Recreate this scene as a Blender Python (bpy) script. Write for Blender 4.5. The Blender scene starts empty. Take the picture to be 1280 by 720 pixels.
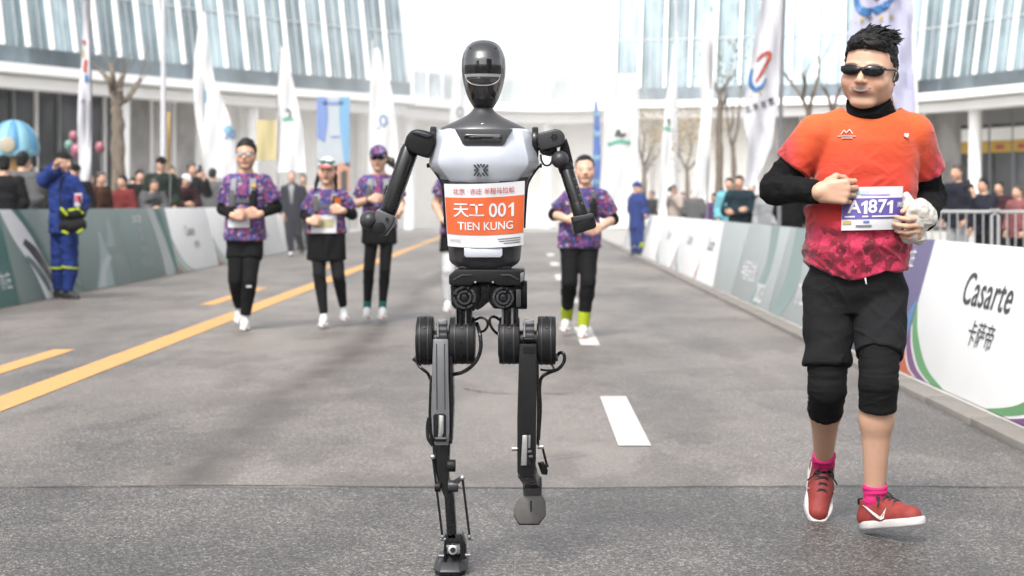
import bpy, bmesh, math, random
import numpy as np
from mathutils import Vector, Matrix

SC = bpy.context.scene
COL = SC.collection
rad = math.radians

# ------------------------------------------------------------------ camera
F_PX, VX, VY, CAM_H = 2100.0, 660.0, 255.0, 1.18      # focal length and vanishing point in photo pixels, eye height
cam_d = bpy.data.cameras.new('camera')
cam = bpy.data.objects.new('camera', cam_d)
COL.objects.link(cam)
cam.location = (0, 0, CAM_H)
cam.rotation_euler = (rad(90), 0, 0)
cam_d.sensor_width = 36.0
cam_d.lens = 36.0 * F_PX / 1280.0
cam_d.shift_x = -(VX - 640) / 1280.0
cam_d.shift_y = -(360 - VY) / 1280.0
cam_d.clip_start = 0.1
cam_d.clip_end = 2000
cam_d.dof.use_dof = True
cam_d.dof.focus_distance = 5.5
cam_d.dof.aperture_fstop = 3.8
SC.camera = cam

# ------------------------------------------------------------------ daylight (bright overcast)
SUN_EL, SUN_ROT = rad(52), rad(200)
world = bpy.data.worlds.new('World')
SC.world = world
world.use_nodes = True
nt = world.node_tree
nt.nodes.clear()
sky = nt.nodes.new('ShaderNodeTexSky')
sky.sky_type = 'NISHITA'
sky.sun_disc = False
sky.sun_elevation = SUN_EL
sky.sun_rotation = SUN_ROT
sky.air_density = 1.0
sky.dust_density = 4.0
hs = nt.nodes.new('ShaderNodeHueSaturation')
hs.inputs['Saturation'].default_value = 0.16          # a white overcast sky
bg = nt.nodes.new('ShaderNodeBackground')
bg.inputs['Strength'].default_value = 0.15
wo = nt.nodes.new('ShaderNodeOutputWorld')
nt.links.new(sky.outputs[0], hs.inputs['Color'])
nt.links.new(hs.outputs[0], bg.inputs['Color'])
nt.links.new(bg.outputs[0], wo.inputs['Surface'])
sun_d = bpy.data.lights.new('sun', 'SUN')
sun_d.energy = 1.5
sun_d.angle = rad(13)
sun_d.color = (1.0, 0.965, 0.92)
sun = bpy.data.objects.new('sun', sun_d)
COL.objects.link(sun)
sdir = Vector((math.cos(SUN_EL) * math.sin(SUN_ROT), math.cos(SUN_EL) * math.cos(SUN_ROT), math.sin(SUN_EL)))
sun.rotation_euler = sdir.to_track_quat('Z', 'Y').to_euler()
sun.location = sdir * 60

SC.view_settings.view_transform = 'Standard'
SC.view_settings.look = 'None'
SC.view_settings.exposure = 1.38
SC.view_settings.gamma = 1.0
SC.render.engine = 'CYCLES'
SC.cycles.use_denoising = True
SC.cycles.max_bounces = 6
SC.cycles.transparent_max_bounces = 8
SC.cycles.sample_clamp_indirect = 6.0

# ------------------------------------------------------------------ materials
MATS = {}


def srgb(r, g, b):
    f = lambda c: (c / 255 / 12.92) if c / 255 <= 0.04045 else ((c / 255 + 0.055) / 1.055) ** 2.4
    return (f(r), f(g), f(b))


def new_mat(name):
    m = bpy.data.materials.new(name)
    m.use_nodes = True
    t = m.node_tree
    p = t.nodes['Principled BSDF']
    return m, t, p


def N(t, kind, **kw):
    n = t.nodes.new(kind)
    for k, v in kw.items():
        if k in n.inputs:
            n.inputs[k].default_value = v
        else:
            setattr(n, k, v)
    return n


def mixrgb(t, fac, a, b, blend='MIX'):
    n = t.nodes.new('ShaderNodeMix')
    n.data_type = 'RGBA'
    n.blend_type = blend
    for sock, v in ((n.inputs[0], fac), (n.inputs[6], a), (n.inputs[7], b)):
        if hasattr(v, 'links'):
            t.links.new(v, sock)
        elif isinstance(v, (tuple, list)):
            sock.default_value = (*v[:3], 1)
        else:
            sock.default_value = v
    return n.outputs[2]


def math_n(t, op, a, b=0.0, clamp=False):
    n = t.nodes.new('ShaderNodeMath')
    n.operation = op
    n.use_clamp = clamp
    for sock, v in ((n.inputs[0], a), (n.inputs[1], b)):
        if hasattr(v, 'links'):
            t.links.new(v, sock)
        else:
            sock.default_value = v
    return n.outputs[0]


def mat(name, col, rough=0.6, metal=0.0, var=0.12, scale=6.0, bump=0.0, bscale=300.0, coat=0.0, sheen=0.0, spec=0.5, rand=0.0):
    """plain procedural material: base colour with soft noise variation, optional fine bump"""
    if name in MATS:
        return MATS[name]
    m, t, p = new_mat(name)
    tc = N(t, 'ShaderNodeTexCoord')
    nz = N(t, 'ShaderNodeTexNoise', Scale=scale, Detail=4.0)
    t.links.new(tc.outputs['Object'], nz.inputs['Vector'])
    lo = tuple(c * (1 - var) for c in col)
    hi = tuple(min(1, c * (1 + var)) for c in col)
    c = mixrgb(t, nz.outputs['Fac'], lo, hi)
    if rand:
        oi = N(t, 'ShaderNodeObjectInfo')
        f = math_n(t, 'MULTIPLY_ADD', oi.outputs['Random'], rand)
        f.node.inputs[2].default_value = 1 - rand / 2
        c = mixrgb(t, 1.0, c, f, 'MULTIPLY')
    t.links.new(c, p.inputs['Base Color'])
    rr = math_n(t, 'MULTIPLY_ADD', nz.outputs['Fac'], 0.16)
    rr.node.inputs[2].default_value = max(0.02, rough - 0.08)
    t.links.new(rr, p.inputs['Roughness'])
    p.inputs['Metallic'].default_value = metal
    p.inputs['Specular IOR Level'].default_value = spec
    if coat:
        p.inputs['Coat Weight'].default_value = coat
        p.inputs['Coat Roughness'].default_value = 0.08
    if sheen:
        p.inputs['Sheen Weight'].default_value = sheen
    if bump:
        n2 = N(t, 'ShaderNodeTexNoise', Scale=bscale, Detail=2.0)
        t.links.new(tc.outputs['Object'], n2.inputs['Vector'])
        b = N(t, 'ShaderNodeBump', Strength=bump, Distance=0.002)
        t.links.new(n2.outputs['Fac'], b.inputs['Height'])
        t.links.new(b.outputs[0], p.inputs['Normal'])
    MATS[name] = m
    return m


def creases(m, strength=0.45, dist=0.012):
    """soft cloth creases: ridged noise chained under the fine weave"""
    t = m.node_tree
    p = t.nodes['Principled BSDF']
    tc = N(t, 'ShaderNodeTexCoord')
    mp = N(t, 'ShaderNodeMapping')
    mp.inputs['Scale'].default_value = (1.0, 1.0, 1.7)
    mp.inputs['Rotation'].default_value = (0.3, 0.5, 0.2)
    t.links.new(tc.outputs['Object'], mp.inputs[0])
    n = N(t, 'ShaderNodeTexNoise', Scale=9.0, Detail=3.0, Roughness=0.45, Distortion=0.6)
    t.links.new(mp.outputs[0], n.inputs['Vector'])
    a = math_n(t, 'ABSOLUTE', math_n(t, 'SUBTRACT', n.outputs['Fac'], 0.5))
    a = math_n(t, 'POWER', a, 0.6)
    b = N(t, 'ShaderNodeBump', Strength=strength, Distance=dist)
    b.invert = True
    t.links.new(a, b.inputs['Height'])
    src = p.inputs['Normal'].links[0].from_node if p.inputs['Normal'].links else None
    if src is not None:
        t.links.new(b.outputs[0], src.inputs['Normal'])
    else:
        t.links.new(b.outputs[0], p.inputs['Normal'])


def fabric(name, col, rough=0.85, var=0.15, sheen=0.0):
    if name in MATS:
        return MATS[name]
    m = mat(name, col, rough, 0, var, 9.0, 0.25, 600.0, 0, sheen, 0.10)
    creases(m)
    return m


# ------------------------------------------------------------------ objects, tags
def px(x, y, Y):
    """photo pixel at real depth Y -> world point"""
    return Vector(((x - VX) / F_PX * Y, Y, CAM_H - (y - VY) / F_PX * Y))


def gy(y, z=0.0):
    """depth at which a point of height z shows at photo row y"""
    return F_PX * (CAM_H - z) / (y - VY)


def tag(o, label=None, cat=None, group=None, kind=None):
    if label: o['label'] = label
    if cat: o['category'] = cat
    if group: o['group'] = group
    if kind: o['kind'] = kind
    return o


def empty(name, loc, label=None, cat=None, group=None, rz=0.0):
    o = bpy.data.objects.new(name, None)
    o.empty_display_size = 0.2
    COL.objects.link(o)
    o.location = loc
    o.rotation_euler = (0, 0, rz)
    return tag(o, label, cat, group)


def link_mesh(name, me, m=None, parent=None, loc=None):
    o = bpy.data.objects.new(name, me)
    COL.objects.link(o)
    if m is not None:
        for mm in (m if isinstance(m, (list, tuple)) else [m]):
            me.materials.append(mm)
    if parent is not None:
        o.parent = parent
    if loc is not None:
        o.location = loc
    return o


def piece(name, src, parent, loc=None, rot=None):
    """another object sharing src's mesh"""
    o = bpy.data.objects.new(name, src.data)
    COL.objects.link(o)
    o.parent = parent
    if loc is not None: o.location = loc
    if rot is not None: o.rotation_euler = rot
    return o


class MB:
    """collects shapes into one bmesh"""
    def __init__(s):
        s.bm = bmesh.new()

    def face(s, pts, mi=0):
        f = s.bm.faces.new([s.bm.verts.new(p) for p in pts])
        f.material_index = mi
        return s

    def box(s, c, size, rot=None):
        M = Matrix.Translation(c) @ (rot.to_4x4() if rot is not None else Matrix.Identity(4)) @ Matrix.Diagonal((*size, 1))
        bmesh.ops.create_cube(s.bm, size=1.0, matrix=M)
        return s

    def box2(s, a, b):
        a, b = Vector(a), Vector(b)
        d = b - a
        return s.box((a + b) / 2, (abs(d.x), abs(d.y), abs(d.z)))

    def cyl(s, a, b, r, r2=None, seg=24, caps=True):
        a, b = Vector(a), Vector(b)
        d = b - a
        M = Matrix.Translation((a + b) / 2) @ d.to_track_quat('Z', 'Y').to_matrix().to_4x4()
        bmesh.ops.create_cone(s.bm, cap_ends=caps, segments=seg, radius1=r, radius2=r if r2 is None else r2, depth=d.length, matrix=M)
        return s

    def ball(s, c, r, seg=20, sc=(1, 1, 1), rot=None):
        M = Matrix.Translation(c) @ (rot.to_4x4() if rot is not None else Matrix.Identity(4)) @ Matrix.Diagonal((*sc, 1))
        bmesh.ops.create_uvsphere(s.bm, u_segments=seg, v_segments=max(6, seg // 2), radius=r, matrix=M)
        return s

    def prism(s, poly, off):
        """extrude a polygon (list of 3-D points) by vector off"""
        off = Vector(off)
        a = [s.bm.verts.new(p) for p in poly]
        b = [s.bm.verts.new(Vector(p) + off) for p in poly]
        n = len(a)
        s.bm.faces.new(a)
        s.bm.faces.new(b[::-1])
        for i in range(n):
            s.bm.faces.new((a[i], b[i], b[(i + 1) % n], a[(i + 1) % n]))
        return s

    def loft(s, secs, closed=True, caps=True):
        rows = [[s.bm.verts.new(p) for p in sec] for sec in secs]
        n = len(rows[0])
        for r0, r1 in zip(rows, rows[1:]):
            for i in range(n if closed else n - 1):
                s.bm.faces.new((r0[i], r0[(i + 1) % n], r1[(i + 1) % n], r1[i]))
        if caps and closed:
            s.bm.faces.new(rows[0][::-1])
            s.bm.faces.new(rows[-1])
        return s

    def tube(s, pts, r, seg=10, r2=None, smooth=3):
        pts = [Vector(p) for p in pts]
        if smooth and len(pts) > 2:
            pts = spline(pts, smooth)
        n = len(pts)
        up = Vector((0.13, 0.31, 0.94))
        secs = []
        for i, p in enumerate(pts):
            d = (pts[min(n - 1, i + 1)] - pts[max(0, i - 1)]).normalized()
            u = d.cross(up)
            if u.length < 0.05: u = d.cross(Vector((1, 0, 0)))
            u.normalize()
            v = d.cross(u)
            up = -u.cross(d) if False else up
            rr = r if r2 is None else r + (r2 - r) * i / (n - 1)
            secs.append([p + (u * math.cos(k / seg * 2 * math.pi) + v * math.sin(k / seg * 2 * math.pi)) * rr for k in range(seg)])
        return s.loft(secs)

    def build(s, name, m=None, parent=None, bevel=0.0, bseg=2, smooth=True, angle=35, loc=None):
        bmesh.ops.recalc_face_normals(s.bm, faces=s.bm.faces[:])
        if bevel > 0:
            es = [e for e in s.bm.edges if len(e.link_faces) == 2 and e.calc_face_angle(0) > rad(28)]
            if es:
                bmesh.ops.bevel(s.bm, geom=es, offset=bevel, segments=bseg, profile=0.5, affect='EDGES', clamp_overlap=True)
        me = bpy.data.meshes.new(name)
        s.bm.to_mesh(me)
        s.bm.free()
        if smooth:
            me.polygons.foreach_set('use_smooth', [True] * len(me.polygons))
            me.set_sharp_from_angle(angle=rad(angle))
        return link_mesh(name, me, m, parent, loc)


def spline(pts, k=4, closed=False):
    pts = [Vector(p) for p in pts]
    out = []
    n = len(pts)
    rng = range(n if closed else n - 1)
    for i in rng:
        if closed:
            p0, p1, p2, p3 = pts[i - 1], pts[i], pts[(i + 1) % n], pts[(i + 2) % n]
        else:
            p0, p1, p2, p3 = pts[max(0, i - 1)], pts[i], pts[i + 1], pts[min(n - 1, i + 2)]
        for j in range(k):
            t = j / k
            out.append(0.5 * ((2 * p1) + (p2 - p0) * t + (2 * p0 - 5 * p1 + 4 * p2 - p3) * t * t + (3 * p1 - p0 - 3 * p2 + p3) * t ** 3))
    if not closed:
        out.append(pts[-1])
    return out


def text_mesh(name, body, size, place, m, parent, bold=0.0, align='CENTER', spacing=1.0, sx=1.0, shear=0.0):
    """flat lettering; place(u, v) maps the text plane (metres, origin at the anchor) to parent space"""
    c = bpy.data.curves.new('lettering', 'FONT')
    c.body = body
    c.size = size
    c.align_x = align
    c.align_y = 'CENTER'
    c.offset = bold * size
    c.space_character = spacing
    c.shear = shear
    c.resolution_u = 4
    o = bpy.data.objects.new('lettering', c)
    COL.objects.link(o)
    dg = bpy.context.evaluated_depsgraph_get()
    me = bpy.data.meshes.new_from_object(o.evaluated_get(dg))
    bpy.data.objects.remove(o)
    bpy.data.curves.remove(c)
    for v in me.vertices:
        v.co = place(v.co.x * sx, v.co.y)
    me.materials.clear()
    return link_mesh(name, me, m, parent)


# ------------------------------------------------------------------ signed-distance modelling (people, soft things)
def vnoise(P, seed=0):
    """smooth 3-D value noise in [0,1] at points P (n,3)"""
    rng = np.random.RandomState(seed)
    T = rng.rand(4096)
    i = np.floor(P).astype(np.int64)
    f = P - i
    f = f * f * (3 - 2 * f)
    def h(a, b, c):
        return T[((a * 73856093) ^ (b * 19349663) ^ (c * 83492791)) & 4095]
    x, y, z = i[:, 0], i[:, 1], i[:, 2]
    fx, fy, fz = f[:, 0], f[:, 1], f[:, 2]
    L = lambda a, b, t: a + (b - a) * t
    return L(L(L(h(x, y, z), h(x + 1, y, z), fx), L(h(x, y + 1, z), h(x + 1, y + 1, z), fx), fy),
             L(L(h(x, y, z + 1), h(x + 1, y, z + 1), fx), L(h(x, y + 1, z + 1), h(x + 1, y + 1, z + 1), fx), fy), fz)


def V(*a):
    return np.array(a, float)


def nrm(v):
    v = np.asarray(v, float)
    return v / (np.linalg.norm(v) + 1e-12)


class Field:
    def __init__(s, h):
        s.h = h
        s.prims = []

    def add(s, fn, lo, hi, k=0.015, op='u'):
        s.prims.append((fn, np.asarray(lo, float), np.asarray(hi, float), k, op))
        return s

    def cone(s, a, b, ra, rb, k=0.015, side=None, sq=1.0, flat=(False, False), op='u'):
        a, b = np.asarray(a, float), np.asarray(b, float)
        ba = b - a
        L = np.linalg.norm(ba) + 1e-9
        sd = None if side is None else nrm(side)
        def fn(P):
            q = P - a
            t = (q @ ba) / (L * L)
            tc = np.clip(t, 0, 1)
            r = ra + (rb - ra) * tc
            q = q - (tc[..., None] if not (flat[0] or flat[1]) else np.where((t < 0) & flat[0] | (t > 1) & flat[1], t, tc)[..., None]) * ba
            if sd is not None:
                c = q @ sd
                q = q + sd * (c * (1 / sq - 1))[..., None]
            d = np.sqrt((q * q).sum(-1)) - r
            if flat[0]: d = np.maximum(d, -t * L)
            if flat[1]: d = np.maximum(d, (t - 1) * L)
            return d
        R = max(ra, rb) * max(1.0, sq)
        return s.add(fn, np.minimum(a, b) - R, np.maximum(a, b) + R, k, op)

    def ell(s, c, r, k=0.015, R=None, op='u'):
        """ellipsoid; R rows = axes"""
        c, r = np.asarray(c, float), np.asarray(r, float)
        A = np.eye(3) if R is None else np.asarray(R, float)
        def fn(P):
            q = (P - c) @ A.T
            k0 = np.sqrt(((q / r) ** 2).sum(-1))
            k1 = np.sqrt(((q / (r * r)) ** 2).sum(-1)) + 1e-9
            return k0 * (k0 - 1) / k1
        m = r.max()
        return s.add(fn, c - m, c + m, k, op)

    def torso(s, st, rvec, k=0.02, off=0.0, zlo=None, zhi=None, pw=2.3):
        """stations (z, cx, cy, half width, half depth) stacked up; rvec = sideways direction"""
        st = sorted(st)
        Z = np.array([q[0] for q in st])
        A = np.array(st)
        rv = nrm((rvec[0], rvec[1], 0))
        fv = np.array((-rv[1], rv[0], 0))
        z0 = Z[0] if zlo is None else zlo
        z1 = Z[-1] if zhi is None else zhi
        def fn(P):
            z = P[..., 2]
            zc = np.clip(z, Z[0], Z[-1])
            I = lambda j: np.interp(zc, Z, A[:, j])
            dx, dy = P[..., 0] - I(1), P[..., 1] - I(2)
            a, b = I(3) + off, I(4) + off
            u = np.abs(dx * rv[0] + dy * rv[1]) / a
            v = np.abs(dx * fv[0] + dy * fv[1]) / b
            d = ((u ** pw + v ** pw) ** (1 / pw) - 1) * np.minimum(a, b)
            return np.maximum(d, np.maximum(z0 - z, z - z1))
        m = A[:, 3].max() + abs(off)
        lo = np.array((A[:, 1].min() - m, A[:, 2].min() - m, z0))
        hi = np.array((A[:, 1].max() + m, A[:, 2].max() + m, z1))
        return s.add(fn, lo, hi, k)

    def plane(s, p, n):
        """keep the side n points away from"""
        p, n = np.asarray(p, float), nrm(n)
        return s.add(lambda P: (P - p) @ n, None if False else V(-99, -99, -99), V(99, 99, 99), 0, 'i')

    def mesh(s):
        h = s.h
        us = [q for q in s.prims if q[4] == 'u']
        pad = 3 * h
        lo = np.min([q[1] for q in us], 0) - pad
        hi = np.max([q[2] for q in us], 0) + pad
        n = np.ceil((hi - lo) / h).astype(int) + 1
        D = np.full(n, 0.25)
        ax = [lo[i] + np.arange(n[i]) * h for i in range(3)]
        for fn, a, b, k, op in s.prims:
            m = k + 2 * h
            i0 = np.clip(np.floor((a - m - lo) / h).astype(int), 0, n)
            i1 = np.clip(np.ceil((b + m - lo) / h).astype(int) + 1, 0, n)
            if (i1 <= i0).any(): continue
            sl = tuple(slice(i0[i], i1[i]) for i in range(3))
            P = np.stack(np.meshgrid(ax[0][sl[0]], ax[1][sl[1]], ax[2][sl[2]], indexing='ij'), -1)
            d = fn(P)
            o = D[sl]
            if op == 'u':
                if k > 0:
                    w = np.clip(0.5 + 0.5 * (o - d) / k, 0, 1)
                    D[sl] = o + (d - o) * w - k * w * (1 - w)
                else:
                    D[sl] = np.minimum(o, d)
            elif op == 's':
                if k > 0:
                    w = np.clip(0.5 - 0.5 * (o + d) / k, 0, 1)
                    D[sl] = o + (-d - o) * w + k * w * (1 - w)
                else:
                    D[sl] = np.maximum(o, -d)
            else:
                D[sl] = np.maximum(o, d)
        return surface_nets(D, lo, h)


def surface_nets(D, lo, h):
    S = D < 0
    n = D.shape
    c = np.zeros([m - 1 for m in n], np.int8)
    for dx in (0, 1):
        for dy in (0, 1):
            for dz in (0, 1):
                c += S[dx:n[0] - 1 + dx, dy:n[1] - 1 + dy, dz:n[2] - 1 + dz]
    act = (c > 0) & (c < 8)
    I = np.argwhere(act)
    idx = np.full(c.shape, -1, np.int64)
    idx[act] = np.arange(len(I))
    acc = np.zeros((len(I), 3))
    cnt = np.zeros(len(I))
    corners = [(0, 0, 0), (1, 0, 0), (0, 1, 0), (1, 1, 0), (0, 0, 1), (1, 0, 1), (0, 1, 1), (1, 1, 1)]
    vals = [D[I[:, 0] + a, I[:, 1] + b, I[:, 2] + d] for a, b, d in corners]
    for i, j in ((0, 1), (2, 3), (4, 5), (6, 7), (0, 2), (1, 3), (4, 6), (5, 7), (0, 4), (1, 5), (2, 6), (3, 7)):
        a, b = vals[i], vals[j]
        m = (a < 0) != (b < 0)
        t = np.where(m, a / np.where(m, a - b, 1), 0)
        p = np.array(corners[i], float) + t[:, None] * (np.array(corners[j], float) - np.array(corners[i], float))
        acc[m] += p[m]
        cnt[m] += 1
    verts = lo + (I + acc / cnt[:, None]) * h
    quads = []
    for axis in range(3):
        sl0 = [slice(None)] * 3
        sl1 = [slice(None)] * 3
        sl0[axis] = slice(0, n[axis] - 1)
        sl1[axis] = slice(1, n[axis])
        a, b = S[tuple(sl0)], S[tuple(sl1)]
        e = np.argwhere(a != b)
        o1, o2 = [(1, 2), (2, 0), (0, 1)][axis]
        ok = (e[:, o1] > 0) & (e[:, o2] > 0) & (e[:, o1] < n[o1] - 1) & (e[:, o2] < n[o2] - 1)
        e = e[ok]
        def at(d1, d2):
            q = e.copy()
            q[:, o1] -= d1
            q[:, o2] -= d2
            return idx[q[:, 0], q[:, 1], q[:, 2]]
        q = np.stack([at(1, 1), at(0, 1), at(0, 0), at(1, 0)], 1)
        inside = S[e[:, 0], e[:, 1], e[:, 2]]
        q[~inside] = q[~inside][:, ::-1]
        quads.append(q)
    return verts, np.concatenate(quads)


def vert_normals(v, q):
    d1 = v[q[:, 2]] - v[q[:, 0]]
    d2 = v[q[:, 3]] - v[q[:, 1]]
    fn = np.cross(d1, d2)
    vn = np.zeros_like(v)
    for i in range(4):
        np.add.at(vn, q[:, i], fn)
    return vn / (np.linalg.norm(vn, axis=1, keepdims=True) + 1e-12)


def smooth_v(v, q, it=1, f=0.5):
    e = np.concatenate([q[:, [0, 1]], q[:, [1, 2]], q[:, [2, 3]], q[:, [3, 0]]])
    for _ in range(it):
        s = np.zeros_like(v)
        c = np.zeros(len(v))
        np.add.at(s, e[:, 0], v[e[:, 1]])
        np.add.at(c, e[:, 0], 1)
        np.add.at(s, e[:, 1], v[e[:, 0]])
        np.add.at(c, e[:, 1], 1)
        v = v + f * (s / c[:, None] - v)
    return v


def np_mesh(name, v, q, m=None, parent=None, col=None, smooth=True):
    me = bpy.data.meshes.new(name)
    me.vertices.add(len(v))
    me.vertices.foreach_set('co', np.ascontiguousarray(v, np.float32).ravel())
    me.loops.add(len(q) * 4)
    me.loops.foreach_set('vertex_index', np.ascontiguousarray(q, np.int32).ravel())
    me.polygons.add(len(q))
    me.polygons.foreach_set('loop_start', np.arange(len(q), dtype=np.int32) * 4)
    me.polygons.foreach_set('use_smooth', np.full(len(q), smooth))
    if col is not None:
        a = me.color_attributes.new('Col', 'FLOAT_COLOR', 'POINT')
        c4 = np.ones((len(v), 4), np.float32)
        c4[:, :3] = col
        a.data.foreach_set('color', c4.ravel())
    me.update(calc_edges=True)
    me.validate()
    return link_mesh(name, me, m, parent)


def join_vq(parts):
    vs, qs, n = [], [], 0
    for v, q in parts:
        vs.append(v)
        qs.append(q + n)
        n += len(v)
    return np.concatenate(vs), np.concatenate(qs)
# ------------------------------------------------------------------ ground, road, markings
def asphalt():
    m, t, p = new_mat('asphalt')
    tc = N(t, 'ShaderNodeTexCoord')
    O = tc.outputs['Object']
    sep = N(t, 'ShaderNodeSeparateXYZ')
    t.links.new(O, sep.inputs[0])
    X, Y = sep.outputs[0], sep.outputs[1]
    def noise(scale, det=3.0, vec=None, rough=0.55):
        n = N(t, 'ShaderNodeTexNoise', Scale=scale, Detail=det, Roughness=rough)
        t.links.new(vec or O, n.inputs['Vector'])
        return n.outputs['Fac']
    def ramp(v, pts):
        r = N(t, 'ShaderNodeValToRGB')
        el = r.color_ramp.elements
        while len(el) < len(pts): el.new(0.5)
        for e, (pos, c) in zip(el, pts):
            e.position = pos
            e.color = (c, c, c, 1)
        t.links.new(v, r.inputs[0])
        return r.outputs[0]
    # aggregate: two sizes of chips
    v1 = N(t, 'ShaderNodeTexVoronoi', Scale=120.0)
    t.links.new(O, v1.inputs['Vector'])
    v2 = N(t, 'ShaderNodeTexVoronoi', Scale=260.0)
    t.links.new(O, v2.inputs['Vector'])
    s1 = N(t, 'ShaderNodeSeparateColor'); t.links.new(v1.outputs['Color'], s1.inputs[0])
    s2 = N(t, 'ShaderNodeSeparateColor'); t.links.new(v2.outputs['Color'], s2.inputs[0])
    chips = ramp(s1.outputs[0], [(0.0, 0.055), (0.45, 0.11), (0.8, 0.175), (1.0, 0.38)])
    fine = ramp(s2.outputs[1], [(0.0, 0.6), (0.5, 1.0), (1.0, 1.45)])
    c = mixrgb(t, 1.0, chips, fine, 'MULTIPLY')
    # binder filled gaps between chips
    gap = ramp(v1.outputs['Distance'], [(0.25, 1.0), (0.62, 0.62)])
    c = mixrgb(t, 1.0, c, gap, 'MULTIPLY')
    # large worn and damp patches, stretched along the road
    mp = N(t, 'ShaderNodeMapping')
    mp.inputs['Scale'].default_value = (1.0, 0.32, 1.0)
    t.links.new(O, mp.inputs[0])
    n_big = noise(0.9, 6.0, mp.outputs[0], 0.62)
    patch = ramp(n_big, [(0.30, 0.66), (0.47, 0.95), (0.66, 1.22)])
    c = mixrgb(t, 1.0, c, patch, 'MULTIPLY')
    n_mid = ramp(noise(3.5, 5.0, None, 0.65), [(0.3, 0.80), (0.7, 1.15)])
    c = mixrgb(t, 1.0, c, n_mid, 'MULTIPLY')
    # damp and patched areas with an edge of their own
    mp2 = N(t, 'ShaderNodeMapping')
    mp2.inputs['Scale'].default_value = (1.0, 0.45, 1.0)
    mp2.inputs['Location'].default_value = (3.7, 1.3, 0)
    t.links.new(O, mp2.inputs[0])
    damp = ramp(noise(1.25, 7.0, mp2.outputs[0], 0.68), [(0.50, 1.0), (0.56, 0.76)])
    # hairline crazing, only in places
    ve = N(t, 'ShaderNodeTexVoronoi', Scale=1.5, feature='DISTANCE_TO_EDGE')
    wv = mixrgb(t, 0.10, O, N(t, 'ShaderNodeTexNoise', Scale=3.0, Detail=5.0).outputs['Color'], 'ADD')
    t.links.new(wv, ve.inputs['Vector'])
    hair = math_n(t, 'LESS_THAN', ve.outputs['Distance'], 0.0065)
    hair = math_n(t, 'MULTIPLY', hair, ramp(noise(0.5, 3.0), [(0.52, 0.0), (0.60, 0.55)]))
    # pale dusty film on the older surface beyond the transverse joint
    wob = math_n(t, 'MULTIPLY_ADD', noise(2.2, 4.0), 0.22)
    wob.node.inputs[2].default_value = -0.11
    yj = math_n(t, 'ADD', Y, wob)
    far = math_n(t, 'GREATER_THAN', yj, 7.0)
    film = math_n(t, 'MULTIPLY', far, ramp(noise(0.55, 5.0, mp.outputs[0], 0.6), [(0.38, 0.05), (0.64, 0.6)]))
    c = mixrgb(t, film, c, (0.27, 0.255, 0.24))
    nearf = math_n(t, 'MULTIPLY_ADD', far, 0.07)
    nearf.node.inputs[2].default_value = 0.93
    c = mixrgb(t, 1.0, c, nearf, 'MULTIPLY')
    c = mixrgb(t, 1.0, c, damp, 'MULTIPLY')
    c = mixrgb(t, hair, c, (0.035, 0.033, 0.031))
    # the joint itself
    dj = math_n(t, 'ABSOLUTE', math_n(t, 'SUBTRACT', yj, 7.0))
    jm = math_n(t, 'LESS_THAN', dj, math_n(t, 'MULTIPLY', noise(7.0, 4.0), 0.028))
    c = mixrgb(t, math_n(t, 'MULTIPLY', jm, 0.75), c, (0.035, 0.033, 0.031))
    # longitudinal oily seam
    wx = math_n(t, 'MULTIPLY_ADD', noise(1.1, 3.0, mp.outputs[0]), 0.5)
    wx.node.inputs[2].default_value = 1.42 - 0.25
    dx = math_n(t, 'ABSOLUTE', math_n(t, 'ADD', X, wx))
    sm = N(t, 'ShaderNodeMapRange')
    sm.inputs[1].default_value = 0.02; sm.inputs[2].default_value = 0.24
    sm.inputs[3].default_value = 1.0; sm.inputs[4].default_value = 0.0
    t.links.new(dx, sm.inputs[0])
    smf = math_n(t, 'MULTIPLY', sm.outputs[0], ramp(noise(2.6, 5.0, None, 0.7), [(0.32, 0.35), (0.58, 0.95)]))
    smf = math_n(t, 'MULTIPLY', smf, far)
    c = mixrgb(t, smf, c, (0.055, 0.05, 0.046))
    c = mixrgb(t, 1.0, c, (0.745, 0.68, 0.622), 'MULTIPLY')
    t.links.new(c, p.inputs['Base Color'])
    p.inputs['Roughness'].default_value = 0.52
    p.inputs['Specular IOR Level'].default_value = 0.5
    b = N(t, 'ShaderNodeBump', Strength=0.55, Distance=0.004)
    t.links.new(v1.outputs['Distance'], b.inputs['Height'])
    t.links.new(b.outputs[0], p.inputs['Normal'])
    return m


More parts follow.
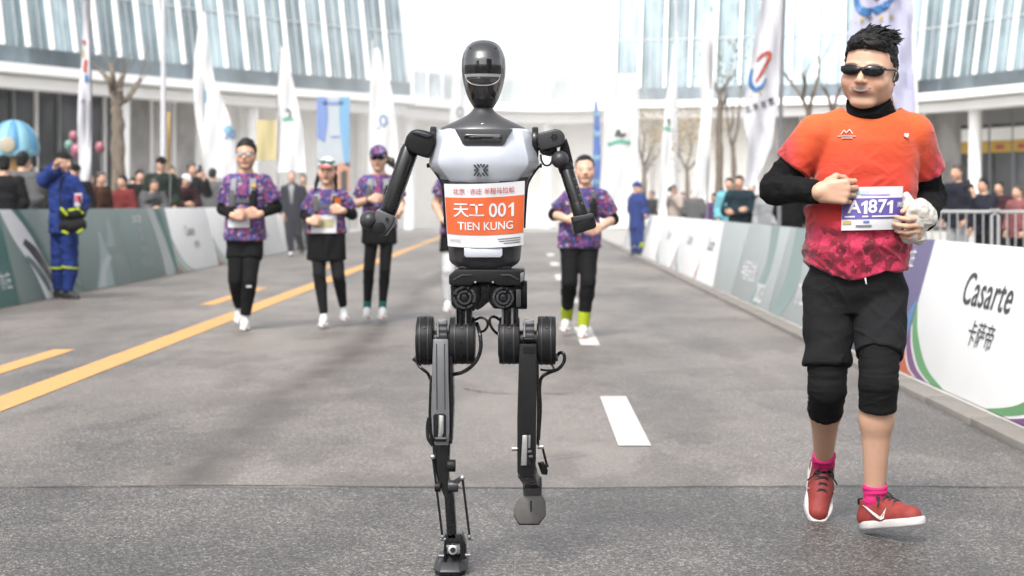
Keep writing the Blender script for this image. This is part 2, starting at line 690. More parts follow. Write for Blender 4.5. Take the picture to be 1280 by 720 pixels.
def paint_mat(name, col, wear=0.45):
    m, t, p = new_mat(name)
    tc = N(t, 'ShaderNodeTexCoord')
    n1 = N(t, 'ShaderNodeTexNoise', Scale=45.0, Detail=6.0, Roughness=0.7)
    n2 = N(t, 'ShaderNodeTexNoise', Scale=3.0, Detail=3.0)
    v = N(t, 'ShaderNodeTexVoronoi', Scale=150.0)
    for n in (n1, n2, v): t.links.new(tc.outputs['Object'], n.inputs['Vector'])
    f = math_n(t, 'MULTIPLY_ADD', n1.outputs['Fac'], 1.0)
    t.links.new(math_n(t, 'MULTIPLY', n2.outputs['Fac'], 0.55), f.node.inputs[2])
    r = N(t, 'ShaderNodeValToRGB')
    r.color_ramp.elements[0].position = wear + 0.38
    r.color_ramp.elements[0].color = (0, 0, 0, 1)
    r.color_ramp.elements[1].position = wear + 0.52
    t.links.new(f, r.inputs[0])
    c = mixrgb(t, math_n(t, 'MULTIPLY', r.outputs[0], 0.55), col, (0.16, 0.14, 0.12))
    cell = N(t, 'ShaderNodeSeparateColor'); t.links.new(v.outputs['Color'], cell.inputs[0])
    cc = math_n(t, 'MULTIPLY_ADD', cell.outputs[0], 0.3)
    cc.node.inputs[2].default_value = 0.85
    c = mixrgb(t, 1.0, c, cc, 'MULTIPLY')
    t.links.new(c, p.inputs['Base Color'])
    p.inputs['Roughness'].default_value = 0.75
    b = N(t, 'ShaderNodeBump', Strength=0.5, Distance=0.003)
    t.links.new(v.outputs['Distance'], b.inputs['Height'])
    t.links.new(b.outputs[0], p.inputs['Normal'])
    return m


M_PAVE = mat('pale_paving', (0.30, 0.285, 0.27), 0.85, 0, 0.2, 2.0, 0.3, 60)
M_KERB = mat('kerb_concrete', (0.14, 0.128, 0.114), 0.85, 0, 0.22, 9.0, 0.4, 120)
M_YELLOW = paint_mat('road_paint_yellow', (0.41, 0.215, 0.065), 0.43)
M_WHITE_P = paint_mat('road_paint_white', (0.38, 0.36, 0.35), 0.45)

g = MB()
g.face([(-400, -60, -0.05), (400, -60, -0.05), (400, 600, -0.05), (-400, 600, -0.05)])
tag(g.build('ground', M_PAVE), kind='structure')
ROAD_L, ROAD_R = -6.3, 2.36
r = MB()
r.face([(ROAD_L, -5, 0), (ROAD_R, -5, 0), (ROAD_R, 72, 0), (ROAD_L, 72, 0)])
r.face([(ROAD_L, -5, 0), (ROAD_L, 72, 0), (ROAD_L, 72, -0.045), (ROAD_L, -5, -0.045)])
r.face([(ROAD_L, 72, 0), (ROAD_R, 72, 0), (ROAD_R, 72, -0.045), (ROAD_L, 72, -0.045)])
road = tag(r.build('road', asphalt()), kind='structure')


def strip(name, x0, x1, y0, y1, z, m):
    b = MB()
    n = max(1, int((y1 - y0) / 0.5))
    for i in range(n):
        a, c = y0 + (y1 - y0) * i / n, y0 + (y1 - y0) * (i + 1) / n
        b.face([(x0, a, z), (x1, a, z), (x1, c, z), (x0, c, z)])
    bmesh.ops.remove_doubles(b.bm, verts=b.bm.verts[:], dist=1e-4)
    return tag(b.build(name, m), kind='structure')


strip('yellow_lane_line', -3.23, -2.99, -2, 70, 0.004, M_YELLOW)
for y0, y1 in ((-0.4, 3.6), (9.6, 13.6), (19.6, 23.6), (29.6, 33.6), (39.6, 43.6)):
    strip('yellow_dash', -3.84, -3.66, y0, y1, 0.004, M_YELLOW)
for y0 in (2.2, 8.18, 14.0, 20.0, 26.0, 32.0, 38.0):
    strip('white_dash', 0.44, 0.60, y0, y0 + 2.1, 0.004, M_WHITE_P)

# pavements either side, behind the boards
b = MB(); b.box2((2.53, -5, -0.05), (60, 72, 0.03)); tag(b.build('pavement', M_PAVE), kind='structure')
b = MB(); b.box2((-60, -5, -0.05), (-6.62, 72, 0.12)); tag(b.build('pavement', M_PAVE), kind='structure')
kerb = empty('kerb', (2.45, 0, 0)); tag(kerb, kind='structure')
kst = None
for i in range(40):
    if kst is None:
        b = MB(); b.box2((-0.088, 0.004, -0.05), (0.078, 0.990, 0.036))
        kst = b.build('kerb_stone', M_KERB, kerb, bevel=0.008, loc=(0, 2, 0))
    else:
        piece('kerb_stone', kst, kerb, (random.Random(i).uniform(-.004, .004), 2 + i, random.Random(i + 99).uniform(-.003, .002)))
b = MB(); b.box2((2.37, 42, -0.05), (2.528, 72, 0.034)); tag(b.build('kerb_strip', M_KERB), kind='structure')

# ------------------------------------------------------------------ the curved glass building
def glass_mat(name, col, rough=0.08, metal=0.55):
    m, t, p = new_mat(name)
    oi = N(t, 'ShaderNodeObjectInfo')
    tc = N(t, 'ShaderNodeTexCoord')
    nz = N(t, 'ShaderNodeTexNoise', Scale=0.9, Detail=5.0, Roughness=0.6)
    mp = N(t, 'ShaderNodeMapping')
    mp.inputs['Scale'].default_value = (1, 1, 0.5)
    t.links.new(tc.outputs['Object'], mp.inputs[0])
    t.links.new(mp.outputs[0], nz.inputs['Vector'])
    f = math_n(t, 'MULTIPLY_ADD', oi.outputs['Random'], 0.55)
    f.node.inputs[2].default_value = 0.7
    rr = N(t, 'ShaderNodeValToRGB')
    rr.color_ramp.elements[0].position = 0.36; rr.color_ramp.elements[0].color = (0.62, 0.62, 0.62, 1)
    rr.color_ramp.elements[1].position = 0.62; rr.color_ramp.elements[1].color = (1.15, 1.15, 1.15, 1)
    t.links.new(nz.outputs['Fac'], rr.inputs[0])
    c = mixrgb(t, 1.0, mixrgb(t, 1.0, col, f, 'MULTIPLY'), rr.outputs[0], 'MULTIPLY')
    t.links.new(c, p.inputs['Base Color'])
    p.inputs['Roughness'].default_value = rough
    p.inputs['Metallic'].default_value = metal
    b = N(t, 'ShaderNodeBump', Strength=0.12, Distance=0.05)
    t.links.new(nz.outputs['Fac'], b.inputs['Height'])
    t.links.new(b.outputs[0], p.inputs['Normal'])
    return m


M_GLASS = glass_mat('curtain_glass', (0.27, 0.345, 0.37))
M_GLASS_PALE = glass_mat('pale_curtain_glass', (0.40, 0.50, 0.53))
M_BAL = glass_mat('balustrade_glass', (0.15, 0.18, 0.20), 0.15, 0.35)
M_RAILGLASS = glass_mat('pale_railing_glass', (0.62, 0.68, 0.70), 0.2, 0.1)
M_DARKGLASS = glass_mat('dark_shop_glass', (0.075, 0.08, 0.085), 0.12, 0.0)
M_MIDGLASS = glass_mat('grey_shop_glass', (0.40, 0.385, 0.37), 0.2, 0.0)
M_CREAM = mat('cream_wall', (0.84, 0.82, 0.78), 0.8, 0, 0.08, 1.0)
M_WHITE = mat('white_cladding', (0.80, 0.80, 0.79), 0.5, 0, 0.04, 1.5)
M_GREYCLAD = mat('grey_cladding', (0.20, 0.20, 0.195), 0.6, 0, 0.08, 1.0)
M_SOFFIT = mat('soffit_panel', (0.70, 0.69, 0.67), 0.7, 0, 0.06, 1.0)
M_FIN = mat('white_aluminium_fin', (0.82, 0.82, 0.82), 0.4, 0.0, 0.04, 2.0)
M_MULL = mat('pale_mullion', (0.42, 0.45, 0.47), 0.5, 0.2)
M_STEELGREY = mat('grey_frame', (0.22, 0.23, 0.24), 0.5, 0.2)


def resample(pts, step):
    P = spline([Vector((x, y, 0)) for x, y in pts], 24)
    d = [0.0]
    for a, b in zip(P, P[1:]): d.append(d[-1] + (b - a).length)
    n = int(d[-1] / step)
    out, j = [], 0
    for i in range(n + 1):
        s = i * d[-1] / n
        while j < len(d) - 2 and d[j + 1] < s: j += 1
        f = (s - d[j]) / max(1e-9, d[j + 1] - d[j])
        out.append(P[j].lerp(P[j + 1], f))
    return out


def wing(name, label, plan, flip, ground_fn, ztop=14.0, glaze=(0, 1)):
    """curved wing: leaning glass wall with white fins over a deep white fascia and a glazed ground floor"""
    pts = resample(plan, 1.16)
    base = pts[len(pts) // 2].copy(); base.z = 0
    root = empty(name, base, label, 'building')
    n = len(pts)
    nor = []
    for i in range(n):
        d = (pts[min(n - 1, i + 1)] - pts[max(0, i - 1)]).normalized()
        v = Vector((d.y, -d.x, 0))
        nor.append(v)            # faces the courtyard
    up = Vector((0, 0, 1))
    P = lambda i, off, z: pts[i] + nor[i] * off + up * z - base
    def ribbon(nm, prof, m):
        b = MB()
        b.loft([[P(i, o, z) for o, z in prof] for i in range(n)])
        return b.build(nm, m, root)
    LEAN = 0.15
    Z0 = 6.66
    ribbon('fascia', [(0.35, 5.70), (0.35, 6.02), (-0.5, 6.02), (-0.5, 5.70)], M_WHITE)
    ribbon('lower_fascia', [(-0.25, 5.22), (-0.25, 5.60), (-1.1, 5.60), (-1.1, 5.22)], M_WHITE)
    ribbon('soffit', [(-0.4, 5.60), (-0.4, 5.72), (-4.2, 5.72), (-4.2, 5.60)], M_SOFFIT)
    ribbon('roof', [(-0.2 - LEAN * (ztop - Z0), ztop), (-0.2 - LEAN * (ztop - Z0), ztop + 0.5), (-9, ztop + 0.5), (-9, ztop)], M_WHITE)
    ribbon('back_wall', [(-9, 0), (-9, ztop), (-9.3, ztop), (-9.3, 0)], M_CREAM)
    ribbon('floor_slab', [(-0.2, 6.03), (-0.2, 6.12), (-8.9, 6.12), (-8.9, 6.03)], M_GREYCLAD)
    pane_m = [M_GLASS, M_GLASS_PALE]
    rnd = random.Random(5)
    for i in range(n - 1):
        f = i / (n - 1)
        # balustrade
        b = MB(); b.prism([P(i, 0.02, 6.05), P(i + 1, 0.02, 6.05), P(i + 1, 0.0, Z0 - 0.02), P(i, 0.0, Z0 - 0.02)], nor[i] * -0.04)
        b.build('balustrade_panel', M_BAL, root)
        if glaze[0] <= f <= glaze[1]:
            zt = ztop
            o1 = -0.25 - LEAN * (zt - Z0)
            b = MB(); b.prism([P(i, -0.25, Z0), P(i + 1, -0.25, Z0), P(i + 1, o1, zt), P(i, o1, zt)], nor[i] * -0.05)
            b.build('window_pane', pane_m[1 if rnd.random() < 0.22 else 0], root)
            t = (pts[i + 1] - pts[i]).normalized() * 0.06
            b = MB()
            w = [P(i, 0.05, Z0) - t, P(i, 0.05, Z0) + t, P(i, o1 + 0.3, zt) + t, P(i, o1 + 0.3, zt) - t]
            b.prism(w, nor[i] * -0.15)
            b.build('facade_fin', M_FIN, root)
            for q in (0.36, 0.68):
                c0, c1 = P(i, -0.2, Z0).lerp(P(i + 1, -0.2, Z0), q), P(i, o1 + 0.05, zt).lerp(P(i + 1, o1 + 0.05, zt), q)
                t2 = t * 0.28
                b = MB(); b.prism([c0 - t2, c0 + t2, c1 + t2, c1 - t2], nor[i] * -0.06); b.build('mullion', M_MULL, root)
            for zz in (8.9, 11.4):
                oz = -0.2 - LEAN * (zz - Z0)
                b = MB(); b.prism([P(i, oz, zz), P(i + 1, oz, zz), P(i + 1, oz, zz + 0.07), P(i, oz, zz + 0.07)], nor[i] * -0.06); b.build('transom', M_MULL, root)
        gm, fm = ground_fn(i, n, pts[i])
        b = MB(); b.prism([P(i, -3.2, 0.13), P(i + 1, -3.2, 0.13), P(i + 1, -3.2, 5.59), P(i, -3.2, 5.59)], nor[i] * -0.06)
        b.build('shop_window', gm, root)
        t = (pts[i + 1] - pts[i]).normalized() * 0.06
        b = MB(); b.prism([P(i, -3.06, 0.13) - t, P(i, -3.06, 0.13) + t, P(i, -3.06, 5.59) + t, P(i, -3.06, 5.59) - t], nor[i] * -0.13)
        b.build('shop_mullion', fm, root)
        if i % 6 == 2:
            b = MB(); b.cyl(P(i, -1.0, 0.1), P(i, -1.0, 5.21), 0.28)
            b.build('column', M_WHITE, root)
    return root, P, pts, nor


LEFT_PLAN = [(-27, 44), (-21.8, 51.5), (-18, 57.5), (-13.2, 66), (-7.8, 73), (-5.3, 75.5)]
RIGHT_PLAN = [(4.1, 79.3), (7.5, 78.4), (11, 77), (16.8, 74.5), (20, 68), (23.5, 60), (26.5, 51)]


def left_ground(i, n, p):
    x = VX + F_PX * p.x / p.y
    if x < 215: return M_DARKGLASS, (M_STEELGREY if i % 3 else M_FIN)
    if x < 300: return M_MIDGLASS, M_FIN  # paler glass here: haze and reflection put into the colour
    return M_CREAM, M_FIN


def right_ground(i, n, p):
    x = VX + F_PX * p.x / p.y
    if x > 1120: return M_DARKGLASS, M_STEELGREY
    if x > 900: return M_MIDGLASS, M_FIN
    return M_CREAM, M_FIN


wing('glass_building_wing', 'curved glass office wing with white fins at the left, dark shopfronts below', LEFT_PLAN, 1, left_ground)
rw, RP, rpts, rnor = wing('glass_building_wing', 'curved glass office wing with white fins at the right, yellow striped shop windows below', RIGHT_PLAN, -1, right_ground)

# shop signs in the right wing's windows: yellow and white strips with a grey header panel
M_SIGNY = mat('yellow_sign', (0.45, 0.28, 0.03), 0.5)
M_SIGNW = mat('white_sign', (0.82, 0.82, 0.80), 0.5)
M_SIGNR = mat('red_sign', (0.3, 0.04, 0.03), 0.5)
for i in range(len(rpts) - 1):
    q_ = RP(i, -3.02, 0) + rw.location
    x = VX + F_PX * q_.x / q_.y
    if x > 1188:
        c = lambda k, z, i=i: RP(i, -3.02, z).lerp(RP(i + 1, -3.02, z), k)
        b = MB(); b.prism([c(0.02, 4.72), c(0.98, 4.72), c(0.98, 5.58), c(0.02, 5.58)], rnor[i] * -0.05); b.build('header_panel', M_GREYCLAD, rw)
        if True:
            b = MB(); b.prism([c(0.06, 3.45), c(0.97, 3.45), c(0.97, 3.98), c(0.06, 3.98)], rnor[i] * -0.03); b.build('window_sign', M_SIGNY, rw)
            b = MB(); b.prism([c(0.06, 3.99), c(0.97, 3.99), c(0.97, 4.55), c(0.06, 4.55)], rnor[i] * -0.03); b.build('window_sign', M_SIGNW, rw)
            b = MB(); b.prism([c(0.3, 3.6), c(0.65, 3.6), c(0.65, 3.8), c(0.3, 3.8)], rnor[i] * 0.02); b.build('window_sign', M_SIGNR, rw)

# terrace linking the wings
tr = empty('terrace_building', (-0.5, 80, 0), 'low white terrace building linking both glass wings, glass railing on top', 'building')
TP = [(-5.3, 75.6), (-3.4, 78.6), (-0.8, 80.6), (2, 80.8), (4.1, 79.35)]
tpts = resample(TP, 1.2)
def tnor(i):
    d = (tpts[min(len(tpts) - 1, i + 1)] - tpts[max(0, i - 1)]).normalized()
    return Vector((d.y, -d.x, 0))
def TPt(i, o, z): return tpts[i] + tnor(i) * o + Vector((0, 0, z)) - Vector((-0.5, 80, 0))
def tribbon(nm, prof, m):
    b = MB(); b.loft([[TPt(i, o, z) for o, z in prof] for i in range(len(tpts))]); b.build(nm, m, tr)
tribbon('fascia', [(0.3, 5.62), (0.3, 6.0), (-6, 6.0), (-6, 5.62)], M_WHITE)
tribbon('lower_fascia', [(-0.3, 5.1), (-0.3, 5.5), (-1.0, 5.5), (-1.0, 5.1)], M_WHITE)
tribbon('wall', [(-2.6, 0), (-2.6, 5.61), (-2.9, 5.61), (-2.9, 0)], M_CREAM)
for i in range(len(tpts) - 1):
    b = MB(); b.prism([TPt(i, 0.1, 6.02), TPt(i + 1, 0.1, 6.02), TPt(i + 1, 0.1, 7.15), TPt(i, 0.1, 7.15)], tnor(i) * -0.03)
    b.build('railing_panel', M_RAILGLASS, tr)
    b = MB(); b.cyl(TPt(i, 0.14, 6.0), TPt(i, 0.14, 7.25), 0.03, seg=8); b.build('railing_post', M_FIN, tr)
    if i % 3 == 1:
        b = MB(); b.cyl(TPt(i, -0.9, 0.0), TPt(i, -0.9, 5.09), 0.25); b.build('column', M_WHITE, tr)
b = MB(); b.prism([TPt(4, -2.58, 3.4), TPt(5, -2.58, 3.4), TPt(5, -2.58, 4.8), TPt(4, -2.58, 4.8)], (0, -0.05, 0)); b.build('wall_poster', mat('poster_blue', (0.12, 0.2, 0.32), 0.6), tr)

# cracks in the asphalt
M_CRACK = mat('crack_filler', (0.05, 0.045, 0.04), 0.9)
def crack(pts, w, seed):
    rnd = random.Random(seed)
    P = spline([Vector((x, y, 0.003)) for x, y in pts], 10)
    b = MB()
    rows = []
    for i, p in enumerate(P):
        d = (P[min(len(P) - 1, i + 1)] - P[max(0, i - 1)]).normalized()
        n = Vector((-d.y, d.x, 0))
        j = n * rnd.uniform(-0.012, 0.012)
        k = w * rnd.uniform(0.35, 1.0) * (0.2 if i in (0, len(P) - 1) else 1)
        rows.append([p + j + n * k, p + j - n * k])
    b.loft(rows, closed=False, caps=False)
    tag(b.build('road_crack', M_CRACK, smooth=False), kind='structure')
crack([(-0.42, 10.75), (-0.25, 10.5), (-0.02, 10.42), (0.3, 10.45)], 0.012, 1)
crack([(-3.2, 7.05), (-2.2, 7.0), (-1.2, 7.03), (0.1, 6.97), (1.2, 7.02), (2.3, 6.98)], 0.008, 2)

# unseen blocks added behind the camera, darkening visor reflections and blocking sky light
M_BLOCK = mat('dark_reflection_block', (0.09, 0.085, 0.08), 0.7, 0, 0.2, 0.6)
for x0, x1, y0, hh, lab in ((-34, -13, -34, 17, 'unseen dark block added behind the photographer on the left for reflections'), (-9, 7, -46, 11, 'unseen low dark block added behind the photographer for reflections'), (11, 36, -32, 21, 'unseen dark block added behind the photographer on the right for reflections')):
    rt = empty('reflection_block', ((x0 + x1) / 2, y0, 0), lab, 'building')
    b = MB(); b.box2((x0 - (x0 + x1) / 2, -10, -0.05), (x1 - (x0 + x1) / 2, 0, hh)); b.build('wall', M_BLOCK, rt)
    b = MB(); b.box2((x0 - (x0 + x1) / 2 - 0.3, -10.3, hh), (x1 - (x0 + x1) / 2 + 0.3, 0.3, hh + 0.6)); b.build('roof', M_GREYCLAD, rt)
    w0 = None
    for i in range(int((x1 - x0) / 3.2)):
        for j in range(int(hh / 3.4)):
            loc = (x0 - (x0 + x1) / 2 + 2 + i * 3.2, 0.0, 1.2 + j * 3.4)
            if w0 is None:
                b = MB(); b.box2((-0.9, -0.05, 0), (0.9, 0.04, 1.7)); w0 = b.build('window', M_DARKGLASS, rt, loc=loc)
            else: piece('window', w0, rt, loc)
# ------------------------------------------------------------------ the running robot
M_RBLK = mat('robot_black_gloss', (0.0055, 0.0055, 0.006), 0.27, 0, 0.3, 30, 0, 300, 0.0, 0, 0.28)
M_RBLKM = mat('robot_black_satin', (0.009, 0.009, 0.0095), 0.45, 0.0, 0.3, 40, 0.15, 700, 0, 0, 0.14)
M_RDARK = mat('robot_dark_grey', (0.026, 0.026, 0.029), 0.40, 0.2, 0.15, 20, 0.1, 800, 0, 0, 0.3)
M_RYOKE = mat('robot_yoke_grey', (0.050, 0.050, 0.054), 0.34, 0.35, 0.12, 15, 0, 300)
M_RGREY = mat('robot_link_grey', (0.13, 0.13, 0.14), 0.4, 0.45, 0.1, 25, 0.1, 600)
M_RSILV = mat('robot_silver_paint', (0.44, 0.465, 0.52), 0.36, 0.4, 0.05, 12, 0.0, 300, 0.25)
M_RALU = mat('robot_aluminium', (0.40, 0.40, 0.40), 0.3, 0.85, 0.12, 60)
M_VISOR = mat('robot_visor_gloss', (0.006, 0.006, 0.007), 0.07, 0, 0.1, 5, 0, 300, 1.0)
M_BIBW = mat('bib_white', (0.42, 0.42, 0.435), 0.6, 0, 0.03, 20)
M_BIBO = mat('bib_orange', (0.42, 0.068, 0.012), 0.6, 0, 0.04, 20)
M_INKR = mat('ink_red', (0.34, 0.03, 0.02), 0.6)
M_INKG = mat('ink_grey', (0.12, 0.12, 0.13), 0.6)

RD = 5.385
RB = Vector(((606 - VX) / F_PX * RD, RD, 0))
U = RD / F_PX                                             # metres per photo pixel at the robot


def R(x, y, dy=0.0):
    return px(x, y, RD + dy) - RB


def rpoly(pts, dy, thick):
    """front-view outline at depth dy, extruded away from the camera"""
    b = MB()
    b.prism([R(x, y, dy) for x, y in pts], (0, thick, 0))
    return b


def slab(b, grid, thick):
    """closed sheet from a grid of points, thickness along the averaged normal"""
    n, k = len(grid), len(grid[0])
    G = np.array([[list(p) for p in row] for row in grid])
    du = np.gradient(G, axis=1)
    dv = np.gradient(G, axis=0)
    nn = np.cross(du, dv)
    nn /= np.linalg.norm(nn, axis=2, keepdims=True) + 1e-12
    H = G + nn * thick
    A = [[b.bm.verts.new(G[i, j]) for j in range(k)] for i in range(n)]
    B = [[b.bm.verts.new(H[i, j]) for j in range(k)] for i in range(n)]
    for i in range(n - 1):
        for j in range(k - 1):
            b.bm.faces.new((A[i][j], A[i][j + 1], A[i + 1][j + 1], A[i + 1][j]))
            b.bm.faces.new((B[i][j], B[i + 1][j], B[i + 1][j + 1], B[i][j + 1]))
    for i in range(n - 1):
        b.bm.faces.new((A[i][0], A[i + 1][0], B[i + 1][0], B[i][0]))
        b.bm.faces.new((A[i][-1], B[i][-1], B[i + 1][-1], A[i + 1][-1]))
    for j in range(k - 1):
        b.bm.faces.new((A[0][j], B[0][j], B[0][j + 1], A[0][j + 1]))
        b.bm.faces.new((A[-1][j], A[-1][j + 1], B[-1][j + 1], B[-1][j]))
    return b


robot = empty('humanoid_robot', RB, 'black and silver humanoid robot running ahead of all runners, orange bib on chest', 'robot')

# head -------------------------------------------------------------
HY = [50, 51.2, 54, 59, 66, 75, 86, 96, 106, 116, 124, 130, 135]
HW = [1.5, 9.5, 16, 21.3, 25.0, 27.2, 27.5, 26.7, 24.8, 21.9, 18.7, 15.4, 12.2]
HF = [2, 10, 18, 25, 31, 35.5, 37, 36.5, 34.5, 30.5, 25.5, 20, 15]       # front depth
HB = [2, 10, 18, 26, 32, 36, 37, 35, 31, 26, 21, 17, 14]
def hv(tab, y): return float(np.interp(y, HY, tab))
def headpt(x, y, off=0.0):
    w = hv(HW, y) + off
    f = hv(HF, y) + off
    s = max(-1, min(1, (x - 604.5) / w))
    return R(604.5, y) + Vector(((x - 604.5) * U, -f * U * (1 - abs(s) ** 2.3) ** (1 / 2.3), 0))
b = MB()
secs = []
ys = [50, 50.5, 51.2, 52.4, 54, 56.3, 59, 62.3, 66, 70, 75, 80, 86, 91, 96, 101, 106, 111, 116, 120, 124, 127, 130, 132.5, 135]
for y in ys:
    w, f, k = hv(HW, y), hv(HF, y), hv(HB, y)
    sec = []
    for i in range(40):
        a = i / 40 * 2 * math.pi
        c, s = math.cos(a), math.sin(a)
        e = 2 / 2.2
        X = w * math.copysign(abs(c) ** e, c)
        Yd = (f if s < 0 else k) * math.copysign(abs(s) ** e, s)
        sec.append(R(604.5, y) + Vector((X * U, Yd * U, 0)))
    secs.append(sec)
b.loft(secs)
head = b.build('head', mat('robot_head_grey', (0.010, 0.010, 0.011), 0.24, 0.0, 0.1, 15, 0, 300, 0.3), robot, angle=60)


def hpatch(name, rows, m, off, thick=0.006, parent=None, cols=18, bev=0.0):
    """rows: (y, xl, xr) on the head's front surface"""
    g = []
    for y, xl, xr in rows:
        g.append([headpt(xl + (xr - xl) * j / cols, y, off) for j in range(cols + 1)])
    b = MB(); slab(b, g, thick)
    return b.build(name, m, parent or head, bevel=bev, angle=50)


def sup_rows(y0, y1, hw_fn, n=16):
    return [(y0 + (y1 - y0) * i / n, 604.3 - hw_fn(y0 + (y1 - y0) * i / n), 604.3 + hw_fn(y0 + (y1 - y0) * i / n)) for i in range(n + 1)]


vw = lambda y: max(2.0, float(np.interp(y, [53.5, 55, 58, 64, 72, 84, 96, 106, 116, 126, 131], [5, 11, 16.5, 21, 22.8, 23.4, 22.8, 20.8, 18.2, 15, 12])))
visor = hpatch('visor', sup_rows(54, 131.5, vw, 34), M_VISOR, 1.0, 0.008, bev=0.001)
hpatch('camera_band', sup_rows(83.5, 94.5, lambda y: vw(y) - 0.8, 6), M_RBLK, 1.5, 0.004)
cr = []
for i in range(13):
    y = 95 + 14.5 * i / 12
    k = (y - 95) / 14.6
    hw = 22.2 * math.sqrt(max(0.02, 1 - k ** 3.0))
    cr.append((y, 604.3 - hw, 604.3 + hw))
tray = hpatch('chin_tray', cr, mat('tray_grey', (0.05, 0.05, 0.054), 0.25, 0.3, 0.1, 20), 2.2, 0.006)
cr = []
for i in range(11):
    k = -1 + 2 * i / 10
    hw = 16.5 * math.sqrt(max(0.015, 1 - k * k))
    cr.append((103.6 + 3.9 * k, 604.3 - hw, 604.3 + hw))
hpatch('chin_lens', cr, M_VISOR, 3.1, 0.004)
hpatch('tray_lip', [(95.2 + 3.4 * i / 4, 604.3 - 21.8, 604.3 + 21.8) for i in range(5)], mat('lip_grey', (0.26, 0.26, 0.27), 0.3, 0.4, 0.1, 20), 3.0, 0.004, tray)
b = MB(); b.tube([headpt(604.3 + 22.0 * k, 95 + 14.3 * (1 - abs(k) ** 2.6) ** (1 / 2.0), 3.0) for k in [-1 + i / 12 for i in range(25)]], 0.0016, 8, smooth=0); b.build('tray_rim', M_RALU, tray)
for sx in (-1, 1):
    b = MB(); b.ball(headpt(604.5 + sx * 16, 62, 1.6), 0.0026, 10); b.build('sensor_dot', M_RBLK, head)

# neck and shoulder yoke --------------------------------------------
def ring_sec(cx, y, w, f, k, e=2.3, n=44, dy=0.0):
    sec = []
    for i in range(n):
        a = i / n * 2 * math.pi
        c, s = math.cos(a), math.sin(a)
        X = w * math.copysign(abs(c) ** (2 / e), c)
        Yd = (f if s < 0 else k) * math.copysign(abs(s) ** (2 / e), s)
        sec.append(R(cx, y, dy) + Vector((X * U, Yd * U, 0)))
    return sec
b = MB()
b.loft([ring_sec(604, y, w, f, k) for y, w, f, k in ((131, 10, 12, 12), (135, 11.5, 13, 13), (139, 14.5, 15, 15), (143, 19, 18, 18), (147.5, 26.5, 22, 22), (152, 36, 27, 27),
        (156, 45, 31, 30), (159.5, 52, 34, 33), (162.5, 55.5, 36, 35), (165.5, 56.5, 37, 36), (168, 55, 36, 35))])
yoke = b.build('shoulder_yoke', M_RYOKE, robot, angle=50)
b = MB(); b.cyl(R(604, 124, -0.005), R(604, 140, 0.0), 11.2 * U, 12.5 * U, 28); b.build('neck', M_RBLKM, robot)
b = MB(); b.ball(R(604, 156.5) + Vector((0, -31.5 * U, 0)), 0.006, 14, (1, 0.6, 0.6)); b.build('status_lamp', M_RALU, yoke)

# chest shell -------------------------------------------------------
FACE = [(0.36, -1.0), (0.80, -0.80), (0.985, -0.34), (1.0, 0.2), (0.93, 0.66), (0.6, 0.95), (0.25, 1.0)]
def facet_sec(cx, y, w, d, dy=0.0):
    pts = FACE + [(-a, c) for a, c in FACE[::-1]]
    return [R(cx, y, dy) + Vector((a * w * U, c * d * U, 0)) for a, c in pts]
b = MB()
b.loft([facet_sec(605, y, w, d) for y, w, d in ((161.5, 54, 33), (164, 58.5, 36), (168, 60.5, 38), (180, 63.5, 41), (192, 66.8, 43), (201, 68.8, 43.5), (206, 69, 43), (211, 66.5, 42), (217, 60.5, 40), (224, 54, 37), (230, 48.5, 35))])
chest = b.build('chest_shell', M_RSILV, robot, bevel=0.004, bseg=3, angle=40)
b = rpoly([(568, 161), (641, 161), (634, 173), (631.5, 179), (628, 182), (581, 182), (577.5, 179), (575, 173)], -44.0 * U, 0.05)
b.build('sensor_plate', M_RYOKE, chest, bevel=0.003)
b = rpoly([(582, 167.5), (625, 167.5), (627.5, 169.5), (627.5, 175.5), (625, 177.7), (582, 177.7), (579.5, 175.5), (579.5, 169.5)], -46.5 * U, 0.01)
b.build('sensor_bar', M_VISOR, chest, bevel=0.0025, bseg=3)
b = rpoly([(586, 170.5), (602, 170.5), (602, 174.5), (586, 174.5)], -47.0 * U, 0.003); b.build('camera_window', M_RBLK, chest, bevel=0.001)
# emblem: chevrons meeting in the middle
def stroke(b, p, q, w, dy, z=0.0012):
    p, q = Vector((p[0], p[1])), Vector((q[0], q[1]))
    d = (q - p).normalized() * w / 2
    n = Vector((-d.y, d.x))
    b.prism([R(*(p + n), dy), R(*(q + n), dy), R(*(q - n), dy), R(*(p - n), dy)], (0, z, 0))
em = MB()
for p, q in (((592.5, 206), (598, 212.6)), ((598, 212.6), (592.5, 219.6)), ((610, 206), (604.6, 212.6)), ((604.6, 212.6), (610, 219.6)),
             ((596.6, 205.2), (599.8, 209.2)), ((605.8, 205.2), (602.6, 209.2)), ((596.6, 220.3), (599.8, 216.2)), ((605.8, 220.3), (602.6, 216.2)),
             ((592.2, 212.8), (595.6, 212.8)), ((606.8, 212.8), (610.4, 212.8)), ((601.2, 204.6), (601.2, 207)), ((601.2, 218.5), (601.2, 221))):
    stroke(em, p, q, 2.1, -43.6 * U)
em.build('emblem', M_RDARK, chest)
for sx, cx in ((-1, 537.5), (1, 673.5)):
    b = MB(); b.cyl(R(cx + sx * 1, 207, -0.01), R(cx + sx * 4, 207, -0.01), 0.007, seg=12); b.build('bolt', M_RBLK, chest)
    b = MB(); b.cyl(R(cx + sx * 1 - sx * 2, 186, -0.02), R(cx + sx * 2, 186, -0.02), 0.006, seg=12); b.build('bolt', M_RBLK, chest)

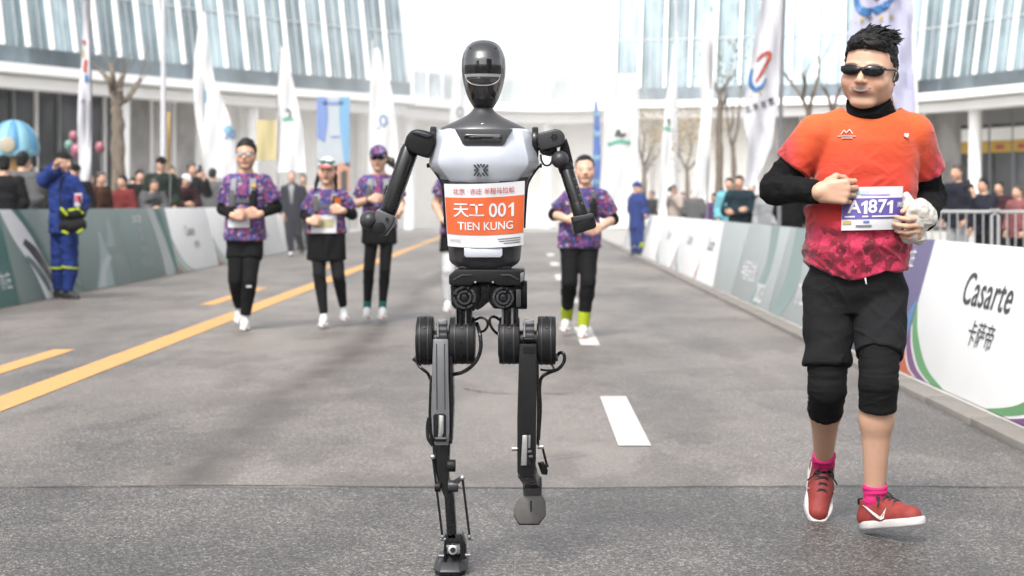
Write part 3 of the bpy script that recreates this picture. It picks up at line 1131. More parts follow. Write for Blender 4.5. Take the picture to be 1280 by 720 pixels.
# abdomen -----------------------------------------------------------
b = MB()
b.loft([facet_sec(606, y, w, d) for y, w, d in ((206, 62, 30), (214, 60.5, 33), (222, 56, 35), (232, 52.5, 36), (250, 51.3, 36.5), (280, 48.6, 36.5), (310, 45.8, 36), (325, 44.4, 35), (329, 41.5, 33.5), (337, 29.5, 28))])
abd = b.build('abdomen_shell', M_RDARK, robot, bevel=0.004, bseg=3, angle=40)
b = rpoly([(580, 310), (628, 310), (628, 319.5), (625.5, 322), (582.5, 322), (580, 319.5)], -39.5 * U, 0.02)
b.build('latch_plate', M_RSILV, abd, bevel=0.003)
b = rpoly([(577, 322.6), (631, 322.6), (628, 326), (580, 326)], -36.5 * U, 0.01); b.build('latch_groove', M_RBLK, abd)
for sx in (-1, 1):
    b = MB(); b.tube([R(606 + sx * 69, 207, -0.02), R(606 + sx * 61, 217, -0.035), R(606 + sx * 53.5, 232, -0.05), R(606 + sx * 51, 258, -0.055), R(606 + sx * 49.5, 285, -0.05)], 0.0036, 8)
    b.build('bib_strap', M_RBLKM, robot)

# race bib ----------------------------------------------------------
def bibpt(u, v, off=0.0):
    """u 0..1 across, v 0..1 downwards"""
    x = (555 + 101 * u) * (1 - v) + (559.8 + 94.4 * u) * v
    y0 = 229.7 - 3.7 * u + 7.0 * u * (1 - u)
    y1 = 307.6 - 1.4 * u + 12.0 * u * (1 - u)
    y = y0 + (y1 - y0) * v
    rip = 0.0018 * math.sin(9 * u + 4 * v) + 0.0012 * math.sin(17 * u - 7 * v)
    dy = -(44.5 - 10.5 * (2 * u - 1) ** 2 - 2.5 * v) * U + rip
    return R(x, y, dy - off)
def bibgrid(u0, u1, v0, v1, off, nu=20, nv=12):
    return [[bibpt(u0 + (u1 - u0) * j / nu, v0 + (v1 - v0) * i / nv, off) for j in range(nu + 1)] for i in range(nv + 1)]
b = MB(); slab(b, bibgrid(0, 1, 0, 1, 0), 0.0012)
bib = b.build('race_bib', M_BIBW, robot, angle=60)
bib['label'] = 'orange and white race bib reading TIEN KUNG 001'
b = MB(); slab(b, bibgrid(0.004, 0.996, 0.215, 0.80, 0.0015), 0.0008)
b.build('orange_band', M_BIBO, bib, angle=60)
BW, BH = 98.0 * U, 80.0 * U
def bibtext(body, uc, vc, size, m, bold=0.0, sp=1.0, sx=1.0, name='lettering'):
    return text_mesh(name, body, size * U, lambda a, c: bibpt(uc + a / BW, vc - c / BH, 0.0034), m, bib, bold, 'CENTER', sp, sx)
bibtext('天工', 0.295, 0.425, 20, M_BIBW, 0.012, 0.95)
bibtext('00', 0.66, 0.43, 24, M_BIBW, 0.014, 1.0, 0.92)
b = MB(); b.prism([bibpt(0.845 + x / 101, 0.43 + y / 80, 0.0034) for x, y in ((-4.6, -5.2), (0.6, -8.9), (2.6, -8.9), (2.6, 8.2), (-0.9, 8.2), (-0.9, -4.6), (-4.6, -2.2))], (0, 0.0006, 0))
b.build('lettering', M_BIBW, bib, smooth=False)
bibtext('TIEN KUNG', 0.505, 0.67, 14.2, M_BIBW, 0.012, 1.0, 0.94)
bibtext('北京 · 亦庄 半程马拉松', 0.49, 0.125, 8.2, M_INKR, 0.006, 0.95, 0.95)
bibtext('北京亦庄', 0.10, 0.90, 3.4, M_INKG, 0.0)
for k, w in ((0.865, 0.30), (0.90, 0.28), (0.935, 0.22)):
    b = MB(); slab(b, bibgrid(0.96 - w, 0.96, k, k + 0.012, 0.0015, 8, 1), 0.0006); b.build('print_line', M_INKG, bib)

# arms --------------------------------------------------------------
arm = rpoly([(505, 179), (508, 170), (513, 164), (520, 161), (531, 163), (544, 167), (543, 177), (538, 193), (533, 197), (524, 194.5), (512, 190)], -0.075, 0.13)
sh = arm.build('shoulder', M_RBLKM, robot, bevel=0.010, bseg=3)
b = rpoly([(514, 166), (521, 163), (532, 165.5), (541, 169.5), (534, 173), (522, 168.5)], -0.081, 0.05); b.build('shoulder_cap', M_RDARK, sh, bevel=0.004)
b = MB(); b.cyl(R(546, 178, 0.0), R(538, 178, 0.0), 0.052, seg=28); b.build('shoulder_ring', M_RBLK, robot, bevel=0.004)
up = MB()
a0, a1 = R(513.5, 184, -0.01), R(484.5, 267, -0.05)
ax = (a1 - a0).normalized()
sv = ax.cross(Vector((0, 1, 0))).normalized()
fv = sv.cross(ax).normalized()
secs = []
for t, w, d in ((0, 9.8, 15), (0.08, 11.2, 17), (0.5, 10.7, 16.5), (0.93, 10.2, 15), (1.0, 9.6, 14)):
    c = a0.lerp(a1, t)
    secs.append([c + sv * (w * U * math.copysign(abs(math.cos(k / 24 * 2 * math.pi)) ** 0.6, math.cos(k / 24 * 2 * math.pi))) + fv * (d * U * math.copysign(abs(math.sin(k / 24 * 2 * math.pi)) ** 0.6, math.sin(k / 24 * 2 * math.pi))) for k in range(24)])
up.loft(secs)
ua = up.build('upper_arm', M_RBLK, robot, bevel=0.002, angle=50)
for k in (0.22, 0.45):
    b = MB(); c = a0.lerp(a1, k); b.cyl(c - ax * 0.003, c + ax * 0.003, 0.05, seg=32)
b = rpoly([(471.5, 260), (494, 270.5), (492.5, 278), (487, 287), (480.5, 296), (474, 294.5), (468, 289), (463, 281)], -0.095, 0.085)
el = b.build('elbow_housing', M_RYOKE, robot, bevel=0.007, bseg=3)
b = MB(); b.ball(R(462, 275.5, -0.07), 12.2 * U, 28, (1, 1.15, 1)); b.build('elbow_motor', M_RDARK, el)
b = MB(); b.cyl(R(474, 285, -0.125), R(474, 285, -0.06), 7.6 * U, seg=28); b.build('elbow_cap', M_RBLKM, el, bevel=0.003)
b = MB(); b.cyl(R(484, 274, -0.103), R(484, 274, -0.06), 2.0 * U, seg=14); b.build('bolt', M_RBLK, el)

b = rpoly([(671.5, 166.5), (694, 161), (701, 162.3), (706, 168.5), (706.5, 175), (703, 181.5), (696, 184), (676, 188.5), (672.5, 178)], -0.085, 0.12)
sh2 = b.build('shoulder', M_RDARK, robot, bevel=0.006, bseg=3)
b = rpoly([(674, 188), (696, 184), (697, 189), (689, 195), (678, 193)], -0.06, 0.09); b.build('shoulder_bracket', M_RBLK, sh2, bevel=0.004)
b = MB(); b.cyl(R(665, 178, 0.0), R(673, 178, 0.0), 0.05, seg=28); b.build('shoulder_ring', M_RBLK, robot, bevel=0.004)
b = MB()
for k in range(6):
    a = k / 6 * 2 * math.pi
    c0 = (692.8 + 1.6 * math.cos(a), 171.3 + 1.6 * math.sin(a)); c1 = (692.8 + 4.6 * math.cos(a), 171.3 + 4.6 * math.sin(a))
    stroke(b, c0, c1, 1.6, -0.0872, 0.003)
b.build('shoulder_emblem', M_RBLK, sh2)
b = rpoly([(700, 184), (708, 172), (712, 184), (717, 205), (708, 212), (700, 206)], -0.04, 0.07); b.build('arm_bracket', M_RBLKM, robot, bevel=0.005)
b = MB(); b.ball(R(700, 199.5, -0.07), 11 * U, 30, (1.0, 1.0, 1.0)); b.build('elbow_motor', M_RDARK, robot)
t0, t1 = R(706.5, 207, -0.05), R(727.5, 274, -0.10)
b = MB(); b.cyl(t0, t1, 8.8 * U, 8.4 * U, 32); fa = b.build('forearm', M_RBLK, robot, bevel=0.004, bseg=3)
tx = (t1 - t0).normalized()
b = MB(); b.cyl(t1 - tx * 0.055, t1 - tx * 0.01, 9.0 * U, 9.0 * U, 32); b.build('forearm_sleeve', M_RBLKM, fa, bevel=0.003)
b = MB(); b.cyl(t0 - tx * 0.004, t0 + tx * 0.02, 9.6 * U, 9.6 * U, 32); b.build('forearm_collar', M_RBLKM, fa, bevel=0.003)
sdv = tx.cross(Vector((0, 1, 0))).normalized()
if sdv.x < 0: sdv = -sdv
for k in range(7):
    c = t0.lerp(t1, 0.28 + k * 0.075)
    dirv = (sdv * 0.62 + Vector((0, -0.78, 0))).normalized()
    b = MB(); b.cyl(c + dirv * 8.6 * U, c + dirv * 9.7 * U, (1.5 if k % 2 else 2.1) * U, seg=14); b.build('vent_hole', M_RDARK if k % 2 else M_VISOR, fa)
b = rpoly([(714, 271.5), (741, 267), (746, 282), (744, 285.5), (719.5, 293), (717, 290)], -0.15, 0.085)
wb = b.build('wrist_bracket', M_RBLK, robot, bevel=0.004)
b = rpoly([(715, 271), (741.5, 266.5), (743.5, 272.5), (717, 278)], -0.155, 0.09); b.build('wrist_plate', M_RDARK, wb, bevel=0.003)
b = MB(); b.tube([R(676, 194, -0.04), R(677, 201, -0.06), R(681, 206.5, -0.07), R(687, 206, -0.07), R(691, 200, -0.06)], 0.0035, 8, smooth=5); b.build('cable', M_RBLKM, robot)

# pelvis ------------------------------------------------------------
b = rpoly([(561, 344.5), (567, 339), (573, 337), (655, 337), (656, 341), (655.5, 351), (649, 357), (622, 357), (618, 353), (593, 353), (590, 357), (563, 357), (561, 354)], -0.085, 0.17)
pel = b.build('pelvis', M_RBLKM, robot, bevel=0.005)
b = rpoly([(573, 333), (640, 333), (640, 338.5), (573, 338.5)], -0.07, 0.13); b.build('waist_ring', M_RBLK, robot, bevel=0.003)
b = rpoly([(590, 352), (621, 352), (621, 366), (612, 377), (608.5, 379.5), (602, 385), (596, 388), (590, 380)], -0.02, 0.09); b.build('pelvis_core', M_RBLK, pel, bevel=0.003)
for pts in ([(566, 349), (577, 343), (590, 343), (590, 345), (578, 345), (567, 351)], [(649, 349), (638, 343), (626, 343), (626, 345), (637, 345), (648, 351)]):
    b = rpoly(pts, -0.088, 0.006); b.build('pelvis_rib', M_RDARK, pel, bevel=0.0008)
for x in (594, 616):
    b = MB(); b.cyl(R(x, 352.6, -0.092), R(x, 352.6, -0.06), 1.3 * U, seg=10); b.build('bolt', M_RALU, pel)
b = rpoly([(650.5, 341.5), (655, 340), (655, 350), (650.5, 353)], -0.089, 0.03); b.build('side_panel', M_RGREY, pel, bevel=0.001)
for cx, cy, rr in ((580.5, 372, 15.2), (629, 372, 14.2)):
    b = MB(); b.cyl(R(cx, cy, -0.075), R(cx, cy, 0.09), rr * U, seg=36)
    hm = b.build('hip_motor', M_RBLKM, robot, bevel=0.004)
    for r0, r1, dd in ((rr - 1.2, rr - 3.6, 0.083), (8.6, 6.2, 0.086)):
        b = MB()
        rows = []
        for i in range(33):
            a = i / 32 * 2 * math.pi
            rows.append((R(cx, cy, -dd) + Vector((math.cos(a), 0, math.sin(a))) * r0 * U, R(cx, cy, -dd) + Vector((math.cos(a), 0, math.sin(a))) * r1 * U))
        for i in range(32):
            b.prism([rows[i][0], rows[i + 1][0], rows[i + 1][1], rows[i][1]], (0, 0.012, 0))
        bmesh.ops.remove_doubles(b.bm, verts=b.bm.verts[:], dist=1e-5)
        b.build('motor_ring', M_RDARK, hm)
    b = MB(); b.cyl(R(cx, cy, -0.08), R(cx, cy, -0.05), 4.4 * U, seg=20); b.build('motor_hub', M_RBLK, hm, bevel=0.001)
    for k in range(8):
        a = (k + 0.5) / 8 * 2 * math.pi
        c = R(cx + 11 * math.cos(a), cy + 11 * math.sin(a), -0.08); b = MB(); b.cyl(c, c + Vector((0, 0.01, 0)), 1.0 * U, seg=8); b.build('bolt', M_RDARK, hm)
b = rpoly([(563, 356), (601, 356), (601, 374), (593, 389), (571, 389), (564, 381)], -0.03, 0.10); b.build('hip_bracket', M_RBLK, pel, bevel=0.005)
b = rpoly([(613, 356), (652, 356), (652, 380), (645, 387), (617, 386), (611, 378)], -0.03, 0.10); b.build('hip_bracket', M_RBLK, pel, bevel=0.005)
b = MB(); b.cyl(R(648, 368.5, 0.01), R(659, 368.5, 0.01), 18 * U, seg=36); b.build('side_motor', M_RBLKM, pel, bevel=0.004)
b = rpoly([(645, 362), (651, 362), (651, 384), (645, 384)], -0.09, 0.05); b.build('side_bracket', M_RDARK, pel, bevel=0.002)

# thighs, motors ----------------------------------------------------
def drum(name, x0, x1, y, r, dy, m=M_RBLKM, lip=True):
    b = MB(); b.cyl(R(x0, y, dy), R(x1, y, dy), r * U, seg=44)
    o = b.build(name, m, robot, bevel=0.004, bseg=3)
    if lip:
        for f in (0.22, 0.72):
            xa = x0 + (x1 - x0) * f
            b = MB(); b.cyl(R(xa - 0.9, y, dy), R(xa + 0.9, y, dy), (r + 0.9) * U, seg=44); b.build('motor_ring', M_RDARK, o, bevel=0.0012)
        b = MB(); b.cyl(R(x0 - 1.2, y, dy), R(x0 + 0.5, y, dy), r * 0.72 * U, seg=32); b.build('motor_cap', M_RBLK, o, bevel=0.001)
        for k in range(10):
            a = k / 10 * 2 * math.pi
            c = R(x0 + (x1 - x0) * 0.5, y, dy) + Vector((0, math.cos(a), math.sin(a))) * (r - 0.3) * U
            d = Vector((0, math.cos(a), math.sin(a)))
            b = MB(); b.cyl(c, c + d * 1.3 * U, 1.3 * U, seg=8); b.build('bolt', M_RBLK, o)
    return o


for x0, x1, xi0, xi1, xh0, xh1, tilt in ((521.5, 542, 562.5, 594, 542.5, 562, 0), (672, 694.5, 624, 649.5, 649, 672, 1)):
    drum('thigh_motor', x0, x1, 425.5, 30.2, 0.0)
    drum('knee_motor', xi0, xi1, 425.5, 29.3, 0.0)
    b = MB(); b.cyl(R(xh0 - 1, 425.5, 0), R(xh1 + 1, 425.5, 0), 13 * U, seg=28); b.build('motor_shaft', M_RBLK, robot)
    xm = (xh0 + xh1) / 2
    b = MB(); b.box2(R(xm - 6, 400, -0.068), R(xm + 7, 423, -0.02)); cp = b.build('motor_coupling', M_RALU, robot, bevel=0.003)
    cp.data.materials[0] = M_RGREY
    for yy in (404.5, 412, 419):
        b = MB(); b.box2(R(xm - 7, yy, -0.071), R(xm + 7.5, yy + 2.2, -0.03)); b.build('coupling_rib', M_RDARK, cp, bevel=0.001)
    b = MB(); b.cyl(R(xm - 5, 402, -0.072), R(xm - 5, 421, -0.072), 1.4 * U, seg=10); b.build('coupling_pin', M_RALU, cp)
    xc = (568 + 592) / 2 if not tilt else (625 + 650) / 2
    b = MB(); b.box2(R(xc - 10, 384, -0.045), R(xc + 10, 402, 0.06)); b.build('hip_link', M_RBLK, robot, bevel=0.003)
    for k in (-9, -3, 3, 9):
        b = MB(); b.box2(R(xc + k - 1.6, 385, -0.06), R(xc + k + 1.6, 403, 0.05)); b.build('hip_link', M_RGREY if k in (-9, 3) else M_RBLKM, robot, bevel=0.001)

# image-left (standing) leg: grey thigh link
def link(pts_front, dy, thick, name, m, bev=0.003):
    return rpoly(pts_front, dy, thick).build(name, m, robot, bevel=bev)
th = link([(541, 424), (560.5, 424), (560.8, 470), (562, 515), (562, 540), (560.5, 557), (543.5, 557), (540, 540), (538.8, 515), (540, 470)], -0.072, 0.115, 'thigh_link', M_RGREY, 0.004)
for x0, x1 in ((545, 546.2), (555, 556.2)):
    b = rpoly([(x0, 430), (x1, 430), (x1 + .6, 512), (x0 + .6, 512)], -0.0735, 0.004); b.build('link_groove', M_RDARK, th)
b = rpoly([(561.8, 426), (565.5, 440), (567, 505), (565, 555), (562.3, 555), (562.8, 515), (561.8, 470)], -0.06, 0.10); b.build('link_side', M_RBLK, th, bevel=0.002)
b = rpoly([(537, 470), (539.4, 470), (538.4, 515), (539, 540), (543, 556), (539, 556), (535.5, 540), (535.5, 515)], -0.05, 0.08); b.build('link_side', M_RBLK, th, bevel=0.001)
b = rpoly([(544, 517), (555, 517), (557.5, 519.5), (557.5, 552), (542, 552), (541.5, 519.5)], -0.074, 0.01); b.build('link_slot', M_RBLK, th, bevel=0.001)
b = rpoly([(548.5, 519.5), (554.5, 519.5), (554.5, 541), (552, 547), (547, 547), (548, 541)], -0.077, 0.012); b.build('push_rod', M_RALU, th, bevel=0.002)
b = MB(); b.cyl(R(544, 548.5, -0.078), R(558, 548.5, -0.078), 2.4 * U, seg=14); b.build('knee_pin', M_RDARK, th)
# shank
sk = link([(540, 552), (562.5, 552), (561.5, 575), (561, 600), (567, 620), (570.5, 674), (559, 674), (555.5, 622), (547.5, 602), (542, 580)], -0.05, 0.07, 'shank', M_RBLK, 0.003)
b = MB(); b.cyl(R(559, 582, -0.04), R(569.5, 582, -0.04), 7.6 * U, seg=26); b.build('ankle_motor', M_RBLKM, sk, bevel=0.002)
b = MB(); b.cyl(R(560, 607.5, -0.05), R(573, 607.5, -0.05), 7.4 * U, seg=26); am = b.build('ankle_motor', M_RDARK, sk, bevel=0.002)
b = MB(); b.cyl(R(543.5, 608.5, -0.05), R(551, 608.5, -0.05), 6.2 * U, seg=26); b.build('ankle_motor', M_RBLKM, sk, bevel=0.002)
b = MB(); b.cyl(R(570.5, 606, -0.052), R(574.5, 606, -0.052), 4.4 * U, seg=20); b.build('motor_cap', M_RALU, sk)
for (p, q) in (((541, 571), (553, 671)), ((578, 597), (587, 671))):
    b = MB(); b.cyl(R(*p, -0.06), R(*q, -0.05), 1.5 * U, seg=12); b.build('tie_rod', M_RBLKM, sk)
    b = MB(); b.ball(R(*p, -0.062), 3.4 * U, 14); b.build('rod_end', M_RALU, sk)
    b = MB(); b.ball(R(*q, -0.052), 2.8 * U, 14); b.build('rod_end', M_RGREY, sk)
b = rpoly([(565, 602), (577, 594.5), (578.5, 599), (569, 610)], -0.065, 0.014); b.build('crank', M_RDARK, sk, bevel=0.001)
b = rpoly([(540, 569), (546, 596), (548, 606), (544.5, 606), (540, 585)], -0.055, 0.014); b.build('crank', M_RALU, sk, bevel=0.001)
b = MB(); b.tube([R(536, 522, -0.02), R(534, 533, -0.02), R(535, 548, -0.03), R(541, 557, -0.03)], 0.005, 10, smooth=5); b.build('cable', M_RBLKM, th)
# foot on the ground
ft = MB()
fx = R(563.5, 700).x
def foot_oct(w, y0, y1, z, c=0.4):
    return [(fx - w * c, y0, z), (fx + w * c, y0, z), (fx + w, y0 + 0.035, z), (fx + w, y1 - 0.03, z), (fx + w * c, y1, z), (fx - w * c, y1, z), (fx - w, y1 - 0.03, z), (fx - w, y0 + 0.035, z)]
ft.loft([foot_oct(0.054, -0.075, 0.145, 0.014, 0.6), foot_oct(0.053, -0.07, 0.14, 0.022, 0.6), foot_oct(0.040, -0.035, 0.10, 0.044, 0.65), foot_oct(0.035, -0.015, 0.075, 0.060, 0.7)])
foot = ft.build('foot', M_RDARK, robot, bevel=0.003)
zg = -RB.z
b = MB(); b.loft([foot_oct(0.047, -0.068, 0.14, 0.001, 0.6), foot_oct(0.050, -0.072, 0.145, 0.0125, 0.6)]); b.build('sole', M_RBLK, foot, bevel=0.002)
for sx in (-1, 1):
    b = MB(); b.loft([[(fx + sx * 0.016, -0.062, 0.027), (fx + sx * 0.040, -0.040, 0.027), (fx + sx * 0.037, -0.028, 0.040), (fx + sx * 0.016, -0.045, 0.040)], [(fx + sx * 0.018, -0.03, 0.036), (fx + sx * 0.04, -0.02, 0.036), (fx + sx * 0.037, -0.01, 0.047), (fx + sx * 0.018, -0.015, 0.047)]]); b.build('toe_cap', M_RYOKE, foot, bevel=0.002)
b = rpoly([(556, 668), (577, 668), (582, 682), (583, 699), (575, 700), (575, 680), (557.5, 680), (557.5, 700), (553.5, 699), (555, 680)], -0.05, 0.08); b.build('ankle_yoke', M_RBLK, foot, bevel=0.002)
b = MB(); b.cyl(R(566, 687.5, -0.06), R(566, 687.5, 0.03), 5.9 * U, seg=24); ar = b.build('ankle_joint', M_RALU, foot, bevel=0.0015)
b = MB(); b.cyl(R(566, 687.5, -0.063), R(566, 687.5, -0.05), 3.4 * U, seg=20); b.build('joint_hub', M_RBLK, ar)
b = rpoly([(558, 681.5), (574.5, 681.5), (574.5, 685), (558, 685)], -0.045, 0.02); b.build('joint_clamp', M_RALU, foot, bevel=0.001)
for x, y in ((553, 674), (587, 673), (551, 695), (584, 694)):
    b = MB(); b.cyl(R(x - 2.5, y, -0.05), R(x + 4, y, -0.05), 2.2 * U, seg=12); b.build('bolt', M_RGREY, foot)

# image-right (lifted) leg: black thigh link, shank folded back, foot hanging
th2 = link([(649, 430), (671, 430), (671.5, 470), (670.5, 520), (670, 575), (668, 592), (663, 597), (652, 597), (646.5, 591), (646.5, 520), (648, 470)], -0.07, 0.115, 'thigh_link', M_RBLKM, 0.004)
b = rpoly([(654, 434), (668, 434), (668, 441), (654, 441)], -0.073, 0.01); b.build('link_slot', M_RBLK, th2)
b = rpoly([(671.4, 445), (673.5, 452), (674.5, 520), (674, 556), (670.6, 556), (671.2, 520)], -0.05, 0.08); b.build('link_side', M_RBLK, th2, bevel=0.001)
b = rpoly([(651, 543), (664, 543), (664, 582), (650, 582)], -0.073, 0.01); b.build('link_slot', M_RBLK, th2)
b = rpoly([(653, 544), (659.5, 544), (658.5, 582), (651, 582)], -0.076, 0.012); b.build('push_rod', M_RALU, th2, bevel=0.002)
b = rpoly([(660.5, 544), (663.5, 544), (663, 560), (660, 560)], -0.076, 0.012); b.build('push_rod', M_RGREY, th2, bevel=0.001)
for x, y in ((643.5, 561), (675.5, 558.5)):
    b = MB(); b.cyl(R(x - 3.5, y, -0.03), R(x + 3.5, y, -0.03), 2.8 * U, seg=12); b.build('bolt', M_RALU, th2)
for x, y in ((661.5, 565), (663, 571)):
    b = MB(); b.cyl(R(x - 2, y, -0.078), R(x + 3, y, -0.078), 2.6 * U, seg=12); b.build('bolt', M_RDARK, th2)
b = MB()
b.loft([[R(647, 576, 0.0), R(669, 576, 0.0), R(669, 597, -0.03), R(647, 597, -0.03)], [R(653, 588, 0.14), R(672, 588, 0.14), R(672, 606, 0.14), R(653, 606, 0.14)], [R(655, 595, 0.30), R(676, 595, 0.30), R(676, 612, 0.30), R(655, 612, 0.30)]])
sk2 = b.build('shank', M_RBLK, robot, bevel=0.005)
b = rpoly([(654.5, 596), (677, 596), (677.5, 607), (677, 620), (654, 620), (653.5, 607)], 0.255, 0.05); f2 = b.build('foot', M_RYOKE, robot, bevel=0.005)
b = rpoly([(654, 616.5), (677, 616.5), (681.5, 626), (682, 644), (673, 655), (649, 655), (642.5, 644), (645, 627)], 0.265, 0.014); b.build('toe_cap', mat('foot_plate_grey', (0.13, 0.125, 0.12), 0.4, 0.3, 0.2, 60), f2, bevel=0.003)
b = rpoly([(645, 627), (642, 644.5), (648.5, 656.5), (673.5, 656.5), (682.6, 644.5), (681.9, 626)], 0.276, 0.014); b.build('sole', M_RBLK, f2, bevel=0.003)
b = rpoly([(663, 626), (664.5, 626), (664.5, 640), (663, 640)], 0.262, 0.005); b.build('foot_rib', M_RBLKM, f2)
b = MB(); b.cyl(R(677.5, 557, 0.0), R(683.5, 581, 0.12), 1.6 * U, seg=10); b.build('tie_rod', M_RBLK, sk2)
b = rpoly([(672, 579), (679, 577), (685, 588), (684, 594), (677, 593)], 0.1, 0.03); b.build('crank', M_RBLK, sk2, bevel=0.002)
b = MB(); b.ball(R(683.5, 582, 0.11), 2.6 * U, 12); b.build('rod_end', M_RDARK, sk2)

# cables ------------------------------------------------------------
for pts, rr in (([(594, 400, -.03), (601, 397, -.05), (608, 400, -.06), (609.5, 407, -.06), (605, 413.5, -.05), (598, 415, -.03)], 0.0042),
                ([(596, 404, -.02), (600, 418, -.05), (601, 434, -.06), (597, 448, -.06), (588, 459, -.06), (576, 466, -.05), (564, 468, -.03)], 0.0062),
                ([(625, 400, -.03), (618, 396, -.05), (612.5, 398, -.06), (613, 406, -.06), (618, 414, -.05), (625, 419, -.03)], 0.0046),
                ([(694, 448, -.02), (700, 441, -.03), (705, 443, -.04), (705, 452, -.04), (698, 461, -.04), (686, 466, -.03), (677, 472, -.03), (674.5, 486, -.02), (675.5, 510, -.02), (674, 535, -.02), (673, 550, -.02)], 0.0056),
                ([(690, 456, -.04), (692, 462, -.05), (684, 463, -.04), (676, 462, -.03)], 0.0036),
                ([(519.5, 450, -.02), (525, 459, -.05), (534, 466, -.05), (538, 474, -.04)], 0.005)):
    b = MB(); b.tube([R(*p) for p in pts], rr, 10, smooth=5); b.build('cable', M_RBLK, robot)
b = MB(); b.cyl(R(517.5, 446, -0.02), R(523, 450, -0.02), 5 * U, seg=16); b.build('cable_plug', M_RDARK, robot, bevel=0.002)
b = MB(); b.cyl(R(692, 447, -0.03), R(697.5, 447, -0.03), 4.6 * U, seg=16); b.build('cable_plug', M_RDARK, robot, bevel=0.002)
# ------------------------------------------------------------------ advertising boards along both sides
def flat_mat(name, col, rough=0.55):
    return mat(name, tuple(c * 0.44 for c in col), rough, 0, 0.07, 3.0)


M_BOARDW = flat_mat('board_white', (1.25, 1.25, 1.25))
M_BOARDG = flat_mat('board_grey_green', (0.22, 0.31, 0.29))
M_BOARDT = flat_mat('board_teal', (0.04, 0.22, 0.18))
M_BOARDPG = flat_mat('board_pale_grey', (0.58, 0.63, 0.63))
M_BOARDP = flat_mat('board_purple', (0.18, 0.15, 0.30))
M_PRTEAL = flat_mat('print_pale_teal', (0.38, 0.50, 0.48))
M_PRGREEN = flat_mat('print_green', (0.16, 0.42, 0.17))
M_PRPURP = flat_mat('print_purple', (0.22, 0.08, 0.25))
M_PRORANGE = flat_mat('print_orange', (0.62, 0.13, 0.04))
M_PRBLUE = flat_mat('print_blue', (0.12, 0.30, 0.58))
M_PRDGREY = flat_mat('print_dark_grey', (0.06, 0.06, 0.065))
M_PRRED = flat_mat('print_red', (0.50, 0.10, 0.12))
M_STRUT = mat('barrier_steel', (0.42, 0.42, 0.42), 0.4, 0.7, 0.12, 20)


class Board:
    """one leaning board; u 0..1 left to right as the crowd on the road reads it, v 0..1 upwards"""
    def __init__(s, side, y0, y1, m, label, group='advertising boards along the road'):
        s.side = side
        if side == 'L':
            s.b0, s.b1, s.t = (-5.95, y0, 0.004), (-5.95, y1, 0.004), (-0.26, 1.11)
        else:
            s.b0, s.b1, s.t = (2.56, y1, 0.034), (2.56, y0, 0.034), (0.25, 0.90)
        s.L = abs(y1 - y0) - 0.02
        s.W = math.hypot(*s.t)
        s.base = Vector(((s.b0[0]), (y0 + y1) / 2, s.b0[2]))
        s.root = empty('advertising_board', s.base, label, 'advertising board', group)
        b = MB()
        b.loft([[s.pt(0, 0, -0.03), s.pt(0, 1, -0.03), s.pt(0, 1, 0), s.pt(0, 0, 0)], [s.pt(1, 0, -0.03), s.pt(1, 1, -0.03), s.pt(1, 1, 0), s.pt(1, 0, 0)]])
        s.panel = b.build('panel', m, s.root, bevel=0.004)
        for u in (0.06, 0.5, 0.94):
            d = -0.55 if side == 'L' else 0.55
            b = MB()
            top = s.pt(u, 0.85, -0.04)
            gz = (0.13 if side == 'L' else 0.035) - s.base.z
            foot = Vector((top.x + d * 0.8, top.y, gz))
            b.cyl(top, foot, 0.014, seg=8)
            b.build('strut', M_STRUT, s.root)

    def pt(s, u, v, o=0.0):
        a, b = Vector(s.b0), Vector(s.b1)
        p = a.lerp(b, 0.002 + 0.996 * u)
        nx = (s.t[1], -s.t[0]) if s.side == 'L' else (-s.t[1], s.t[0])
        n = Vector((nx[0], 0, nx[1])) / s.W
        return p + Vector((s.t[0], 0, s.t[1])) * v + n * o - s.base

    def poly(s, pts, m, o=0.003, name='printed_shape'):
        b = MB()
        b.prism([s.pt(u, v, o) for u, v in pts], s.pt(0, 0, 0) - s.pt(0, 0, 0.002))
        return b.build(name, m, s.panel, smooth=False)

    def band(s, lo, hi, m, o=0.003, n=14):
        """area between two curves v(u): lists of (u, v) control points"""
        A = spline([(u, v, 0) for u, v in lo], n)
        B = spline([(u, v, 0) for u, v in hi], n)
        b = MB()
        k = min(len(A), len(B))
        b.loft([[s.pt(A[i].x, A[i].y, o), s.pt(A[i].x, A[i].y, o - 0.002), s.pt(B[i].x, B[i].y, o - 0.002), s.pt(B[i].x, B[i].y, o)] for i in range(k)])
        return b.build('printed_shape', m, s.panel, smooth=False)

    def text(s, body, u, v, size, m, bold=0.0, sx=1.0, shear=0.0, sp=1.0):
        return text_mesh('lettering', body, size, lambda a, c: s.pt(u + a / s.L, v + c / s.W, 0.005), m, s.panel, bold, 'CENTER', sp, sx, shear)


def curve_corner(B, flip, cols, o=0.003):
    """nested swooshes rising from the bottom edge into a lower corner"""
    f = (lambda u: 1 - u) if flip else (lambda u: u)
    for (w0, w1), m in cols:
        lo = [(f(0.0), 0.52 * (1 - w0) ), (f(0.07 * (1 - w0)), 0.30 * (1 - w0)), (f(0.20 * (1 - w0)), 0.10 * (1 - w0)), (f(0.36 * (1 - w0) + 0.001), 0.0)]
        hi = [(f(0.0), 0.52 * (1 - w1)), (f(0.07 * (1 - w1)), 0.30 * (1 - w1)), (f(0.20 * (1 - w1)), 0.10 * (1 - w1)), (f(0.36 * (1 - w1) + 0.001), 0.0)]
        B.band(lo, hi, m, o)


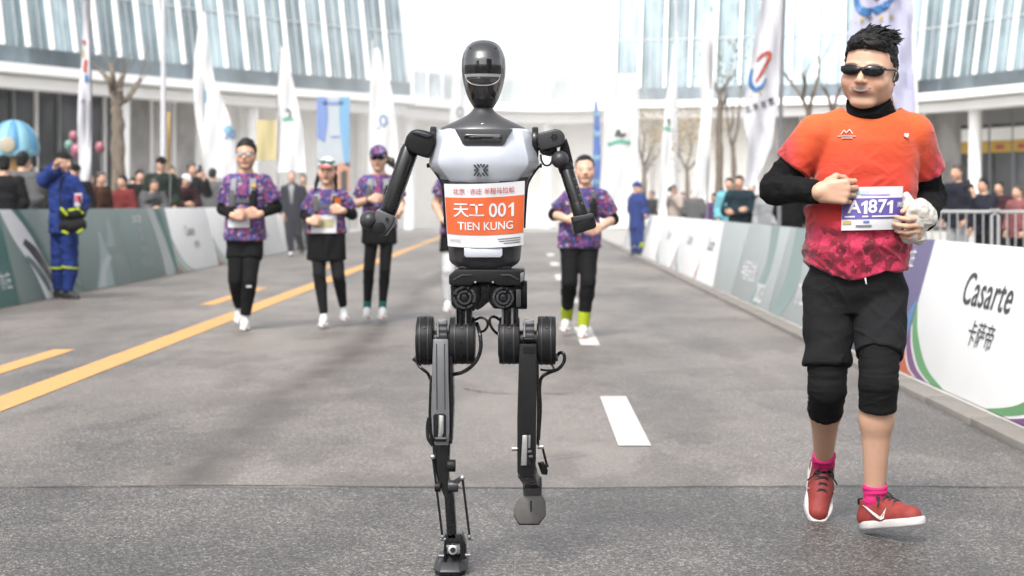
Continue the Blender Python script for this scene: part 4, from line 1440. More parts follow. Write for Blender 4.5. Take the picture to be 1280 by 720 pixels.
STRIPES = [((0.0, 0.26), M_PRGREEN), ((0.36, 0.58), M_PRPURP), ((0.66, 1.0), M_PRORANGE)]
B0 = Board('R', 8.15, 11.6, M_BOARDW, 'white advertising board lettered Casarte at the right edge, green and purple swooshes')
curve_corner(B0, False, STRIPES)
curve_corner(B0, True, STRIPES)
B0.text('Casarte', 0.47, 0.68, 0.29, M_PRDGREY, 0.006, 1.12, 0.08, 1.05)
B0.text('卡萨帝', 0.50, 0.40, 0.17, M_PRDGREY, 0.0, 1.1, 0.0, 1.0)
B1 = Board('R', 11.62, 15.0, M_BOARDP, 'muted purple advertising board behind the man in orange')
B1.text('北京亦庄', 0.80, 0.83, 0.15, M_BOARDW, 0.008)
B1.band([(0.86, 0), (0.9, 0.25), (1, 0.55)], [(0.97, 0), (0.98, 0.12), (1, 0.2)], M_PRBLUE)
B1.poly([(0.0, 0), (0.35, 0), (0.22, 1), (0.0, 1)], M_PRTEAL)
B2 = Board('R', 15.02, 18.0, M_BOARDPG, 'pale teal advertising board just left of the man in orange')
B2.band([(0.05, 0), (0.2, 0.4), (0.15, 1)], [(0.3, 0), (0.5, 0.4), (0.35, 1)], M_PRTEAL)
B2.text('亦庄', 0.6, 0.3, 0.26, M_BOARDW, 0.01)
B3 = Board('R', 18.02, 21.3, M_BOARDPG, 'grey advertising board with white lettering, second left of the man in orange')
B3.band([(0.55, 0), (0.7, 0.5), (0.6, 1)], [(0.7, 0), (0.85, 0.5), (0.8, 1)], M_PRTEAL)
B3.text('半程马拉松', 0.35, 0.36, 0.26, M_BOARDW, 0.012)
B3.text('2025', 0.75, 0.15, 0.3, M_BOARDW, 0.012)
B4 = Board('R', 21.32, 25.7, M_BOARDPG, 'grey advertising board with blurred pale print at the middle of the right row')
B4.poly([(0.0, 0), (0.55, 0), (0.38, 1), (0.0, 1)], M_BOARDW)
B4.text('Casarte', 0.2, 0.6, 0.28, M_PRDGREY, 0.0)
prev = 25.72
for i, (L, lab) in enumerate(((4.2, 'white advertising board with a red corner, beyond the grey board on the right'), (4.2, 'white advertising board near the blue uniformed guard, right row'),
                              (5.0, 'white advertising board behind the right hand guard'), (6.0, 'farthest white advertising board of the right row'))):
    Bx = Board('R', prev, prev + L, M_BOARDW, lab)
    if i < 2:
        Bx.poly([(0.94, 0), (1.0, 0), (1.0, 0.35)], M_PRRED)
        Bx.text('Casarte', 0.45, 0.62, 0.28, M_PRTEAL, 0.0)
        Bx.band([(0.0, 0.5), (0.1, 0.2), (0.3, 0.0)], [(0.0, 0.3), (0.08, 0.1), (0.2, 0.0)], M_PRTEAL)
    prev += L + 0.02

C0 = Board('L', 16.3, 19.68, M_BOARDT, 'dark teal advertising board cut by the left edge of the photo')
C0.poly([(0.0, 0), (0.7, 0), (0.6, 1), (0.0, 1)], M_BOARDG)
C0.text('亦庄', 0.9, 0.25, 0.22, M_BOARDW)
C1 = Board('L', 19.7, 22.5, M_BOARDG, 'teal advertising board with a white wave, behind the guard with the satchel')
C1.band([(0.0, 1.0), (0.1, 0.7), (0.28, 0.35), (0.38, 0.0)], [(0.16, 1.0), (0.34, 0.75), (0.5, 0.4), (0.66, 0.0)], M_BOARDW)
C1.band([(0.22, 0.62), (0.3, 0.52), (0.45, 0.28), (0.52, 0.12)], [(0.26, 0.68), (0.40, 0.56), (0.52, 0.32), (0.55, 0.16)], M_PRDGREY, 0.006)
C1.band([(0.20, 0.45), (0.28, 0.38), (0.38, 0.2), (0.44, 0.08)], [(0.24, 0.5), (0.33, 0.42), (0.44, 0.24), (0.47, 0.10)], M_BOARDG, 0.006)
C1.band([(0.52, 0.0), (0.7, 0.06), (0.85, 0.10), (1.0, 0.02)], [(0.5, 0.3), (0.7, 0.16), (0.85, 0.18), (1.0, 0.05)], M_BOARDT, 0.006)
C1.band([(0.2, 1.0), (0.36, 0.75), (0.5, 0.45), (0.6, 0.2)], [(0.27, 1.0), (0.42, 0.78), (0.57, 0.45), (0.66, 0.2)], M_BOARDT, 0.006)
C1.text('北京', 0.72, 0.78, 0.22, M_PRTEAL, 0.02)
C1.text('亦庄', 0.80, 0.52, 0.26, M_BOARDPG, 0.02)
C2 = Board('L', 22.52, 25.3, M_BOARDG, 'grey green advertising board with pale runner shapes, right of the guard with the satchel')
C2.band([(0.25, 0.0), (0.45, 0.4), (0.5, 0.7)], [(0.6, 0.0), (0.62, 0.4), (0.56, 0.7)], M_PRTEAL)
C2.band([(0.62, 0.5), (0.7, 0.7), (0.72, 0.85)], [(0.78, 0.5), (0.8, 0.7), (0.78, 0.85)], M_PRTEAL)
C2.band([(0.3, 0.0), (0.42, 0.25), (0.6, 0.42)], [(0.42, 0.0), (0.52, 0.22), (0.68, 0.36)], M_BOARDPG, 0.006)
C3 = Board('L', 25.32, 28.7, M_BOARDG, 'grey green advertising board with white lettering and a striped end')
C3.text('2025 北京', 0.34, 0.84, 0.14, M_BOARDW, 0.01)
C3.text('回', 0.36, 0.62, 0.24, M_BOARDPG, 0.01)
C3.text('BEIJING', 0.36, 0.42, 0.12, M_PRTEAL, 0.01)
C3.text('半程马拉松', 0.36, 0.22, 0.16, M_PRTEAL, 0.01)
C3.band([(0.58, 1.0), (0.68, 0.5), (0.7, 0.0)], [(0.72, 1.0), (0.85, 0.5), (0.9, 0.0)], M_BOARDPG)
C3.band([(0.76, 1.0), (0.86, 0.5), (0.93, 0.0)], [(0.9, 1.0), (0.95, 0.5), (1.0, 0.0)], M_BOARDT, 0.004)
C3.band([(0.74, 0.5), (0.8, 0.25), (0.82, 0.05)], [(0.80, 0.5), (0.88, 0.25), (0.9, 0.05)], M_BOARDPG, 0.006)
prev = 28.72
for i, (L, lab) in enumerate(((3.6, 'white advertising board with slanted dark lettering, first beyond the green ones'), (4.2, 'white advertising board behind the runner in glasses'),
                              (4.5, 'white advertising board left of the suited man'), (6.0, 'white advertising board behind the suited man'), (7.0, 'farthest white advertising board of the left row'))):
    Bx = Board('L', prev, prev + L, M_BOARDW, lab)
    if i < 3:
        curve_corner(Bx, False, [((0.0, 0.2), M_PRTEAL), ((0.35, 0.55), M_PRGREEN), ((0.65, 1.0), M_PRRED)])
        Bx.text('Casarte', 0.45, 0.62, 0.27, M_PRDGREY if i == 0 else M_PRTEAL, 0.0)
        Bx.text('卡萨帝', 0.55, 0.38, 0.16, M_PRDGREY if i == 0 else M_PRTEAL, 0.0)
    prev += L + 0.02

# ------------------------------------------------------------------ crowd barriers behind the Casarte board
for i, (x0, lab) in enumerate(((3.95, 'steel crowd barrier right behind the purple and white boards'), (6.0, 'steel crowd barrier at the far right edge'))):
    r = empty('crowd_barrier', (x0 + 1.0, 21.5, 0.03), lab, 'barrier', 'steel crowd barriers on the right')
    fr = MB(); 
    fr.tube([(-0.98, 0, 0.12), (-0.98, 0, 1.0), (-0.94, 0, 1.05), (0.94, 0, 1.05), (0.98, 0, 1.0), (0.98, 0, 0.12)], 0.021, 8, smooth=2)
    fr.cyl((-0.98, 0, 0.14), (0.98, 0, 0.14), 0.016, seg=8)
    fr.build('frame', M_STRUT, r)
    bar = None
    for k in range(17):
        x = -0.87 + k * 0.109
        if bar is None:
            b = MB(); b.cyl((0, 0, 0.14), (0, 0, 1.04), 0.009, seg=8); bar = b.build('bar', M_STRUT, r, loc=(x, 0, 0))
        else:
            piece('bar', bar, r, (x, 0, 0))
    for x in (-0.7, 0.7):
        b = MB(); b.tube([(x, -0.3, 0.0), (x, -0.28, 0.05), (x, 0, 0.13), (x, 0.28, 0.05), (x, 0.3, 0.0)], 0.016, 8, smooth=2); b.build('foot', M_STRUT, r)

# ------------------------------------------------------------------ flags
M_FLAGW = flat_mat('flag_white', (0.98, 0.99, 1.0), 0.7)
M_FLAGG = flat_mat('flag_pale_grey', (0.80, 0.80, 0.85), 0.7)
M_FLAGB = flat_mat('flag_lavender', (0.64, 0.64, 0.84), 0.7)
M_FLAGBLUE = flat_mat('flag_blue', (0.05, 0.16, 0.60), 0.6)
M_FLAGCY = flat_mat('flag_sky_blue', (0.25, 0.55, 0.75), 0.6)
M_POLEG = mat('flag_pole_grey', (0.16, 0.16, 0.17), 0.4, 0.4)
M_POLEW = mat('flag_pole_white', (0.6, 0.6, 0.6), 0.4, 0.2)
M_RED2 = flat_mat('print_vermilion', (0.62, 0.07, 0.04))
M_AZURE = flat_mat('print_azure', (0.04, 0.22, 0.55))
M_GOLD = flat_mat('print_gold', (0.70, 0.50, 0.08))
M_INKK = flat_mat('print_black', (0.03, 0.03, 0.035))
M_JADE = flat_mat('print_jade', (0.12, 0.55, 0.38))


class Flag:
    def __init__(s, Y, rows, m, label, pole=None, pole_top=None, pole_m=M_POLEG, pole_r=0.022, seed=0, gz=0.03, name='feather_flag', wave=0.035, cat='flag'):
        s.Y, s.rows, s.seed, s.wave = Y, rows, seed, wave
        xb = pole[-1][0] if pole else (rows[-1][1] + rows[-1][2]) / 2
        gx = (xb - VX) / F_PX * Y
        s.base = Vector((gx, Y, gz))
        s.root = empty(name, s.base, label, cat, 'tall flags around the course')
        n = 30
        g = []
        ys = np.linspace(rows[0][0], rows[-1][0], n)
        for y in ys:
            a, b = s.edges(y)
            g.append([s.at(a + (b - a) * j / 10, y) for j in range(11)])
        b = MB(); slab(b, g, 0.006)
        s.cloth = b.build('cloth', m, s.root, angle=70)
        if pole:
            pts = [px(x, y, Y + 0.0) - s.base for x, y in pole]
            pts.append(Vector((0, 0, 0.06)))
            b = MB(); b.tube(pts, pole_r, 8, smooth=3); b.build('pole', pole_m, s.root)
            b = MB(); b.cyl((0, 0, 0), (0, 0, 0.06), 0.22, 0.18, 20); b.build('base', M_POLEG, s.root, bevel=0.008)

    def edges(s, y):
        Y = [r[0] for r in s.rows]
        return np.interp(y, Y, [r[1] for r in s.rows]), np.interp(y, Y, [r[2] for r in s.rows])

    def at(s, x, y, o=0.0):
        w = s.wave * (math.sin(x * 0.22 + y * 0.05 + s.seed) + 0.5 * math.sin(x * 0.5 - y * 0.03 + 2 * s.seed))
        return px(x, y, s.Y + w - 0.03 - o) - s.base

    def stroke(s, pts, w, m, name='printed_shape', smooth=5):
        P = spline([(x, y, 0) for x, y in pts], smooth) if len(pts) > 2 else [Vector((*p, 0)) for p in pts]
        n = len(P)
        b = MB()
        secs = []
        for i, p in enumerate(P):
            d = (P[min(n - 1, i + 1)] - P[max(0, i - 1)]).normalized()
            t = Vector((-d.y, d.x, 0)) * (w(i / (n - 1)) if callable(w) else w) / 2
            q, r = p + t, p - t
            secs.append([s.at(q.x, q.y, 0.02), s.at(q.x, q.y, 0.012), s.at(r.x, r.y, 0.012), s.at(r.x, r.y, 0.02)])
        b.loft(secs)
        return b.build(name, m, s.cloth, smooth=False)

    def text(s, body, x, y, size, m, rot=0.0, sx=1.0, bold=0.0):
        k = F_PX / s.Y
        c, n = math.cos(rot), math.sin(rot)
        def place(a, e):
            a, e = a * c - e * n, a * n + e * c
            return s.at(x + a * k, y - e * k, 0.02)
        return text_mesh('lettering', body, size / k, place, m, s.cloth, bold, 'CENTER', 1.0, sx)


def emblem(F, cx, cy, k, rot=0.0):
    """red hook over a blue cup with a gold line, as on the race flags"""
    q = lambda pts: [(cx + (x * math.cos(rot) - y * math.sin(rot)) * k, cy + (x * math.sin(rot) + y * math.cos(rot)) * k) for x, y in pts]
    tp = lambda a, b: (lambda t: k * (a + (b - a) * math.sin(math.pi * min(1, max(0, t * 0.85 + 0.1)))))
    F.stroke(q([(-7, -12), (-2, -20), (5, -24), (8, -22), (5, -10), (-2, 6), (-6, 14)]), tp(1.0, 4.6), M_RED2)
    F.stroke(q([(-12, -2), (-13, 10), (-10, 20), (-4, 23), (3, 18), (7, 8)]), tp(0.8, 5.5), M_AZURE)


fl = Flag(26.5, [(0, 104, 110), (60, 103, 111.5), (85, 101, 112), (110, 98, 113), (150, 96.5, 113.5), (200, 98, 113.5), (232, 101, 111)], M_FLAGG,
          'narrow white race flag on a dark pole at the far left, seen nearly edge on', [(111, -30), (112, 60), (113, 150), (112.5, 245)], pole_r=0.028, gz=0.12, seed=1)
fl.stroke([(104.5, 50), (106, 56)], 3, M_RED2); fl.stroke([(107.5, 75), (106, 85), (107, 90)], 4, M_RED2); fl.stroke([(107, 94), (108.5, 98), (107, 102)], 4.5, M_AZURE); fl.stroke([(103.5, 62), (104, 72)], 1.6, M_GOLD)
fl.text('亦', 104, 127, 7, M_INKK)
fl = Flag(38, [(14, 252, 256), (40, 247, 259), (70, 243, 263), (100, 241.5, 268), (140, 243, 285), (175, 250, 294), (205, 254, 296), (222, 255, 296)], M_FLAGW,
          'large white feather flag with blue numerals behind the left runner', [(253, 0), (254, 60), (254.5, 150), (254, 250)], pole_r=0.018, gz=0.12, seed=2)
fl.stroke([(282, 165), (286, 160), (290, 166)], 8, M_FLAGCY); fl.text('30', 287, 169, 15, M_AZURE, 0, 1, 0.02); fl.stroke([(256, 112), (257, 120), (256.5, 128)], 2.4, M_FLAGCY)
fl = Flag(43, [(58, 349.5, 352.5), (75, 348, 359), (100, 347.5, 366), (130, 348, 372), (160, 350, 379), (195, 349, 381), (215, 347, 382)], M_FLAGW,
          'white feather flag with a black and green mark between two runners', [(351, 45), (348.5, 90), (347.5, 150), (347, 250)], pole_r=0.018, gz=0.12, seed=3)
fl.stroke([(357, 137), (361, 138), (363, 142), (362, 148)], 2.6, M_INKK); fl.stroke([(354, 150), (360, 148), (367, 150)], 4.2, M_JADE)
fl = Flag(47, [(60, 468, 474), (110, 463, 489), (150, 461, 496), (200, 462, 498), (245, 463, 498)], M_FLAGW,
          'white banner with a small blue ring above the runner in the purple cap', [(466, 50), (462, 150), (461, 252)], pole_r=0.016, gz=0.004, seed=4, pole_m=M_POLEW)
fl.stroke([(479, 144), (482.5, 147), (482.5, 154), (479, 157), (475.5, 154), (475.5, 147), (479, 144)], 2.3, M_AZURE); fl.stroke([(471, 162), (474, 159)], 1.6, M_INKK)
fl = Flag(48, [(95, 568, 572), (140, 564, 590), (200, 562, 594), (245, 563, 594)], M_FLAGW,
          'white banner with a grey ring just left of the robot neck', [(567, 80), (563, 160), (562, 252)], pole_r=0.016, gz=0.004, seed=5, pole_m=M_POLEW)
fl.stroke([(575, 134), (578, 137), (578, 143), (575, 146), (572, 143), (572, 137), (575, 134)], 2.0, M_INKG)
fl = Flag(46, [(127, 743, 746), (150, 742.5, 750), (200, 741, 751.5), (238, 740, 750)], M_FLAGBLUE,
          'slim blue feather flag behind the woman on the right', [(745, 118), (747, 150), (746, 250)], pole_r=0.014, gz=0.004, seed=6)
for y in (140, 165, 195, 225): fl.stroke([(742.5, y), (746, y + 3), (750, y)], 5, M_FLAGCY)
fl = Flag(44, [(92, 757, 795), (140, 755, 796), (200, 754, 796), (252, 755, 796)], M_FLAGW,
          'broad white banner with black and green emblem near the right guard', [(797, 60), (797, 150), (797, 254)], pole_r=0.02, gz=0.004, seed=7, pole_m=M_POLEW)
fl.stroke([(770, 171), (773, 163), (776, 170), (782, 167)], 4.2, M_INKK); fl.stroke([(760, 181), (768, 178), (776, 176.5), (788, 179)], 4.6, M_JADE)
fl = Flag(40, [(55, 842, 846), (100, 836, 846), (150, 830, 843), (200, 826, 838), (262, 822, 832)], M_FLAGW,
          'thin white feather flag with a green mark right of the guard', [(846, 40), (844, 130), (836, 200), (830, 262)], pole_r=0.018, gz=0.03, seed=8, pole_m=M_POLEW)
fl.stroke([(834, 151), (836.5, 149), (836, 157)], 2.2, M_INKK); fl.stroke([(830, 161), (834, 160), (838, 163)], 4, M_JADE)
fl = Flag(36, [(15, 886, 890), (40, 880, 893), (100, 876, 892), (150, 876, 889), (200, 870, 886), (245, 865, 882)], M_FLAGW,
          'white feather flag on a grey pole above the grey raincoat', [(889, 8), (889, 60), (887.5, 130), (884, 258)], pole_r=0.022, gz=0.03, seed=9)
fl = Flag(24.5, [(-12, 955, 980), (0, 953, 979), (40, 945, 977), (80, 938, 975), (130, 930, 972), (150, 928.5, 969), (180, 936, 966), (210, 933, 953), (234, 931, 941)], M_FLAGG,
          'grey white race flag with a red and blue swirl left of the man in orange', [(981, -30), (978, 60), (976, 150), (974, 262)], pole_r=0.03, gz=0.03, seed=10, wave=0.04)
emblem(fl, 952, 89, 1.0, 0.12)
fl.stroke([(938, 121), (952, 116)], 2.6, M_GOLD)
for i, (x, y) in enumerate(((935, 137), (945, 134), (955, 131), (964, 127))): fl.text('北京亦庄'[i], x, y, 9.5, M_INKK, 0.32, 0.8, 0.02)
fl = Flag(20.5, [(-16, 1070, 1141), (0, 1067, 1141.5), (40, 1062, 1142), (80, 1056, 1142), (120, 1060, 1142.5), (160, 1085, 1142.5), (185, 1120, 1142)], M_FLAGB,
          'lavender white race flag hanging directly behind the head of the man in orange', [(1139, -30), (1142, 40), (1144.5, 130), (1146, 262)], pole_r=0.03, gz=0.03, seed=11, pole_m=M_POLEW, wave=0.04)
fl.stroke([(1070, -4), (1073, 9), (1084, 15), (1099, 11), (1112, 2), (1122, -8)], lambda t: 3 + 7 * math.sin(math.pi * min(1, t + 0.08)), M_AZURE); fl.stroke([(1090, -12), (1096, -2), (1102, -12)], 5, M_RED2)
for i, x in enumerate((1067, 1078, 1090, 1101, 1114)): fl.text('北京亦庄马'[i], x, 27.5 - i * 1.4, 7, M_GOLD, 0.12, 1.0, 0.03)
fl = Flag(58, [(150, 320, 346), (200, 321, 346)], flat_mat('flag_yellow', (0.72, 0.60, 0.25)), 'pale yellow banner behind the left runner', [(346.5, 140), (346.5, 262)], pole_r=0.02, gz=0.004, seed=12, pole_m=M_POLEW)
fl = Flag(30, [(140, 209, 212.5), (215, 209, 212.5)], flat_mat('flag_amber', (0.68, 0.42, 0.12)), 'slim amber streamer at the left above the spectators', [(212.8, 130), (212.8, 262)], pole_r=0.012, gz=0.12, seed=13)

# blue poster wall behind the runners
pw = empty('poster_wall', px(418, 262, 52) * 1.0, 'blue poster wall with white clouds behind the woman in the white visor', 'poster wall')
pw.location.z = 0.004
def pwp(x, y, o=0.0): return px(x, y, 52 - o) - pw.location
b = MB(); b.prism([pwp(396, 121), pwp(437, 121), pwp(437, 258), pwp(396, 258)], (0, 0.08, 0)); pb = b.build('panel', flat_mat('poster_pale', (0.60, 0.68, 0.74)), pw)
def pshape(pts, m): 
    b = MB(); b.prism([pwp(x, y, 0.02) for x, y in pts], (0, 0.01, 0)); b.build('printed_shape', m, pb, smooth=False)
pshape([(396.2, 121.5), (409, 121.5), (410, 150), (406, 178), (396.2, 172)], flat_mat('poster_royal', (0.16, 0.30, 0.72)))
pshape([(424, 121.5), (436.8, 121.5), (436.8, 210), (430, 205), (424, 150)], flat_mat('poster_azure', (0.16, 0.48, 0.80)))
pshape([(404, 127), (429, 127), (429, 131), (404, 131)], flat_mat('poster_royal', (0.16, 0.30, 0.72)))
pshape([(415, 205), (436.8, 203), (436.8, 257), (415, 257)], flat_mat('poster_orange', (0.75, 0.30, 0.14)))
pshape([(426, 215), (434, 212), (434, 257), (426, 257)], flat_mat('poster_azure', (0.16, 0.48, 0.80)))
pshape([(413, 170), (424, 170), (424, 172), (413, 172)], flat_mat('poster_royal', (0.16, 0.30, 0.72)))
for x in (400, 433):
    b = MB(); b.cyl(pwp(x, 140, -0.12), Vector((pwp(x, 140).x, 0.7, 0)), 0.03, seg=8); b.build('strut', M_STRUT, pw)

# ------------------------------------------------------------------ lamp posts
def lamp_post(x, Y, w, gz, label, top=9.0):
    r = empty('lamp_post', ((x - VX) / F_PX * Y, Y, gz), label, 'lamp post')
    b = MB(); b.cyl((0, 0, 0.25), (0, 0, top), w, w * 0.7, 16); b.build('post', mat('lamp_post_grey', (0.42, 0.42, 0.44), 0.45, 0.3), r)
    b = MB(); b.cyl((0, 0, 0), (0, 0, 0.25), w * 1.7, w * 1.3, 16); b.build('base', M_STEELGREY, r, bevel=0.01)
    b = MB(); b.tube([(0, 0, top - 0.1), (0.3, 0, top + 0.25), (1.3, 0, top + 0.4)], 0.04, 8); b.build('arm', M_STEELGREY, r)
    b = MB(); b.box((1.55, 0, top + 0.4), (0.6, 0.2, 0.09)); b.build('lamp_head', M_STEELGREY, r, bevel=0.02)
lamp_post(204, 42, 0.075, 0.12, 'grey lamp post between the left flags')
lamp_post(845, 52, 0.06, 0.03, 'pale lamp post right of the broad white banner')

# ------------------------------------------------------------------ pruned street trees
def bark_mat():
    m, t, p = new_mat('bark')
    tc = N(t, 'ShaderNodeTexCoord')
    mp = N(t, 'ShaderNodeMapping'); mp.inputs['Scale'].default_value = (9, 9, 2.2); t.links.new(tc.outputs['Object'], mp.inputs[0])
    n = N(t, 'ShaderNodeTexNoise', Scale=1.6, Detail=7.0, Roughness=0.7); t.links.new(mp.outputs[0], n.inputs['Vector'])
    r = N(t, 'ShaderNodeValToRGB'); r.color_ramp.elements[0].position = 0.3; r.color_ramp.elements[0].color = (0.05, 0.04, 0.03, 1)
    r.color_ramp.elements[1].position = 0.7; r.color_ramp.elements[1].color = (0.16, 0.125, 0.095, 1)
    t.links.new(n.outputs['Fac'], r.inputs[0]); t.links.new(r.outputs[0], p.inputs['Base Color'])
    p.inputs['Roughness'].default_value = 0.9
    b = N(t, 'ShaderNodeBump', Strength=0.7, Distance=0.03); t.links.new(n.outputs['Fac'], b.inputs['Height']); t.links.new(b.outputs[0], p.inputs['Normal'])
    return m
M_BARK = bark_mat()
def leaf_mat(name, c0, c1):
    m, t, p = new_mat(name)
    g = N(t, 'ShaderNodeNewGeometry')
    c = mixrgb(t, g.outputs['Random Per Island'], c0, c1)
    t.links.new(c, p.inputs['Base Color']); p.inputs['Roughness'].default_value = 0.7
    return m
M_LEAFY = leaf_mat('golden_leaves', (0.22, 0.15, 0.04), (0.36, 0.28, 0.14))
M_LEAFG = leaf_mat('dull_green_leaves', (0.06, 0.07, 0.03), (0.18, 0.16, 0.08))


def tree(x, Y, gz, label, limbs, r0, seed, leaves=0, lm=None, lean=0.0):
    """limbs: pixel polylines starting at the trunk foot or on the trunk; first is the trunk"""
    base = Vector(((limbs[0][0][0] - VX) / F_PX * Y, Y, gz))
    root = empty('street_tree', base, label, 'tree', 'pruned street trees')
    rnd = random.Random(seed)
    tips = []
    for i, L in enumerate(limbs):
        pts = []
        dy = 0.0
        for j, (a, b_) in enumerate(L):
            if i and j: dy += rnd.uniform(-0.35, 0.35)
            pts.append(px(a, b_, Y + dy) - base)
        if i == 0: pts[0] = Vector((0, 0, -0.02))
        rr = r0 if i == 0 else r0 * (0.5 if len(L[0]) else .5) * rnd.uniform(0.75, 1.0)
        b = MB()
        P = spline(pts, 5)
        n = len(P)
        secs = []
        for k, p in enumerate(P):
            d = (P[min(n - 1, k + 1)] - P[max(0, k - 1)]).normalized()
            u = d.cross(Vector((0.2, 1, 0.1))).normalized(); v = d.cross(u)
            q = rr * (1 - 0.45 * k / (n - 1)) * (1 + 0.12 * math.sin(k * 2.1 + seed)) * (1.35 if i == 0 and k == 0 else 1)
            if k == n - 1: q *= 1.15
            secs.append([p + (u * math.cos(a) + v * math.sin(a)) * q * (1 + 0.1 * math.sin(3 * a + k)) for a in [c / 12 * 2 * math.pi for c in range(12)]])
        b.loft(secs)
        b.build('trunk' if i == 0 else 'limb', M_BARK, root)
        tips.append((P[-1], (P[-1] - P[-3]).normalized()))
        if i:
            for _ in range(3):
                d = (tips[-1][1] + Vector((rnd.uniform(-.6, .6), rnd.uniform(-.5, .5), rnd.uniform(0, .6)))).normalized()
                q = P[rnd.randrange(n // 2, n)]
                tw = MB(); tw.tube([q, q + d * 0.4, q + d * 0.8 + Vector((0, 0, 0.1))], rr * 0.25, 6, rr * 0.06); tw.build('twig', M_BARK, root)
                tips.append((q + d * 0.7, d))
    if leaves:
        b = MB()
        for _ in range(leaves):
            p, d = rnd.choice(tips)
            c = p + Vector((rnd.gauss(0, .38), rnd.gauss(0, .38), rnd.gauss(0.1, .34)))
            s = rnd.uniform(0.035, 0.075)
            u = Vector((rnd.gauss(0, 1), rnd.gauss(0, 1), rnd.gauss(0, 1))).normalized()
            v = u.cross(Vector((rnd.gauss(0, 1), rnd.gauss(0, 1), rnd.gauss(0, 1)))).normalized()
            b.face([c + u * s, c + v * s * .5, c - u * s, c - v * s * .5])
        b.build('crown', lm or M_LEAFY, root, smooth=False)
    return root


tree(147, 36, 0.12, 'pruned brown tree with stubby forks at the left', [[(147, 270), (148, 200), (147, 150), (145, 128), (141, 108)],
     [(141, 112), (136, 100), (126, 88)], [(141, 110), (141, 95), (139, 82)], [(145, 118), (150, 102), (155, 95)], [(150, 128), (160, 122), (168, 110), (175, 100)], [(146, 135), (152, 125), (150, 112)]], 0.165, 1)
tree(899, 44, 0.03, 'dark straight pruned tree behind the grey raincoat', [[(898, 262), (899, 200), (899, 150), (901, 110)], [(900, 120), (893, 105), (890, 92)], [(900, 118), (908, 104), (915, 96)], [(899, 140), (905, 128), (908, 118)]], 0.12, 2, 160, M_LEAFG)
tree(917, 50, 0.03, 'forked grey tree left of the grey white race flag', [[(917, 262), (917, 210), (916, 180)], [(916, 186), (911, 165), (908, 140), (908, 118)], [(916, 184), (922, 160), (924, 135), (927, 112)], [(911, 168), (916, 150), (915, 132)]], 0.10, 3)
tree(806, 52, 0.03, 'bare tree behind the broad white banner and the guard', [[(806, 262), (805, 230), (806, 205)], [(806, 212), (800, 190), (798, 170)], [(806, 208), (813, 190), (818, 172)], [(805, 222), (812, 205), (822, 195)], [(803, 200), (805, 182), (806, 166)]], 0.10, 4, 420)
tree(860, 60, 0.03, 'tree with thin golden leaves behind the photographer in white', [[(860, 262), (859, 225), (858, 205)], [(858, 212), (848, 190), (846, 172)], [(858, 208), (864, 188), (862, 168)], [(858, 215), (872, 198), (878, 182)], [(850, 196), (840, 186), (838, 176)]], 0.10, 5, 900)
tree(1008, 40, 0.03, 'bare forked tree just left of the head of the man in orange', [[(1012, 262), (1012, 190), (1011, 132)], [(1011, 140), (1000, 118), (985, 98), (976, 86)], [(1011, 138), (1018, 112), (1024, 88), (1022, 70)], [(1003, 124), (1006, 106), (1004, 92)]], 0.12, 6)
tree(1045, 46, 0.03, 'bare pruned tree mostly hidden by the man in orange', [[(1040, 262), (1040, 190), (1042, 130)], [(1042, 136), (1048, 116), (1056, 104)], [(1041, 140), (1034, 118), (1028, 108)]], 0.12, 7)

# ------------------------------------------------------------------ inflatable dome and balloons at the left
dm = empty('inflatable_dome', px(16, 255, 27.5), 'blue striped inflatable dome with a pale round disc behind the left spectators', 'inflatable')
dm.location.z = 0.12
def dp(x, y, o=0.0): return px(x, y, 27.5 - o) - dm.location
M_DOME = flat_mat('dome_blue', (0.10, 0.36, 0.62)); M_DOME2 = flat_mat('dome_pale_blue', (0.28, 0.60, 0.75))
c = dp(17, 188); R0 = 30 / F_PX * 27.5
for k in range(12):
    a0, a1 = k / 12 * 2 * math.pi, (k + 1) / 12 * 2 * math.pi
    b = MB()
    secs = []
    for j in range(9):
        ph = j / 8 * math.pi / 2
        row = []
        for i in range(5):
            a = a0 + (a1 - a0) * i / 4
            bul = 1 + 0.07 * math.sin(math.pi * i / 4)
            row.append(c + Vector((math.cos(a) * math.cos(ph) * R0 * bul, math.sin(a) * math.cos(ph) * R0 * bul, math.sin(ph) * R0 * 1.28)))
        secs.append(row)
    b.loft(secs, closed=False, caps=False)
    bmesh.ops.remove_doubles(b.bm, verts=b.bm.verts[:], dist=1e-4)
    b.build('dome_gore', M_DOME if k % 2 else M_DOME2, dm, angle=80)
b = MB(); b.cyl(dp(17, 196), dp(17, 187), R0 * 1.02, R0 * 1.05, 32); b.build('rim', M_DOME2, dm, bevel=0.03)
b = MB(); b.cyl((0, 0, 0), dp(17, 196), 0.16, 0.2, 24); b.build('column', flat_mat('dome_orange', (0.62, 0.34, 0.12)), dm, bevel=0.03)
b = MB(); b.cyl(dp(9, 181, R0 + 0.06), dp(9, 181, R0 - 0.08), 0.125, seg=28); b.build('disc', flat_mat('dome_cream', (0.70, 0.62, 0.46)), dm, bevel=0.02)
